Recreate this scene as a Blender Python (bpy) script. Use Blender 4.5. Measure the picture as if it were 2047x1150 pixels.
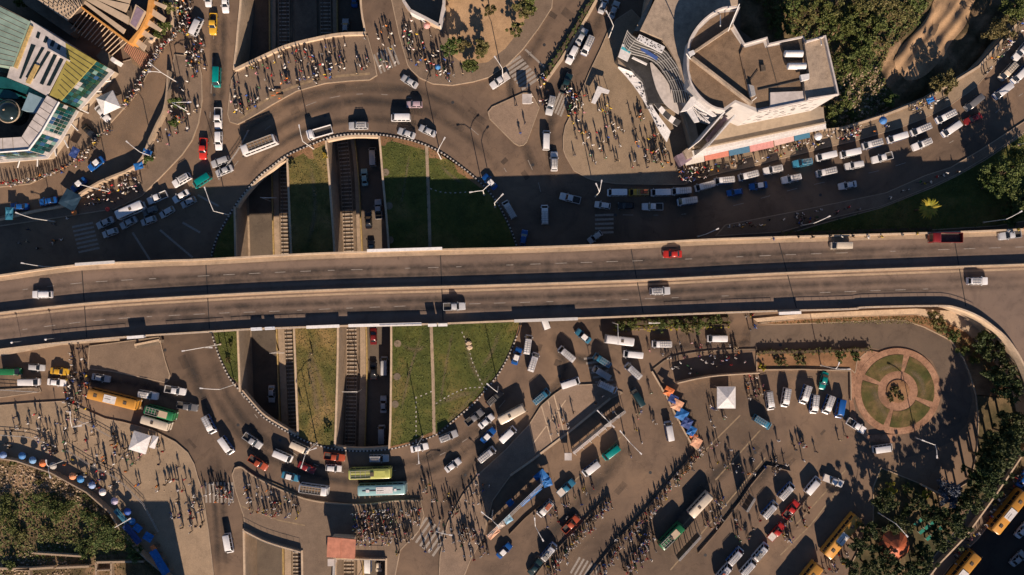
import bpy, bmesh, math, random
import numpy as np
from mathutils import Vector, Matrix, geometry
for _o in list(bpy.data.objects): bpy.data.objects.remove(_o, do_unlink=True)
SC = bpy.context.scene
COL = SC.collection
random.seed(7); RNG = np.random.default_rng(7)

# ---------------------------------------------------------------- camera, sky, sun, exposure
CH, PPM = 170.0, 8.2                       # drone height (m), photo pixels per metre on the ground
cam_d = bpy.data.cameras.new('camera'); cam = bpy.data.objects.new('camera', cam_d); COL.objects.link(cam)
cam.location = (0, 0, CH); cam.rotation_euler = (0, 0, 0)
cam_d.sensor_width = 36.0; cam_d.lens = 36.0 * CH / (2047.0 / PPM); cam_d.clip_end = 6000; cam_d.clip_start = 1
SC.camera = cam
SUN_EL = math.radians(25.5); SUN_AZ = (0.205, -0.979)          # towards the sun
W = bpy.data.worlds.new('World'); SC.world = W; W.use_nodes = True
nt = W.node_tree; sky = nt.nodes.new('ShaderNodeTexSky'); sky.sky_type = 'NISHITA'; sky.sun_disc = False
sky.sun_elevation = SUN_EL; sky.sun_rotation = math.atan2(SUN_AZ[0], SUN_AZ[1]); sky.altitude = 2400; sky.air_density = 1.0; sky.dust_density = 0.0; sky.ozone_density = 4.0
bg = nt.nodes['Background']; nt.links.new(sky.outputs[0], bg.inputs[0]); bg.inputs[1].default_value = 0.05
sun_d = bpy.data.lights.new('sun', 'SUN'); sun_d.energy = 4.6; sun_d.angle = math.radians(0.5); sun_d.color = (1.0, 0.79, 0.62)
sun = bpy.data.objects.new('sun', sun_d); COL.objects.link(sun); sun.location = (30, -140, 90)
_d = Vector((-SUN_AZ[0]*math.cos(SUN_EL), -SUN_AZ[1]*math.cos(SUN_EL), -math.sin(SUN_EL)))
sun.rotation_euler = _d.to_track_quat('-Z', 'Y').to_euler()
vs = SC.view_settings; vs.view_transform = 'Standard'; vs.look = 'None'; vs.exposure = 0.83; vs.gamma = 1.0; vs.use_curve_mapping = False

# ---------------------------------------------------------------- helpers
def P(px, py, z=0.0):
    k = (CH - z) / CH / PPM
    return ((px - 1023.5) * k, (575.0 - py) * k, z)
def PX(pts, z=0.0): return [P(x, y, z)[:2] for x, y in pts]
def crop(ox, oy, s, pts): return [(ox + x / s, oy + y / s) for x, y in pts]
def smooth(pts, n=6, closed=False):
    pts = [np.array(p, float) for p in pts]; out = []; N = len(pts)
    for i in range(N if closed else N - 1):
        p1, p2 = pts[i], pts[(i + 1) % N]
        p0 = pts[i - 1] if (i > 0 or closed) else 2 * p1 - p2
        p3 = pts[(i + 2) % N] if (i + 2 < N or closed) else 2 * p2 - p1
        for k in range(n):
            t = k / n
            out.append(tuple(0.5 * ((2*p1) + (-p0+p2)*t + (2*p0-5*p1+4*p2-p3)*t*t + (-p0+3*p1-3*p2+p3)*t**3)))
    if not closed: out.append(tuple(pts[-1]))
    return out
def resample(pts, step):
    pts = [np.array(p, float) for p in pts]; d = [0]
    for a, b in zip(pts, pts[1:]): d.append(d[-1] + float(np.linalg.norm(b - a)))
    n = max(1, int(round(d[-1] / step))); out = []
    for i in range(n + 1):
        s = d[-1] * i / n; j = min(max(int(np.searchsorted(d, s, 'right')) - 1, 0), len(pts) - 2)
        t = (s - d[j]) / max(1e-9, d[j+1] - d[j]); p = pts[j] + (pts[j+1] - pts[j]) * t; g = pts[j+1] - pts[j]
        out.append((p[0], p[1], math.atan2(g[1], g[0])))
    return out
def inside(p, poly):
    x, y = p; c = False; n = len(poly); j = n - 1
    for i in range(n):
        xi, yi = poly[i]; xj, yj = poly[j]
        if (yi > y) != (yj > y) and x < (xj - xi) * (y - yi) / (yj - yi) + xi: c = not c
        j = i
    return c
def area(p): return 0.5 * sum(p[i][0]*p[(i+1) % len(p)][1] - p[(i+1) % len(p)][0]*p[i][1] for i in range(len(p)))
class MB:
    def __init__(s): s.v = []; s.f = []; s.m = []
    def add(s, v, f, m=0):
        b = len(s.v); s.v += [tuple(q) for q in v]; s.f += [tuple(i + b for i in q) for q in f]; s.m += [m] * len(f); return s
    def box(s, x0, x1, y0, y1, z0, z1, m=0):
        return s.add([(x0,y0,z0),(x1,y0,z0),(x1,y1,z0),(x0,y1,z0),(x0,y0,z1),(x1,y0,z1),(x1,y1,z1),(x0,y1,z1)],
                     [(3,2,1,0),(4,5,6,7),(0,1,5,4),(1,2,6,5),(2,3,7,6),(3,0,4,7)], m)
    def prism(s, pts, z0, z1, m=0):
        if area(pts) < 0: pts = pts[::-1]
        n = len(pts); zt = z1 if hasattr(z1, '__len__') else [z1] * n
        return s.add([(x, y, z0) for x, y in pts] + [(x, y, t) for (x, y), t in zip(pts, zt)],
                     [tuple(range(n))[::-1], tuple(range(n, 2*n))] + [(i, (i+1) % n, n + (i+1) % n, n + i) for i in range(n)], m)
    def wall(s, pts, th, z0, z1, m=0, off=0.0):
        a, b = offset(pts, off + th / 2), offset(pts, off - th / 2)
        return s.prism(a + b[::-1], z0, z1, m)
    def sheet(s, pts, z, m=0):
        if area(pts) < 0: pts = pts[::-1]
        return s.add([(x, y, z) for x, y in pts], [tuple(range(len(pts)))], m)
    def tube(s, a, b, r0, r1=None, n=6, m=0):
        r1 = r0 if r1 is None else r1; a = Vector(a); b = Vector(b); d = (b - a).normalized()
        u = d.orthogonal().normalized(); w = d.cross(u); v = []
        for p, r in ((a, r0), (b, r1)):
            for i in range(n):
                t = 2*math.pi*i/n; v.append(tuple(p + u*(r*math.cos(t)) + w*(r*math.sin(t))))
        return s.add(v, [(i, (i+1) % n, n + (i+1) % n, n + i) for i in range(n)] + [tuple(range(n))[::-1], tuple(range(n, 2*n))], m)
    def cyl(s, c, r, z0, z1, n=16, r1=None, m=0):
        return s.tube((c[0], c[1], z0), (c[0], c[1], z1), r, r1, n, m)
    def loft(s, rings, m=0, caps=True):
        n = len(rings[0]); v = [p for r in rings for p in r]; f = []
        for k in range(len(rings) - 1):
            for i in range(n): f.append((k*n + i, k*n + (i+1) % n, (k+1)*n + (i+1) % n, (k+1)*n + i))
        if caps: f += [tuple(range(n))[::-1], tuple(range((len(rings)-1)*n, len(rings)*n))]
        return s.add(v, f, m)
    def mesh(s, name, mats=None, smooth_ang=None, recalc=True):
        me = bpy.data.meshes.new(name); me.from_pydata(s.v, [], s.f)
        if mats is not None:
            for q in (mats if isinstance(mats, (list, tuple)) else [mats]): me.materials.append(q)
            if max(s.m or [0]) > 0: me.polygons.foreach_set('material_index', s.m)
        if recalc:
            bm = bmesh.new(); bm.from_mesh(me); bmesh.ops.recalc_face_normals(bm, faces=bm.faces); bm.to_mesh(me); bm.free()
        if smooth_ang: me.shade_smooth(); me.set_sharp_from_angle(angle=math.radians(smooth_ang))
        me.update(); return me
    def build(s, name, mats=None, parent=None, loc=None, smooth_ang=None, recalc=True):
        return link(name, s.mesh(name, mats, smooth_ang, recalc), parent, loc)
def offset(pts, d):
    out = []; n = len(pts)
    for i in range(n):
        a = np.array(pts[max(i-1, 0)]); b = np.array(pts[min(i+1, n-1)]); g = b - a; L = np.hypot(*g) or 1
        out.append((pts[i][0] - g[1]/L*d, pts[i][1] + g[0]/L*d))
    return out
def link(name, data, parent=None, loc=None, rz=None):
    o = bpy.data.objects.new(name, data); COL.objects.link(o)
    if parent is not None: o.parent = parent
    if loc is not None: o.location = loc
    if rz is not None: o.rotation_euler = (0, 0, rz)
    return o
def tag(o, label, cat, group=None, kind=None):
    o['label'] = label; o['category'] = cat
    if group: o['group'] = group
    if kind: o['kind'] = kind
    return o
def empty(name, loc=(0, 0, 0), rz=0.0):
    o = link(name, None, None, loc, rz); o.empty_display_size = 0.5; return o
ORD = 'first second third fourth fifth sixth seventh eighth ninth tenth eleventh twelfth thirteenth fourteenth fifteenth sixteenth seventeenth eighteenth nineteenth twentieth'.split()
def ordinal(i):
    if i < 20: return ORD[i]
    n = i + 1; return '%d%s' % (n, {1: 'st', 2: 'nd', 3: 'rd'}.get(n % 10, 'th') if n % 100 not in (11, 12, 13) else 'th')
LABELQ = []          # (object, description, place phrase, photo x, photo y, along 'x' or 'y')
def queue_label(o, desc, place, px, py): LABELQ.append((o, desc, place, px, py))
def finish_labels():
    g = {}
    for it in LABELQ: g.setdefault((it[1], it[2]), []).append(it)
    for (desc, place), its in g.items():
        if len(its) == 1: its[0][0]['label'] = f'{desc} {place}'; continue
        xs = [i[3] for i in its]; ys = [i[4] for i in its]
        ax = 3 if max(xs) - min(xs) >= max(ys) - min(ys) else 4
        for k, it in enumerate(sorted(its, key=lambda i: i[ax])):
            it[0]['label'] = f"{desc} {place}, {ordinal(k)} from {'left' if ax == 3 else 'top'}"

# ---------------------------------------------------------------- materials
def node(nt, t, **kw):
    n = nt.nodes.new(t)
    for k, v in kw.items():
        if k.startswith('i_'): n.inputs[k[2:].replace('_', ' ')].default_value = v
        else: setattr(n, k, v)
    return n
def ramp(nt, fac, stops):
    r = nt.nodes.new('ShaderNodeValToRGB'); e = r.color_ramp.elements
    while len(e) < len(stops): e.new(0.5)
    for q, (p, c) in zip(e, stops): q.position = p; q.color = (*c, 1) if len(c) == 3 else c
    nt.links.new(fac, r.inputs[0]); return r.outputs[0]
def noise(nt, pos, scale, detail=4, rough=.6, dist=0.0):
    n = node(nt, 'ShaderNodeTexNoise'); n.inputs['Scale'].default_value = scale; n.inputs['Detail'].default_value = detail
    n.inputs['Roughness'].default_value = rough; n.inputs['Distortion'].default_value = dist; nt.links.new(pos, n.inputs['Vector']); return n.outputs[0]
def mixc(nt, fac, a, b, mode='MIX'):
    m = nt.nodes.new('ShaderNodeMix'); m.data_type = 'RGBA'; m.blend_type = mode; m.clamp_factor = True
    for s, v in ((m.inputs['Factor'], fac), (m.inputs['A'], a), (m.inputs['B'], b)):
        if hasattr(v, 'is_output') or isinstance(v, bpy.types.NodeSocket): nt.links.new(v, s)
        elif isinstance(v, (int, float)): s.default_value = v
        else: s.default_value = (*v, 1)
    return m.outputs['Result']
def base(name, rough=.85, spec=.25, metal=0.0):
    m = bpy.data.materials.new(name); m.use_nodes = True; nt = m.node_tree; b = nt.nodes['Principled BSDF']
    b.inputs['Roughness'].default_value = rough; b.inputs['Specular IOR Level'].default_value = spec; b.inputs['Metallic'].default_value = metal
    g = nt.nodes.new('ShaderNodeNewGeometry'); return m, nt, b, g.outputs['Position']
def bump(nt, b, h, strength=.3, dist=.05):
    n = nt.nodes.new('ShaderNodeBump'); n.inputs['Strength'].default_value = strength; n.inputs['Distance'].default_value = dist
    nt.links.new(h, n.inputs['Height']); nt.links.new(n.outputs[0], b.inputs['Normal'])
def ground_mat(name, cols, big=.035, mid=.35, fine=6.0, stain=.5, rough=.92, bmp=.35):
    """three tones blended by large, middle and fine noise"""
    cols = tint(cols); m, nt, b, pos = base(name, rough, .2)
    c = ramp(nt, noise(nt, pos, big, 5, .6, .6), [(.36, cols[0]), (.52, cols[1]), (.66, cols[2])])
    md = ramp(nt, noise(nt, pos, mid, 5, .65), [(.3, (.62,.62,.62)), (.5, (.98,.98,.98)), (.72, (1.22,1.2,1.16))])
    c = mixc(nt, stain, c, md, 'MULTIPLY')
    f = noise(nt, pos, fine, 3, .7); fr = ramp(nt, f, [(.3, (.72,.72,.72)), (.7, (1.28,1.28,1.28))])
    c = mixc(nt, .8, c, fr, 'MULTIPLY'); nt.links.new(c, b.inputs['Base Color']); bump(nt, b, f, bmp, .03); return m
def plain(name, col, rough=.7, var=.25, sc=1.5, spec=.3, metal=0.0, bmp=0.0):
    m, nt, b, pos = base(name, rough, spec, metal)
    n = noise(nt, pos, sc, 5, .65); r = ramp(nt, n, [(.3, (1-var,)*3), (.7, (1+var,)*3)])
    nt.links.new(mixc(nt, 1.0, col, r, 'MULTIPLY'), b.inputs['Base Color'])
    if bmp: bump(nt, b, n, bmp, .05)
    return m
def objcol(name, rough=.4, spec=.5, var=.12, coat=0.0, sc=2.0):
    m, nt, b, pos = base(name, rough, spec); oi = nt.nodes.new('ShaderNodeObjectInfo')
    r = ramp(nt, noise(nt, pos, sc, 4, .6), [(.3, (1-var,)*3), (.7, (1+var*.6,)*3)])
    nt.links.new(mixc(nt, 1.0, oi.outputs['Color'], r, 'MULTIPLY'), b.inputs['Base Color']); b.inputs['Coat Weight'].default_value = coat
    b.inputs['Coat Roughness'].default_value = .15; return m
M = {}
def tint(cols, k=(1.14, 1.03, .9)): return [tuple(a*b for a, b in zip(c, k)) for c in cols]
def asphalt(name, t):
    t = tint(t)
    m, nt, b, pos = base(name, .9, .22)
    c = ramp(nt, noise(nt, pos, .022, 6, .62, .9), [(.34, t[0]), (.5, t[1]), (.66, t[2])])
    st = ramp(nt, noise(nt, pos, .16, 6, .68, .8), [(.32, (.66,.66,.68)), (.5, (1,1,1)), (.74, (1.2,1.17,1.12))])
    c = mixc(nt, .75, c, st, 'MULTIPLY')
    sp = ramp(nt, noise(nt, pos, 1.1, 3, .55, .4), [(.24, (.55,.55,.57)), (.34, (1,1,1))])          # oil drips
    c = mixc(nt, .6, c, sp, 'MULTIPLY')
    v = nt.nodes.new('ShaderNodeTexVoronoi'); v.feature = 'DISTANCE_TO_EDGE'; v.inputs['Scale'].default_value = .11
    wp = node(nt, 'ShaderNodeVectorMath', operation='MULTIPLY_ADD'); nn = nt.nodes.new('ShaderNodeTexNoise'); nn.inputs['Scale'].default_value = .5; nn.inputs['Detail'].default_value = 5
    nt.links.new(pos, nn.inputs['Vector']); nt.links.new(nn.outputs['Color'], wp.inputs[0]); wp.inputs[1].default_value = (5, 5, 0); nt.links.new(pos, wp.inputs[2]); nt.links.new(wp.outputs[0], v.inputs['Vector'])
    cr = ramp(nt, v.outputs['Distance'], [(0.0, (.62,.62,.63)), (.010, (1,1,1))]); c = mixc(nt, .55, c, cr, 'MULTIPLY')   # repaired cracks
    f = noise(nt, pos, 9.0, 2, .7); c = mixc(nt, .7, c, ramp(nt, f, [(.3, (.74,.74,.74)), (.7, (1.26,1.26,1.26))]), 'MULTIPLY')
    nt.links.new(c, b.inputs['Base Color']); bump(nt, b, f, .3, .02); return m
M['asphalt'] = asphalt('dusty_asphalt', [(.088,.071,.06), (.146,.114,.092), (.198,.15,.112)])
M['deck'] = asphalt('flyover_asphalt', [(.132,.108,.097), (.16,.131,.117), (.178,.145,.128)])
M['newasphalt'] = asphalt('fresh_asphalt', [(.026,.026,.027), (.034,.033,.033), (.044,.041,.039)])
M['loop'] = asphalt('grey_asphalt', [(.082,.07,.062), (.104,.089,.078), (.122,.103,.089)])
M['trench_road'] = asphalt('sunken_asphalt', [(.085,.078,.07), (.11,.1,.09), (.13,.115,.1)])
M['pave'] = ground_mat('paving', [(.145,.12,.1), (.17,.14,.116), (.195,.16,.13)])
M['sand'] = ground_mat('sandy_paving', [(.215,.18,.14), (.255,.213,.165), (.29,.24,.185)])
M['pave2'] = ground_mat('block_paving', [(.19,.155,.13), (.225,.182,.15), (.25,.202,.165)])
M['conc'] = ground_mat('concrete', [(.26,.225,.185), (.31,.265,.215), (.36,.305,.25)], .12, 1.0, 8.0)
M['lightconc'] = ground_mat('pale_concrete', [(.38,.33,.27), (.45,.385,.31), (.5,.43,.34)], .2, 1.4, 8.0)
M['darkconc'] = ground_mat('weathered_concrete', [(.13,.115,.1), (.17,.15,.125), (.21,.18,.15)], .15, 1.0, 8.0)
M['soil'] = ground_mat('red_soil', [(.15,.095,.055), (.22,.135,.08), (.27,.175,.105)], .1, .8, 5.0, .7)
M['dirt'] = ground_mat('dry_dirt', [(.27,.2,.135), (.34,.25,.165), (.4,.3,.2)], .06, .5, 5.0)
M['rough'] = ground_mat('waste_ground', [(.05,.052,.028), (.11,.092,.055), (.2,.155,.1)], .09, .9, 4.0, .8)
M['lotsoil'] = ground_mat('stony_soil', [(.05,.048,.026), (.12,.095,.06), (.25,.185,.125)], .12, 1.2, 4.0, .9)
M['fadedline'] = plain('faded_yard_line', (.25,.185,.115), .85, .35, 1.0)
M['gardenbed'] = ground_mat('scrubby_bed', [(.045,.06,.02), (.085,.08,.032), (.17,.12,.07)], .16, .7, 4.0, .9)
M['pink'] = ground_mat('pink_paving', [(.2,.125,.09), (.28,.178,.13), (.34,.225,.168)], .25, 1.6, 7.0, .9)
M['ballast'] = ground_mat('ballast', [(.1,.085,.07), (.15,.125,.1), (.2,.165,.13)], .3, 2.0, 12.0, .7)
M['grass'] = ground_mat('lawn_soil', [(.048,.068,.02), (.078,.096,.027), (.135,.122,.047)], .09, .45, 4.0, .95)
M['drygrass'] = ground_mat('dry_lawn', [(.075,.085,.028), (.15,.13,.05), (.23,.175,.085)], .11, .5, 4.0, .95)
M['white'] = plain('white_paint', (.62,.61,.6), .7, .18, 2.0)
M['kerbwhite'] = plain('kerb_whitewash', (.46,.43,.39), .8, .3, 2.0)
M['blueroof'] = plain('pale_blue_roof', (.2,.3,.35), .5, .12, 1.0)
M['marking'] = plain('worn_marking', (.29,.26,.225), .8, .35, 3.0)
M['yellowmark'] = plain('worn_yellow', (.42,.3,.12), .8, .3, 2.0)
M['black'] = plain('black_paint', (.025,.025,.027), .7, .3)
M['joint'] = plain('joint_rubber', (.03,.028,.027), .8, .3)
M['steel'] = plain('galvanised_steel', (.42,.41,.39), .5, .15, 3.0, .5, .3)
M['lamp'] = plain('lamp_pole_paint', (.66,.64,.6), .5, .1, 3.0)
M['rail'] = plain('rail_steel', (.2,.16,.13), .35, .3, 2.0, .5, .8)
M['sleeper'] = plain('concrete_sleeper', (.42,.36,.29), .9, .25, 3.0)
M['tyre'] = plain('tyre_rubber', (.02,.02,.02), .9, .2)
M['glass'] = plain('vehicle_glass', (.015,.018,.022), .08, .2, 2.0, .6)
M['head'] = plain('headlamp', (.75,.75,.72), .15, .1)
M['tail'] = plain('tail_lamp', (.35,.02,.015), .3, .1)
M['bed'] = plain('cargo_bed', (.06,.055,.05), .8, .4, 2.0)
M['wood'] = plain('weathered_wood', (.2,.135,.08), .85, .3, 3.0)
M['rack'] = plain('roof_rack_steel', (.32,.3,.27), .5, .25, 3.0, .5, .2)
M['bark'] = plain('bark', (.1,.075,.05), .95, .35, 4.0, .1, 0, .4)
M['teal'] = plain('teal_glass', (.01,.075,.08), .12, .35, .6, .6)
M['skylight'] = plain('skylight_glass', (.012,.022,.024), .15, .3, 1.0, .5)
M['tealroof'] = plain('verdigris_roof', (.22,.31,.26), .55, .24, .4)
M['olive'] = plain('olive_roof', (.32,.27,.07), .55, .2, .5)
M['whiteroof'] = plain('white_roof_panel', (.5,.46,.43), .65, .26, .5)
M['beige'] = plain('beige_render', (.36,.29,.21), .8, .14, .9)
M['beigeslat'] = plain('beige_slat', (.46,.36,.255), .8, .12, .9)
M['orange'] = plain('orange_beam', (.55,.27,.075), .6, .12, 1.2)
M['brownroof'] = ground_mat('brown_felt_roof', [(.135,.105,.08), (.168,.13,.098), (.2,.155,.115)], .12, .7, 4.0, .7)
M['greyroof'] = ground_mat('grey_felt_roof', [(.24,.215,.19), (.3,.265,.23), (.34,.3,.26)], .15, .9, 5.0, .8)
M['darkroof'] = ground_mat('dark_roof', [(.07,.062,.055), (.09,.08,.07), (.12,.1,.085)], .2, .9, 5.0, .8)
M['darkmetal'] = plain('dark_louvre', (.055,.055,.055), .4, .3, 1.0, .5, .3)
M['obj'] = objcol('coloured_cover', .6, .3, .15)
M['paint'] = objcol('vehicle_paint', .32, .5, .1, .35)
M['lilac'] = plain('lilac_sheet', (.24,.18,.22), .6, .25, 1.0)
M['terracotta'] = plain('terracotta_roof', (.46,.19,.12), .75, .24, .8)
M['skin'] = plain('skin', (.1,.05,.03), .6, .15, 5.0)
def hairmat():
    m, nt, b, pos = base('hair_or_headcloth', .85, .1); oi = nt.nodes.new('ShaderNodeObjectInfo'); r = nt.nodes.new('ShaderNodeValToRGB'); r.color_ramp.interpolation = 'CONSTANT'; e = r.color_ramp.elements
    for k, (p, c) in enumerate([(0, (.012,.01,.009)), (.6, (.6,.58,.54)), (.82, (.35,.27,.18)), (.92, (.4,.06,.05))]):
        q = e[k] if k < 2 else e.new(p); q.position = p; q.color = (*c, 1)
    nt.links.new(oi.outputs['Random'], r.inputs[0]); nt.links.new(r.outputs[0], b.inputs['Base Color']); return m
M['hair'] = hairmat()
def wearmat(name, col, strength):
    m, nt, b, pos = base(name, .85, .25); b.inputs['Base Color'].default_value = (*col, 1); a = nt.nodes.new('ShaderNodeVertexColor'); a.layer_name = 'Fade'
    n = ramp(nt, noise(nt, pos, .22, 5, .7, .6), [(.3, (.15,.15,.15)), (.65, (1,1,1))]); mu = node(nt, 'ShaderNodeMath', operation='MULTIPLY'); nt.links.new(a.outputs[0], mu.inputs[0]); nt.links.new(n, mu.inputs[1])
    m2 = node(nt, 'ShaderNodeMath', operation='MULTIPLY'); nt.links.new(mu.outputs[0], m2.inputs[0]); m2.inputs[1].default_value = strength; nt.links.new(m2.outputs[0], b.inputs['Alpha']); return m
M['tyretrack'] = wearmat('tyre_polished_asphalt', (.055,.048,.043), .8)
M['dustwear'] = wearmat('dust_drift', (.25,.185,.13), .5)
M['shirt'] = objcol('shirt_cloth', .9, .1, .15)
def trousers():
    m, nt, b, pos = base('trouser_cloth', .9, .1); oi = nt.nodes.new('ShaderNodeObjectInfo')
    nt.links.new(ramp(nt, oi.outputs['Random'], [(0, (.02,.022,.03)), (.35, (.03,.045,.09)), (.6, (.05,.045,.04)), (.8, (.12,.1,.075)), (1, (.015,.015,.016))]), b.inputs['Base Color']); return m
M['trouser'] = trousers()
def crowdmat():
    m, nt, b, pos = base('crowd_cloth', .9, .1); a = nt.nodes.new('ShaderNodeVertexColor'); a.layer_name = 'Col'; nt.links.new(a.outputs[0], b.inputs['Base Color']); return m
M['crowd'] = crowdmat()
def leafmat(name, c0, c1, c2):
    m, nt, b, pos = base(name, .65, .25); oi = nt.nodes.new('ShaderNodeObjectInfo')
    n = noise(nt, pos, .8, 4, .7); c = ramp(nt, n, [(.3, c0), (.5, c1), (.72, c2)])
    hs = nt.nodes.new('ShaderNodeHueSaturation'); mr = node(nt, 'ShaderNodeMapRange'); nt.links.new(oi.outputs['Random'], mr.inputs[0]); mr.inputs[3].default_value = .47; mr.inputs[4].default_value = .52
    nt.links.new(mr.outputs[0], hs.inputs['Hue']); nt.links.new(c, hs.inputs['Color']); nt.links.new(hs.outputs[0], b.inputs['Base Color'])
    b.inputs['Subsurface Weight'].default_value = 0.0; return m
M['leaf'] = leafmat('leaves', (.04,.068,.016), (.075,.105,.026), (.125,.142,.04))
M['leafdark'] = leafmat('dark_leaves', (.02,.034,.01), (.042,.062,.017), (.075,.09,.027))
M['leafdry'] = leafmat('dry_leaves', (.06,.066,.02), (.12,.115,.038), (.19,.165,.062))
M['leafyel'] = leafmat('yellow_leaves', (.16,.16,.018), (.3,.26,.025), (.46,.38,.045))
M['leafblue'] = leafmat('purple_blossom', (.04,.045,.06), (.09,.1,.14), (.15,.16,.22))
M['blade'] = leafmat('grass_blades', (.045,.068,.016), (.075,.105,.026), (.125,.132,.042))
M['rubble'] = plain('rubble_stone', (.34,.26,.18), .9, .4, 4.0)
# ---------------------------------------------------------------- ground with the sunken cuttings left open
F = -7.6                                          # floor of the sunken road and railway
RING = [(423.5,511),(435,474),(459,430),(483.5,393.5),(515,357),(543.5,333.5),(572,312.6),(608.7,295.6),(650.4,278.7),(681.7,270.9),(713,268.3),(754.7,269.6),(786,273.5),(822.5,281.3),(853.8,291.7),(886,308),(925,336),(956.5,362),(977.4,383),(998,411.7),(1014,443),(1024.3,466.5),(1032,490),(1041,540),(1044,590),(1040,648.7),(1032,675),(1021.7,701),(1008.7,727),(993,753),(967,784),(946,808),(912,836.5),(888.7,857),(869.5,870.4),(817.3,888.7),(778,897.8),(726,901.7),(687,900),(650.4,894),(619,884.8),(593,873),(561.7,856),(530.4,836.5),(512,818),(483.5,785),(460,756.5),(441.7,720),(431.3,691),(424.8,667.8),(419,620),(418,560)]
HN = [(486,-60),(484,0),(479,53),(476,91),(471,140),(530,112),(576,92),(636,77),(682,69),(729,67),(724,38),(720,0),(717,-60)]
HL = [(473,415),(483.5,397),(515,361),(543.5,338),(571,317),(574,320),(577,400),(581,500),(585,600),(587,655),(592,760),(595,868),(593,869),(562,852),(531,832),(514,816),(484,781),(482,770),(479,700),(476,600),(473,500)]
HR = [(654,283),(661,362),(671,503),(677,600),(678,657),(676,760),(674,840),(672,890),(687,896),(726,898),(776,894),(779.5,840),(781,655),(779,570),(776,495),(764,354),(757,274),(713,272),(682,275)]
HSL = [(490,1057),(527,1076),(561,1088),(603,1100),(606,1160),(608,1520),(498,1520),(491,1100)]
HSR = [(672,1113),(771,1115),(770,1520),(678,1520)]
HNE = [(1640,264),(1688,258),(1769,232),(1847,201),(1912,162),(1954,136),(1990,96),(2029,52),(2075,-20),(2075,-120),(1480,-120),(1480,60),(1530,100),(1600,110),(1632,200)]
def holed(outer, holes, z):
    vs_, ed = [], []
    for lp in [outer] + holes:
        b = len(vs_); vs_ += [Vector(p) for p in lp]; ed += [(b + i, b + (i+1) % len(lp)) for i in range(len(lp))]
    r = geometry.delaunay_2d_cdt(vs_, ed, [], 0, 1e-6); v, f = r[0], r[2]; out = []
    for t in f:
        c = sum((Vector(v[i]) for i in t), Vector((0, 0))) / len(t)
        if not any(inside(c, h) for h in holes): out.append(t if area([v[i] for i in t]) > 0 else t[::-1])
    return [(p[0], p[1], z) for p in v], out
BIG = [(-1500,-1500),(1500,-1500),(1500,1500),(-1500,1500)]
v, f = holed(BIG, [PX(h) for h in (HN, HL, HR, HSL, HSR, HNE)], 0.0)
gm = MB(); gm.add(v, f); ground = gm.build('ground', M['asphalt'], recalc=False)
tag(ground, 'dusty brown asphalt of the roads and yards around the roundabout', 'ground', kind='structure')

# sunken cuttings: floor, walls, roads, ballast
WL = [(486,-90),(484,0),(479,53),(476,91),(471,140),(469,250),(472,425),(476,600),(482,770),(486,900),(490,1057),(498,1520)]
EL = [(574,245),(574,320),(577,400),(581,500),(587,655),(595,868),(600,1000),(603,1100),(608,1520)]
WR = [(652,245),(654,283),(661,362),(671,503),(678,657),(674,840),(672,890),(671,1000),(672,1113),(678,1520)]
ER = [(717,-90),(720,0),(724,38),(729,67),(745,200),(757,274),(764,354),(776,495),(781,655),(779.5,840),(777,896),(773,1000),(771,1115),(770,1520)]
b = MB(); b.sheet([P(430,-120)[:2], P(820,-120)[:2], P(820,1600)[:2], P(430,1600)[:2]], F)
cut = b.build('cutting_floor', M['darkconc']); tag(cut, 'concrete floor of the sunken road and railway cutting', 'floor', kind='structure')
def strip(name, a, b_, z, mat, parent, n=5):
    A = [P(x, y, z)[:2] for x, y in smooth(a, n)]; B = [P(x, y, z)[:2] for x, y in smooth(b_, n)]
    return MB().prism(A + B[::-1], z - .3, z).build(name, mat, parent)
ys = [-90, 60, 140, 300, 500, 700, 860, 1000, 1500]
def col(xs): return list(zip(xs, ys))
strip('sunken_road', col([492,494,494,494,500,504,510,513,514]), col([536,536,537,541,544,551,556,560,568]), F+.1, M['trench_road'], cut)
strip('sunken_road', col([674,675,679,712,724,735,731,727,726]), col([728,730,735,758,779,783,780,776,774]), F+.1, M['trench_road'], cut)
strip('ballast_bed', col([551,553,554,557,560,571,578,582,586]), col([583,584,584,579,584,590,598,605,611]), F+.14, M['ballast'], cut)
strip('ballast_bed', col([637,640,645,668,683,689,687,683,684]), col([662,664,668,702,713,719,716,713,714]), F+.14, M['ballast'], cut)
strip('side_platform', col([540,541,541,544,549,557,563,568,571]), col([550,551,551,556,560,570,577,581,585]), F+.5, M['conc'], cut)
strip('side_platform', col([664,666,670,704,714,720,717,714,715]), col([672,673,677,711,723,732,729,726,725]), F+.5, M['conc'], cut)
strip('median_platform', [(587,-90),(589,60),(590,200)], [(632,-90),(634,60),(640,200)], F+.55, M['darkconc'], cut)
strip('gutter_walk', col([488,489,489,487,489,491,497,501,502]), col([492,494,494,494,500,503,509,512,513]), F+.3, M['conc'], cut)
for px_ in (col([538,538.5,539,542,546.5,554,559.5,564,569.5]), col([673,674,678,711,723.5,733,730,726.5,725.5])):   # yellow-edged barriers
    pts = [P(x, y, F+1)[:2] for x, y in smooth(px_, 6)]; MB().wall(pts, .28, F, F+1.0).build('barrier_wall', M['yellowmark'], cut)
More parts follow.
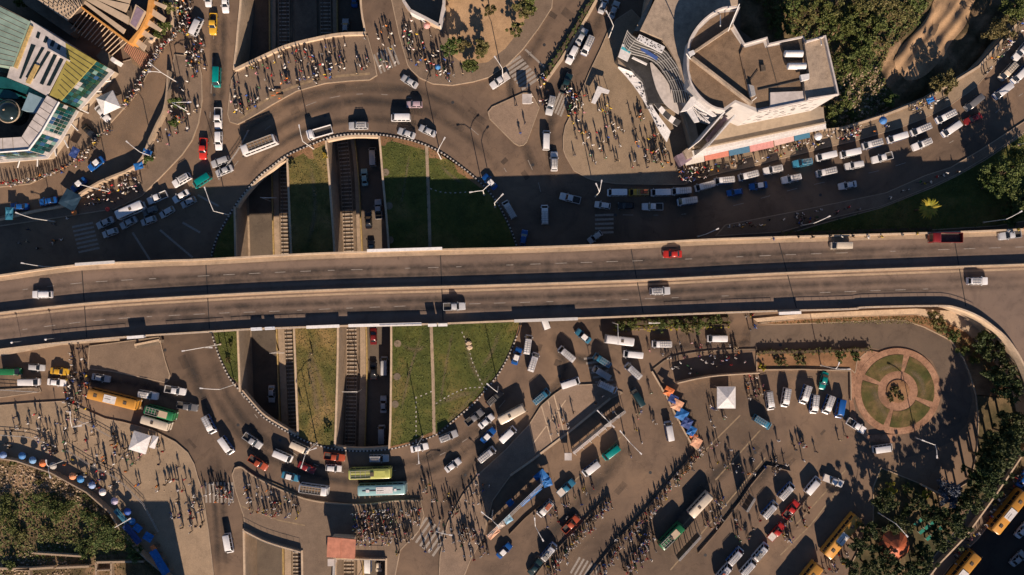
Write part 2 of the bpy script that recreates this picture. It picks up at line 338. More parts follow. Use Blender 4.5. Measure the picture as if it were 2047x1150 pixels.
for ln, side, cuts in ((WL, -1, [(-90,140),(414,783),(1056,1520)]), (EL, 1, [(318,870),(1099,1520)]), (WR, -1, [(282,892),(1113,1520)]), (ER, 1, [(-90,67),(273,896),(1115,1520)])):
    q = smooth(ln, 8); pts = PX(q); of = .2*side; o = MB().wall(pts, .42, F-.2, -.03, off=of).build('retaining_wall', M['conc'], cut)
    for a, c_ in cuts:
        sub = [p for p, r in zip(pts, q) if a <= r[1] <= c_]; sub = [P(float(np.interp(y, [r[1] for r in q], [r[0] for r in q])), y)[:2] for y in np.linspace(a, c_, max(2, len(sub)))]
        MB().wall(sub, .46, -.03, .5, off=of).build('coping', M['lightconc'], o)
MB().prism(PX([(574,246),(652,246),(652,252),(574,252)]), F, -.02).build('retaining_wall', M['conc'], cut)
for pl in ([(471,140),(530,112),(576,92),(636,77),(682,69),(732,67)],):
    pts = PX(smooth(pl, 6))
    o = MB().wall(pts, .7, -1.5, 1.05, off=-.3).build('bridge_parapet', M['lightconc'], None)
    tag(o, 'curved pale concrete parapet along the crowded pavement over the railway', 'parapet')
    for i in range(4, len(pts) - 1, 4): MB().wall([pts[i], tuple(np.array(pts[i]) + (np.array(pts[i+1]) - np.array(pts[i])) * .08)], .74, 1.0, 1.09, off=-.3).build('joint', M['darkconc'], o)
for pl, lb in (([(490,1057),(527,1076),(561,1088),(604,1100)], 'low concrete parapet with rail above the sunken road at the bottom'), ([(671,1113),(772,1115)], 'straight parapet with flower troughs beside the pink roofed kiosk')):
    pts = PX(smooth(pl, 5)); o = MB().wall(pts, .3, -1.5, 1.15, off=-.1).build('bridge_parapet', M['lightconc']); tag(o, lb, 'parapet')
    rs = resample(pts, 1.6); r = MB()
    for x, y, a in rs: r.tube((x, y, 1.15), (x, y, 1.75), .03)
    for (x, y, _), (x2, y2, _) in zip(rs, rs[1:]): r.tube((x, y, 1.75), (x2, y2, 1.75), .035)
    r.build('railing', M['steel'], o)
# ring road edges over the cuttings
for pl in (HL[0:6], HL[12:17][::-1], [(652,281),(682,275),(713,272),(758,273)], [(671,893),(687,896),(726,898),(778,895)]):
    MB().wall(PX(smooth(pl, 4)), .5, -1.6, .12).build('fascia_beam', M['lightconc'], cut)

# railway tracks with sleepers
T1 = col([567,569,569,571,573,581,589,595,599]); T2 = col([650,652,658,687,698,704,701,698,699])
sl_me = MB().box(-1.25, 1.25, -.13, .13, 0, .16).mesh('sleeper', M['sleeper'])
for T, lb in ((T1, 'railway track in the left sunken cutting, pale sleepers on ballast'), (T2, 'railway track in the right sunken cutting, pale sleepers on ballast')):
    pts = [P(x, y, F)[:2] for x, y in smooth(T, 10)]
    tr = empty('railway_track', (*pts[0], F+.14)); tag(tr, lb, 'railway track', 'railway tracks')
    for i, (x, y, a) in enumerate(resample(pts, .95)): link('sleeper', sl_me, tr, (x - pts[0][0], y - pts[0][1], 0.0), a + math.pi/2)
    loc = [(x - pts[0][0], y - pts[0][1]) for x, y in pts]
    for d in (-.72, .72): MB().wall(loc, .09, .16, .32, off=d).build('rail', M['rail'], tr)
    for d in (-1.35, 1.35): MB().wall(loc, .12, -.01, .22, off=d).build('cable_duct', M['conc'], tr)
# catenary masts of the railway
for k, (x, y, dx) in enumerate([(541,402,30),(559,701,27),(726,776,-32),(556,150,26),(725,1135,-30)]):
    o = empty('catenary_mast', P(x, y, F)); tag(o, ['catenary mast in shade left of the dark lawn strip', 'catenary mast beside the sunken road below the flyover', 'catenary mast over the right track below the flyover', 'catenary mast beside the track near the crowded bridge', 'catenary mast beside the pink roofed kiosk'][k], 'mast', 'railway catenary masts')
    MB().tube((0,0,0),(0,0,7.2),.14,.1).build('pole', M['steel'], o)
    m_ = MB().tube((0,0,6.6),(dx*.12,0,6.3),.06).tube((0,0,5.6),(dx*.12,0,6.3),.04); m_.build('arm', M['lamp'], o)

# the sunken slope at the upper right
def hgt(x, y): return -1.7 - 2.1*min(1.0, max(0.0, (x - 85)/22)) + .55*math.sin(x*.21+1)*math.cos(y*.17) + .5*math.sin(x*.6+y*.45) + .25*math.sin(x*1.7-y*1.3)
x0, y0, _ = P(1440, 300); x1, y1, _ = P(2100, -160); nx, ny = 110, 80; V = []; FF = []
for j in range(ny + 1):
    for i in range(nx + 1):
        x = x0 + (x1-x0)*i/nx; y = y0 + (y1-y0)*j/ny; V.append((x, y, hgt(x, y)))
for j in range(ny):
    for i in range(nx): a = j*(nx+1)+i; FF.append((a, a+1, a+nx+2, a+nx+1))
slope = MB().add(V, FF).build('terrain', M['lotsoil'], smooth_ang=60, recalc=False); tag(slope, 'overgrown sunken slope between the white building and the upper right road', 'terrain', kind='structure')
DR = [(1880,-60),(1960,-60),(1945,0),(1935,40),(1905,80),(1880,115),(1850,150),(1815,165),(1795,150),(1782,125),(1800,95),(1830,60),(1855,30),(1865,0)]
c = [P(x, y, -4) for x, y in smooth(DR, 4, True)]
V = [(x, y, hgt(x, y) + .16) for x, y, _ in c]; cx, cy = np.mean([p[0] for p in V]), np.mean([p[1] for p in V])
b = MB(); n = len(V); rings = [V]
for t in (.92, .84, .76, .68, .6, .52, .44, .36, .28, .2, .12): rings.append([(cx+(x-cx)*t, cy+(y-cy)*t, hgt(cx+(x-cx)*t, cy+(y-cy)*t)+.3) for x, y, z in V])
b.loft(rings, caps=False); b.add(rings[-1], [tuple(range(n))]); o = b.build('dirt_track', M['dirt'], smooth_ang=50); tag(o, 'bare tan dirt track curving down the overgrown slope', 'path', kind='structure')
FEN = [(1640,262),(1688,257),(1769,231),(1847,200),(1912,161),(1954,135),(1990,95),(2029,51),(2090,-40)]
o = MB().wall(PX(FEN), .4, -7.5, .5).build('retaining_wall', M['conc']); tag(o, 'pale retaining wall between the upper right road and the overgrown slope', 'wall')
MB().wall(PX(FEN), .55, .5, .6).build('coping', M['lightconc'], o)

# ---------------------------------------------------------------- pavements, islands, lawns
def pavement(name, px, mat, label, cat='pavement', h=.25, kerb=True, kind='structure', n=1, kmat='conc', kw=.22):
    pts = PX(px)
    o = MB().prism(pts, -.05, h).build(name, M[mat]); tag(o, label, cat, kind=kind)
    if kerb:
        lp = pts + [pts[0], pts[1]]; K = MB()
        for a, c_ in zip(lp, lp[1:-1]): K.wall([a, c_], kw, -.04, h + .03)
        K.build('kerb', M[kmat], o)
    return o
PV = {}
PV['bridge'] = pavement('pavement', [(456,229),(460,244),(475.6,249),(499,237),(546,208.6),(593,182.5),(650,167),(700,162),(739,160),(754,151),(748,120),(735,72),(682,75),(636,82),(576,97),(530,118),(474,146),(464,160),(460,190)], 'pave', 'crowded pavement on the bridge over the railway at the top')
PV['plaza'] = pavement('pavement', [(783,-60),(783,0),(798,70),(815,130),(822.5,141),(839,156),(865,168),(904,171),(946,164),(977,155),(1014,130),(1045,99),(1076.5,57),(1103,16),(1110,-60)], 'pave', 'pedestrian plaza at the top between the railway bridge and crossing')
o = MB().prism(PX([(893,-60),(1070,-60),(1062,10),(1040,60),(1010,98),(975,125),(930,132),(905,112),(893,60)]), .2, .262).build('dirt_yard', M['dirt']); tag(o, 'bare dirt yard under the trees at the top of the plaza', 'ground', kind='structure')
PV['tri'] = pavement('traffic_island', [(976,225),(984,215),(1046,187),(1062,187),(1078,216),(1053,284),(1047,290),(1038,292),(1028,287),(979,238)], 'pave2', 'triangular paved traffic island with a white signal box', 'island')
PV['ne'] = pavement('pavement', [(1139,235),(1130,253),(1126,274),(1126,300),(1131,313),(1147,341),(1175,357),(1189,361),(1233,368),(1300,369),(1368,369),(1400,356),(1450,344),(1500,334),(1550,320),(1600,308),(1650,295),(1700,284),(1750,270),(1800,255),(1850,236),(1900,210),(1950,174),(1990,128),(2047,58),(2080,10),(2060,-10),(2026,48),(1987,92),(1951,131),(1909,157),(1845,196),(1767,227),(1686,254),(1630,262),(1560,240),(1420,150),(1300,60),(1262,20),(1232,40),(1215,65),(1200,100),(1178,146),(1163,182),(1150,205)], 'sand', 'wide sandy pavement around the white building at upper right')
PV['sr'] = pavement('pavement', [(1430,472),(1450,450),(1600,421),(1770,386),(1850,351),(1900,335),(1960,300),(2060,235),(2060,255),(1970,315),(1910,350),(1860,373),(1760,413),(1650,439),(1560,464)], 'pave', 'shaded pavement on the lower side of the upper right road')
PV['nwmed'] = pavement('pavement', [(350,110),(395,115),(404,150),(405,200),(398,245),(385,280),(365,309),(323,353),(283,393),(230,418),(150,430),(100,438),(0,452),(-60,460),(-60,440),(0,434),(130,408),(156,401),(209,368),(282,335),(308,285),(336,226),(344,147)], 'pave', 'market pavement between the two streets at the left')
PV['nwa'] = pavement('pavement', [(-60,380),(60,368),(140,330),(200,270),(240,226),(275,186),(310,118),(352,66),(356,-60),(330,-60),(325,0),(310,60),(262,120),(190,140),(120,215),(60,310),(-60,320)], 'pave', 'pavement along the teal glass building at upper left')
PV['sw'] = pavement('pavement', [(-60,815),(60,806),(130,802),(172,820),(211,837),(247,844),(303,859),(352,884),(376,905),(389,928),(396,954),(403,973),(409,1006),(417,1058),(428,1150),(433,1210),(360,1210),(347,1150),(300,1111),(279,1090),(250,1056),(229,1020),(183,980),(112,941),(44,918),(-60,905)], 'sand', 'market pavement at lower left beside the overgrown lot')
PV['lmi'] = pavement('traffic_island', [(177,737),(180,692),(319,674),(331,721),(340,749),(338,760),(331,765),(274,752),(224,742)], 'pave', 'paved traffic island left of the roundabout below the flyover', 'island')
PV['lms'] = pavement('traffic_island', [(-60,783),(0,779),(80,775),(83,783),(0,795),(-60,797)], 'pave', 'narrow traffic island at the left edge by the white van', 'island')
PV['s'] = pavement('pavement', [(465,949),(470,936),(483,934),(504,949),(546,972),(609,997),(661,1006),(726,1009),(791,1002),(828,998),(841,1001),(848,1030),(838,1060),(800,1100),(790,1150),(788,1520),(771,1520),(772,1114),(672,1112),(677,1520),(607,1520),(604,1098),(561,1086),(527,1074),(490,1055),(488,1031),(472,982)], 'pave', 'station pavement along the bottom of the roundabout')
PV['se'] = pavement('pavement', [(1123,778),(1107,789),(1082,811),(1058,849),(1010,900),(960,945),(925,990),(895,1045),(880,1110),(875,1210),(905,1210),(940,1120),(965,1075),(985,1000),(1020,951),(1140,862),(1220,797),(1245,785),(1200,768),(1150,770)], 'pave2', 'long paved island between the roundabout and the bus yard')
# paving joints on that island
J = MB()
for (a, c_) in [((1131,800),(1066,886)),((1082,811),(1105,890)),((1107,789),(1128,868)),((1095,800),(1120,880))]: J.wall([P(*a)[:2], P(*c_)[:2]], .25, .24, .262)
J.build('paving_joint', M['lightconc'], PV['se'])
o = pavement('walkway', [(1505,637),(1600,628),(1730,621),(1830,617),(1900,622),(1955,645),(1990,680),(2020,725),(2045,790),(2034,795),(2004,745),(1967,697),(1930,662),(1890,641),(1830,628),(1730,631),(1600,637),(1515,644)], 'lightconc', 'pale concrete strip along the foot of the flyover ramp at right', 'walkway', .3, False)
o = pavement('walkway', [(-60,703),(0,698),(122,685),(240,677),(240,681),(122,690),(0,712),(-60,718)], 'lightconc', 'pale concrete strip under the left end of the flyover', 'walkway', .3, False)
# soil beds
def bed(px, mat, label, name='soil_bed', h=.3, n=1): return pavement(name, px, mat, label, 'bed', h, True, kw=.2)
bed([(1515,646),(1600,638),(1730,632),(1830,629),(1890,643),(1930,664),(1967,699),(2004,747),(2034,797),(1950,790),(1938,748),(1925,716),(1899,680),(1847,654),(1808,641),(1782,639.5),(1660,645),(1547,649)], 'soil', 'red soil bank between the loop road and the flyover ramp')
bed([(1950,790),(2034,797),(2047,860),(2060,960),(1985,1010),(1945,995),(1900,1000),(1900,985),(1940,960),(1952,900),(1955,840)], 'rough', 'overgrown bank with tree shade toned into its soil, right edge')  # dark ground tone put in for the trees' shade
bed([(1512,706),(1600,703),(1735,699),(1712,722),(1708,746),(1700,738),(1512,740)], 'soil', 'red soil strip with grass above the parked minibuses')
bed([(1228,643),(1455,635),(1457,654),(1235,660)], 'rough', 'hedge bed below the flyover', 'hedge_bed')
LOT = [(-60,905),(0,911),(44,918),(112,941),(183,980),(229,1020),(250,1056),(279,1090),(300,1111),(347,1150),(370,1210),(-60,1210)]
lot = MB().prism(PX(LOT), -.05, .32).build('waste_ground', M['lotsoil']); tag(lot, 'overgrown waste lot at the lower left corner', 'ground', kind='structure')
o = MB().wall(PX(LOT[:10]), .3, 0, 2.1).build('boundary_wall', M['conc']); tag(o, 'low wall between the lower left market and the waste lot', 'wall')
for i, (px_, th) in enumerate([([(40,1135),(115,1130)], .5), ([(78,1102),(170,1108)], .4), ([(0,1132),(66,1133),(68,1165)], .5), ([(120,1131),(185,1128)], .5), ([(199,1120),(293,1118)], .5), ([(199,1120),(199,1165)], .4), ([(229,1120),(229,1165)], .4), ([(199,1136),(229,1135)], .3)]):
    o = MB().wall(PX(px_), th, .2, 1.5).build('ruined_wall', M['rubble'])
    queue_label(o, 'broken foundation wall in the overgrown lower left lot', '', *px_[0]); o['category'] = 'wall'; o['group'] = 'ruined foundation walls'
GARD = [(1760,935),(1835,965),(1905,1010),(1925,1040),(1860,1120),(1825,1170),(1800,1210),(1690,1210),(1700,1130),(1745,1040),(1745,975)]
o = pavement('garden_plot', GARD, 'rough', 'shaded garden plot with an orange roofed pavilion at lower right', 'garden', .2, True)  # ground tone darkened to deepen the garden trees' shade
DARKLAWN = [(1560,472),(1640,448),(1760,416),(1862,376),(1912,352),(1972,318),(2060,258),(2060,440),(1990,452),(1860,460),(1700,466)]
o = pavement('lawn', DARKLAWN, 'grass', 'shaded lawn with a palm between the flyover and the upper right road', 'lawn', .22, True)
# lawns of the roundabout
LAWN = {}
def lawn(px, mat, label):
    o = pavement('lawn', px, mat, label, 'lawn', .18, False); LAWN[label] = px; return o
ringN = RING[:]
lawn([(576,318),(608,299),(650,283),(653,283),(659,362),(669,503),(675,600),(676,657),(672,840),(669,888),(650,890),(619,881),(597,871),(589,760),(583,600),(579,500),(576,400)], 'drygrass', 'central lawn strip between the two railway cuttings')
lawn([(760,276),(786,277),(822,285),(852,294),(856,400),(860,640),(866,868),(817,885),(780,893),(783,840),(785,655),(783,570),(780,495),(768,354)], 'grass', 'green lawn beside the right sunken road in the roundabout')
lawn([(856,296),(886,312),(925,340),(956,366),(977,387),(997,415),(1012,445),(1022,468),(1030,491),(1038,540),(1041,590),(1037,648),(1029,674),(1018,700),(1006,725),(990,751),(964,782),(943,805),(909,834),(886,854),(870,866),(864,640),(860,400)], 'grass', 'large green lawn filling the right side of the roundabout')
lawn([(427,511),(438,475),(461,434),(470,421),(470,500),(473,600),(476,700),(479,768),(461,752),(444,718),(434,690),(428,667),(422,620),(421,560)], 'grass', 'narrow lawn sliver along the left side of the roundabout')
for px_, lb in (([(853,291),(857,400),(860,500),(862,650),(866,760),(868,868)], 'narrow concrete path crossing the roundabout lawn'),):
    o = MB().wall(PX(px_), .75, .1, .24).build('garden_path', M['conc']); tag(o, lb, 'path', kind='structure')
for px_ in ([(574,313),(608,297),(650,281),(650,289),(625,300),(628,318),(618,318),(607,307),(585,318)], [(757,272),(786,275),(822,283),(850,292),(848,300),(822,293),(790,284),(775,284),(770,292),(762,292)], [(856,294),(886,309),(925,338),(956,364),(970,378),(960,376),(930,353),(915,345),(905,320),(858,316)], [(868,868),(900,848),(960,790),(1000,742),(1024,700),(1037,650),(1043,650),(1034,678),(1010,729),(968,788),(912,840),(871,873)], [(778,893),(817,884),(866,862),(866,869),(817,888),(778,897)]):
    o = MB().prism(PX(px_), .15, .215).build('soil_border', M['soil']); queue_label(o, 'red soil border inside the roundabout kerb', '', *px_[2]); tag(o, '', 'bed', 'soil borders of the roundabout', 'structure')
for cx_, cy_ in [(795,687),(794,753),(790,808),(771,345),(778,412),(780,480)]:
    o = MB().cyl(P(cx_, cy_), .9, .15, .24, 14).build('tree_pit', M['darkconc']); queue_label(o, 'round concrete pit beside the right sunken road wall', '', cx_, cy_); tag(o, '', 'tree pit', 'round pits along the lawn', 'structure')
# kerb of the roundabout: black kerb with white blocks
rp = PX(smooth(RING, 5, True)); rp.append(rp[0])
kerb = MB(); rs = resample(rp, .45)
kerb.wall([(x, y) for x, y, a in rs], .27, -.05, .24); kb = kerb.build('roundabout_kerb', M['black'])
tag(kb, 'black and white painted kerb ring of the roundabout', 'kerb', kind='structure')
st = MB().box(-.19, .19, -.17, .17, 0, .27).mesh('kerb_stone', M['kerbwhite'])
for x, y, a in resample(rp, .87):
    px_, py_ = x*PPM + 1023.5, 575 - y*PPM
    if 470 + .02*abs(px_ - 1023) < py_ < 690 - .03*(px_ - 400) and 545 - .04*px_ < py_ < 672: continue        # under the flyover
    link('kerb_stone', st, kb, (x, y, 0), a)
# white stepping stones laid in the lawn
so = MB().box(-.22, .22, -.11, .11, .16, .23).mesh('edging_stone', M['kerbwhite']); es = empty('lawn_edging', P(900, 760)); tag(es, 'dotted line of white edging stones curving across the right lawn', 'edging')
for pl in ([(924,665),(935,690),(945,725),(960,760),(968,775)], [(968,774),(930,777),(890,795),(873,806)], [(862,783),(845,790),(832,795)], [(832,795),(832,850),(832,880)], [(862,378),(880,384),(905,386),(940,384)]):
    for x, y, a in resample(PX(smooth(pl, 5)), 1.15): link('edging_stone', so, es, (x - es.location.x, y - es.location.y, 0), a + random.uniform(-.2, .2))

# circular garden
gc = P(1793.5, 782); gx, gy = gc[0], gc[1]; PXM = 1/PPM
o = MB().prism([(gx + 86*PXM*math.cos(t), gy + 86*PXM*math.sin(t)) for t in np.linspace(0, 2*math.pi, 65)[:-1]], -.05, .24).build('circular_garden', M['pink']); tag(o, 'round garden with pink ring path and four grass beds', 'garden', kind='structure')
MB().prism(PX([(1698,738),(1712,722),(1735,700),(1760,705),(1720,760),(1705,800),(1712,840),(1735,870),(1790,868),(1790,884),(1740,884),(1700,850),(1697,800)]), -.05, .21).build('paved_apron', M['pink'], o)
ga = [76, 158, 252, 338]
for i in range(4):
    a0, a1 = ga[i] + 5, (ga[(i+1) % 4] if i < 3 else ga[0] + 360) - 5
    th = [math.radians(a0 + (a1-a0)*k/16) for k in range(17)]
    pts = [(gx + 73*PXM*math.cos(t), gy + 73*PXM*math.sin(t)) for t in th] + [(gx + 40*PXM*math.cos(t), gy + 40*PXM*math.sin(t)) for t in th[::-1]]
    MB().prism(pts, .1, .3).build('grass_bed', M['gardenbed'], o)
MB().prism([(gx + 23*PXM*math.cos(t), gy + 23*PXM*math.sin(t)) for t in np.linspace(0, 2*math.pi, 25)[:-1]], .1, .4).build('flower_bed', M['soil'], o)

# low walls, barriers
def lowwall(px, th, h, label, mat='conc', name='low_wall', z0=0.0, cat='wall', n=3, group=None):
    o = MB().wall(PX(smooth(px, n) if n > 1 else px), th, z0, h).build(name, M[mat]); tag(o, label, cat, group); return o
lowwall([(344,146),(342,188),(336,224),(323,250),(308,282),(282,333),(209,366),(156,399)], .45, 2.2, 'curving low concrete wall along the upper left market pavement')
lowwall([(155,400),(130,413),(70,424),(0,441)], .5, 1.1, 'low wall at the left edge below the blue taxis', 'lightconc')
lowwall([(345,-20),(348,60),(350,75)], .9, 1.0, 'short pale wall beside the upper left crowd', 'lightconc')
lowwall([(303,88),(330,68),(345,55)], .3, 1.6, 'pale boundary wall below the beige slatted terrace', 'lightconc')
lowwall([(1515,739),(1600,738),(1698,741)], .25, .7, 'kerb wall behind the parked minibuses', n=1)
lowwall([(1698,741),(1699,800)], .25, .7, 'kerb wall beside the circular garden', n=1)
lowwall([(1350,764),(1385,756),(1422,750),(1460,747),(1512,744)], .25, 2.3, 'curved screen wall shading the crossing by the white tent', 'lightconc', 'screen_wall')
lowwall([(1302,742),(1330,790),(1355,840),(1380,885),(1398,905)], .3, 1.0, 'slanting low wall behind the orange and blue stalls', 'lightconc', n=1)
lowwall([(1216,989),(1187,1020),(1130,1080),(1085,1130),(1060,1165)], .22, .5, 'kerb barrier along the bus queue by the red pickup', 'pave', name='queue_barrier', cat='barrier')
lowwall([(1390,903),(1340,960),(1280,1030),(1230,1085),(1170,1160)], .22, .5, 'long kerb barrier through the middle bus queue', 'pave', name='queue_barrier', cat='barrier')
lowwall([(1580,942),(1533,930),(1500,970),(1480,1000),(1430,1065),(1395,1105)], .22, .5, 'bent kerb barrier beside the cream bus in the yard', 'pave', name='queue_barrier', cat='barrier', n=1)
lowwall([(1622,985),(1570,1045),(1540,1075)], .22, .5, 'short kerb barrier beside the red pickups', 'pave', name='queue_barrier', cat='barrier', n=1)
lowwall([(1080,1010),(1050,1035),(1018,1068)], .22, .5, 'kerb barrier below the blue tarps', 'pave', name='queue_barrier', cat='barrier', n=1)
lowwall([(470,936),(483,933),(504,948),(546,971),(609,996),(661,1005),(726,1008),(791,1001),(841,1000)], .3, .55, 'curved guard kerb along the station pavement', name='kerb_or_shade_strip', cat='barrier')
lowwall([(1020,950),(1060,922),(1140,861),(1220,796)], .5, .45, 'pale kerb along the lower side of the paved island', 'lightconc', 'kerb_or_shade_strip', cat='barrier', n=1)
lowwall([(2052,885),(1985,985),(1925,1068),(1870,1125),(1840,1165)], .35, 1.3, 'pale boundary wall between the garden and bottom right street', 'lightconc', 'boundary_wall', n=1)
lowwall([(1838,967),(1870,983),(1900,998)], .4, 1.2, 'short tan wall at the top of the shaded garden plot', 'lightconc', 'boundary_wall', n=1)
lowwall([(1306,738),(1340,715),(1395,704),(1450,700),(1512,698)], .25, .25, 'curved dark strip standing in for a shadow line by the white tent', 'darkconc', name='kerb_or_shade_strip', cat='barrier')  # dark strip added where only a shadow line falls
for k, (px_, lb) in enumerate([([(0,868),(60,872),(112,889)], 'pipe railing above the umbrellas at the left edge'), ([(138,898),(180,925),(240,955),(290,1005),(320,1060)], 'long pipe railing through the lower left market'), ([(150,835),(190,852),(224,871)], 'pipe railing beside the orange bus'), ([(0,778),(80,783)], 'pipe railing on the left traffic island'), ([(500,262),(480,300),(455,335),(440,360)], 'pipe railing outside the upper left ring kerb')]):
    pts = resample(PX(px_), 1.5); o = empty('pipe_railing', (pts[0][0], pts[0][1], .2)); tag(o, lb, 'railing', 'pipe railings')
    q = MB(); r = MB()
    for x, y, a in pts: q.tube((x-pts[0][0], y-pts[0][1], 0), (x-pts[0][0], y-pts[0][1], 1.0), .04)
    for z in (.55, 1.0):
        for (x, y, _), (x2, y2, _) in zip(pts, pts[1:]): r.tube((x-pts[0][0], y-pts[0][1], z), (x2-pts[0][0], y2-pts[0][1], z), .05)
    q.build('post', M['steel'], o); r.build('rail', M['steel'], o)

# ---------------------------------------------------------------- painted markings on the asphalt
dash = MB().box(-1.3, 1.3, -.07, .07, 0, .006).mesh('lane_marking', M['marking'])
def dashes(px, step, z, parent, start=0.0, me=None):
    for i, (x, y, a) in enumerate(resample([P(*p, z)[:2] for p in smooth(px, 5)], step)):
        if random.random() < .18: continue
        o = link('lane_marking', me or dash, parent, (x, y, z + .004), a); o.scale.x = random.choice((1, .9, .6, .45))
dashes([(470,330),(520,268),(590,222),(660,196),(740,188),(840,200),(920,240),(985,300),(1010,340)], 6.0, 0, ground)
dashes([(440,640),(452,720),(490,800),(545,870),(620,925),(720,948),(830,930),(930,880),(1010,800),(1060,720)], 6.5, 0, ground)
dashes([(1060,330),(1080,380),(1085,470)], 6.0, 0, ground); dashes([(1200,430),(1400,425),(1600,375),(1780,335),(1900,285),(2040,190)], 7.0, 0, ground)
dashes([(1090,70),(1050,120),(1010,190)], 6.0, 0, ground); dashes([(430,20),(425,120),(420,230)], 6.0, 0, ground)
def line(px, w, mat='marking', z=.004, nm='road_line'):
    return MB().wall(PX(px), w, z, z + .006).build(nm, M[mat], ground)
for px_ in ([(265,465),(300,520)], [(320,460),(385,515)], [(365,445),(400,465)], [(395,390),(437,412)], [(1050,99),(1089,135)]): line(px_, .5)
for px_ in ([(1530,915),(1450,1010),(1340,1140)], [(1480,830),(1400,910),(1330,985)], [(1690,960),(1620,1050),(1560,1110)], [(1520,860),(1430,960)], [(1245,870),(1150,960)], [(1420,990),(1330,1090)], [(1690,940),(1590,1050)]): line(px_, .32, 'fadedline')
for px_ in ([(508,950),(560,972),(620,1000)], [(760,1035),(790,1030),(800,1010)], [(480,1010),(560,1040),(610,1050)]): MB().wall(PX(px_), .35, .252, .262).build('tactile_line', M['fadedline'], PV['s'])
for px_ in ([(480,238),(540,196),(600,170),(660,155),(740,148)],): MB().wall(PX(smooth(px_, 4)), .6, .252, .262).build('tactile_line', M['fadedline'], PV['bridge'])
def crosswalk(a, b_, n, L, ang, mat='marking', w=.5):
    me = MB().box(-L/2, L/2, -w/2, w/2, 0, .006).mesh('crosswalk_stripe', M[mat]); A = P(*a); B = P(*b_)
    for i in range(n):
        t = i/(n-1); link('crosswalk_stripe', me, ground, (A[0]+(B[0]-A[0])*t, A[1]+(B[1]-A[1])*t, .004), math.radians(ang))
crosswalk((755,128), (790,110), 6, 5.0, -68); crosswalk((1024,124), (1060,168), 8, 5.0, 34, 'marking', .62); crosswalk((1112,205), (1128,214), 4, 5.0, 68)
crosswalk((165,450), (178,500), 7, 5.2, 12); crosswalk((412,985), (465,985), 8, 5.0, 92); crosswalk((830,1050), (880,1090), 7, 6.5, 55, 'marking', .6)
crosswalk((1185,715), (1222,790), 9, 4.4, 8); crosswalk((1208,430), (1208,465), 5, 4.5, 2); crosswalk((160,815), (168,850), 5, 2.8, 175); crosswalk((1150,1130), (1190,1148), 6, 4.5, 60)

o = MB().prism(PX([(1500,653),(1547,650.5),(1660,646),(1782,641),(1808,643),(1846,656),(1897,682),(1922,718),(1935,750),(1944,800),(1932,848),(1900,884),(1855,905),(1800,918),(1780,912),(1832,884),(1866,852),(1884,806),(1882,764),(1864,722),(1832,702),(1796,694),(1760,698),(1735,696),(1600,700),(1500,702)]), -.03, .005).build('loop_road', M['loop']); tag(o, 'greyer asphalt loop road curving round the circular garden', 'road', kind='structure')
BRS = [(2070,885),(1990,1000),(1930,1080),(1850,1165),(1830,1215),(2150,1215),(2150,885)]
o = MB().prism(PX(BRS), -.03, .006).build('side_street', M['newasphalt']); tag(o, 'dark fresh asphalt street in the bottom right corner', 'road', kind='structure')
pavement('pavement', [(2060,888),(1988,986),(1928,1069),(1873,1126),(1840,1168),(1862,1180),(1900,1130),(1955,1076),(2012,1000),(2075,915)], 'pave', 'pavement along the bottom right street wall', h=.16)
def wear(parent, px, w, z, mat, smoothn=6):
    """soft-edged ribbon of polished asphalt or drifted dust along a lane"""
    pts = [P(x, y, z)[:2] for x, y in smooth(px, smoothn)]; A_, C_ = offset(pts, w/2), offset(pts, -w/2); n = len(pts); V = [(x, y, z) for r in (A_, pts, C_) for x, y in r]
    me = bpy.data.meshes.new('wear'); me.from_pydata(V, [], [(i, i+1, n+i+1, n+i) for i in range(n-1)] + [(n+i, n+i+1, 2*n+i+1, 2*n+i) for i in range(n-1)])
    at_ = me.color_attributes.new('Fade', 'FLOAT_COLOR', 'POINT'); fd = [0.0]*n + [min(1, 4*i/(n-1), 4*(n-1-i)/(n-1)) for i in range(n)] + [0.0]*n
    at_.data.foreach_set('color', np.array([(f_, f_, f_, 1) for f_ in fd], 'f').ravel()); me.materials.append(M[mat]); o = link('tyre_wear' if mat == 'tyretrack' else 'dust_drift', me, parent)
    if parent is not None and parent.name.startswith('flyover'): o.location = (-parent.location.x, -parent.location.y, 0)
    return o
for px_, w in [([(470,345),(530,275),(600,232),(670,208),(740,202),(835,216),(910,254),(975,312),(1000,345)], 3), ([(455,320),(510,250),(580,205),(660,182),(740,175),(850,188),(930,228),(1000,300)], 3), ([(480,375),(545,300),(620,258),(700,240),(780,240),(860,262),(930,310)], 2.4),
               ([(415,640),(425,720),(460,800),(515,868),(590,915),(690,938),(800,930),(890,900),(960,850),(1020,780),(1060,700)], 3), ([(400,700),(430,790),(490,880),(560,925),(650,955),(760,965),(860,940),(950,890),(1010,840)], 3), ([(1090,680),(1130,730),(1100,790),(1050,840)], 3), ([(1100,670),(1150,715),(1240,720)], 3),
               ([(432,0),(428,120),(425,240),(400,330)], 2.6), ([(447,0),(445,130),(440,240)], 2.6), ([(1106,360),(1100,250),(1130,150),(1180,70),(1220,-10)], 3), ([(1090,350),(1060,320),(1020,170),(1060,110),(1110,20)], 3), ([(1250,690),(1400,672),(1550,665),(1700,658),(1800,660),(1860,690),(1900,750),(1900,820),(1860,880),(1790,905)], 5), ([(1230,700),(1400,690),(1550,682),(1700,676)], 3),
               ([(1260,880),(1200,960),(1130,1040),(1060,1110)], 5), ([(1480,900),(1400,980),(1320,1080)], 5), ([(1600,900),(1500,960),(1420,1060)], 5), ([(1000,860),(930,950),(880,1040)], 4), ([(430,900),(445,1000),(455,1150)], 2.6), ([(420,900),(430,1020),(440,1160)], 2), ([(60,750),(160,760),(300,775),(400,830)], 3), ([(370,690),(400,780),(430,860)], 4)]: wear(ground, px_, w, .003, 'tyretrack')
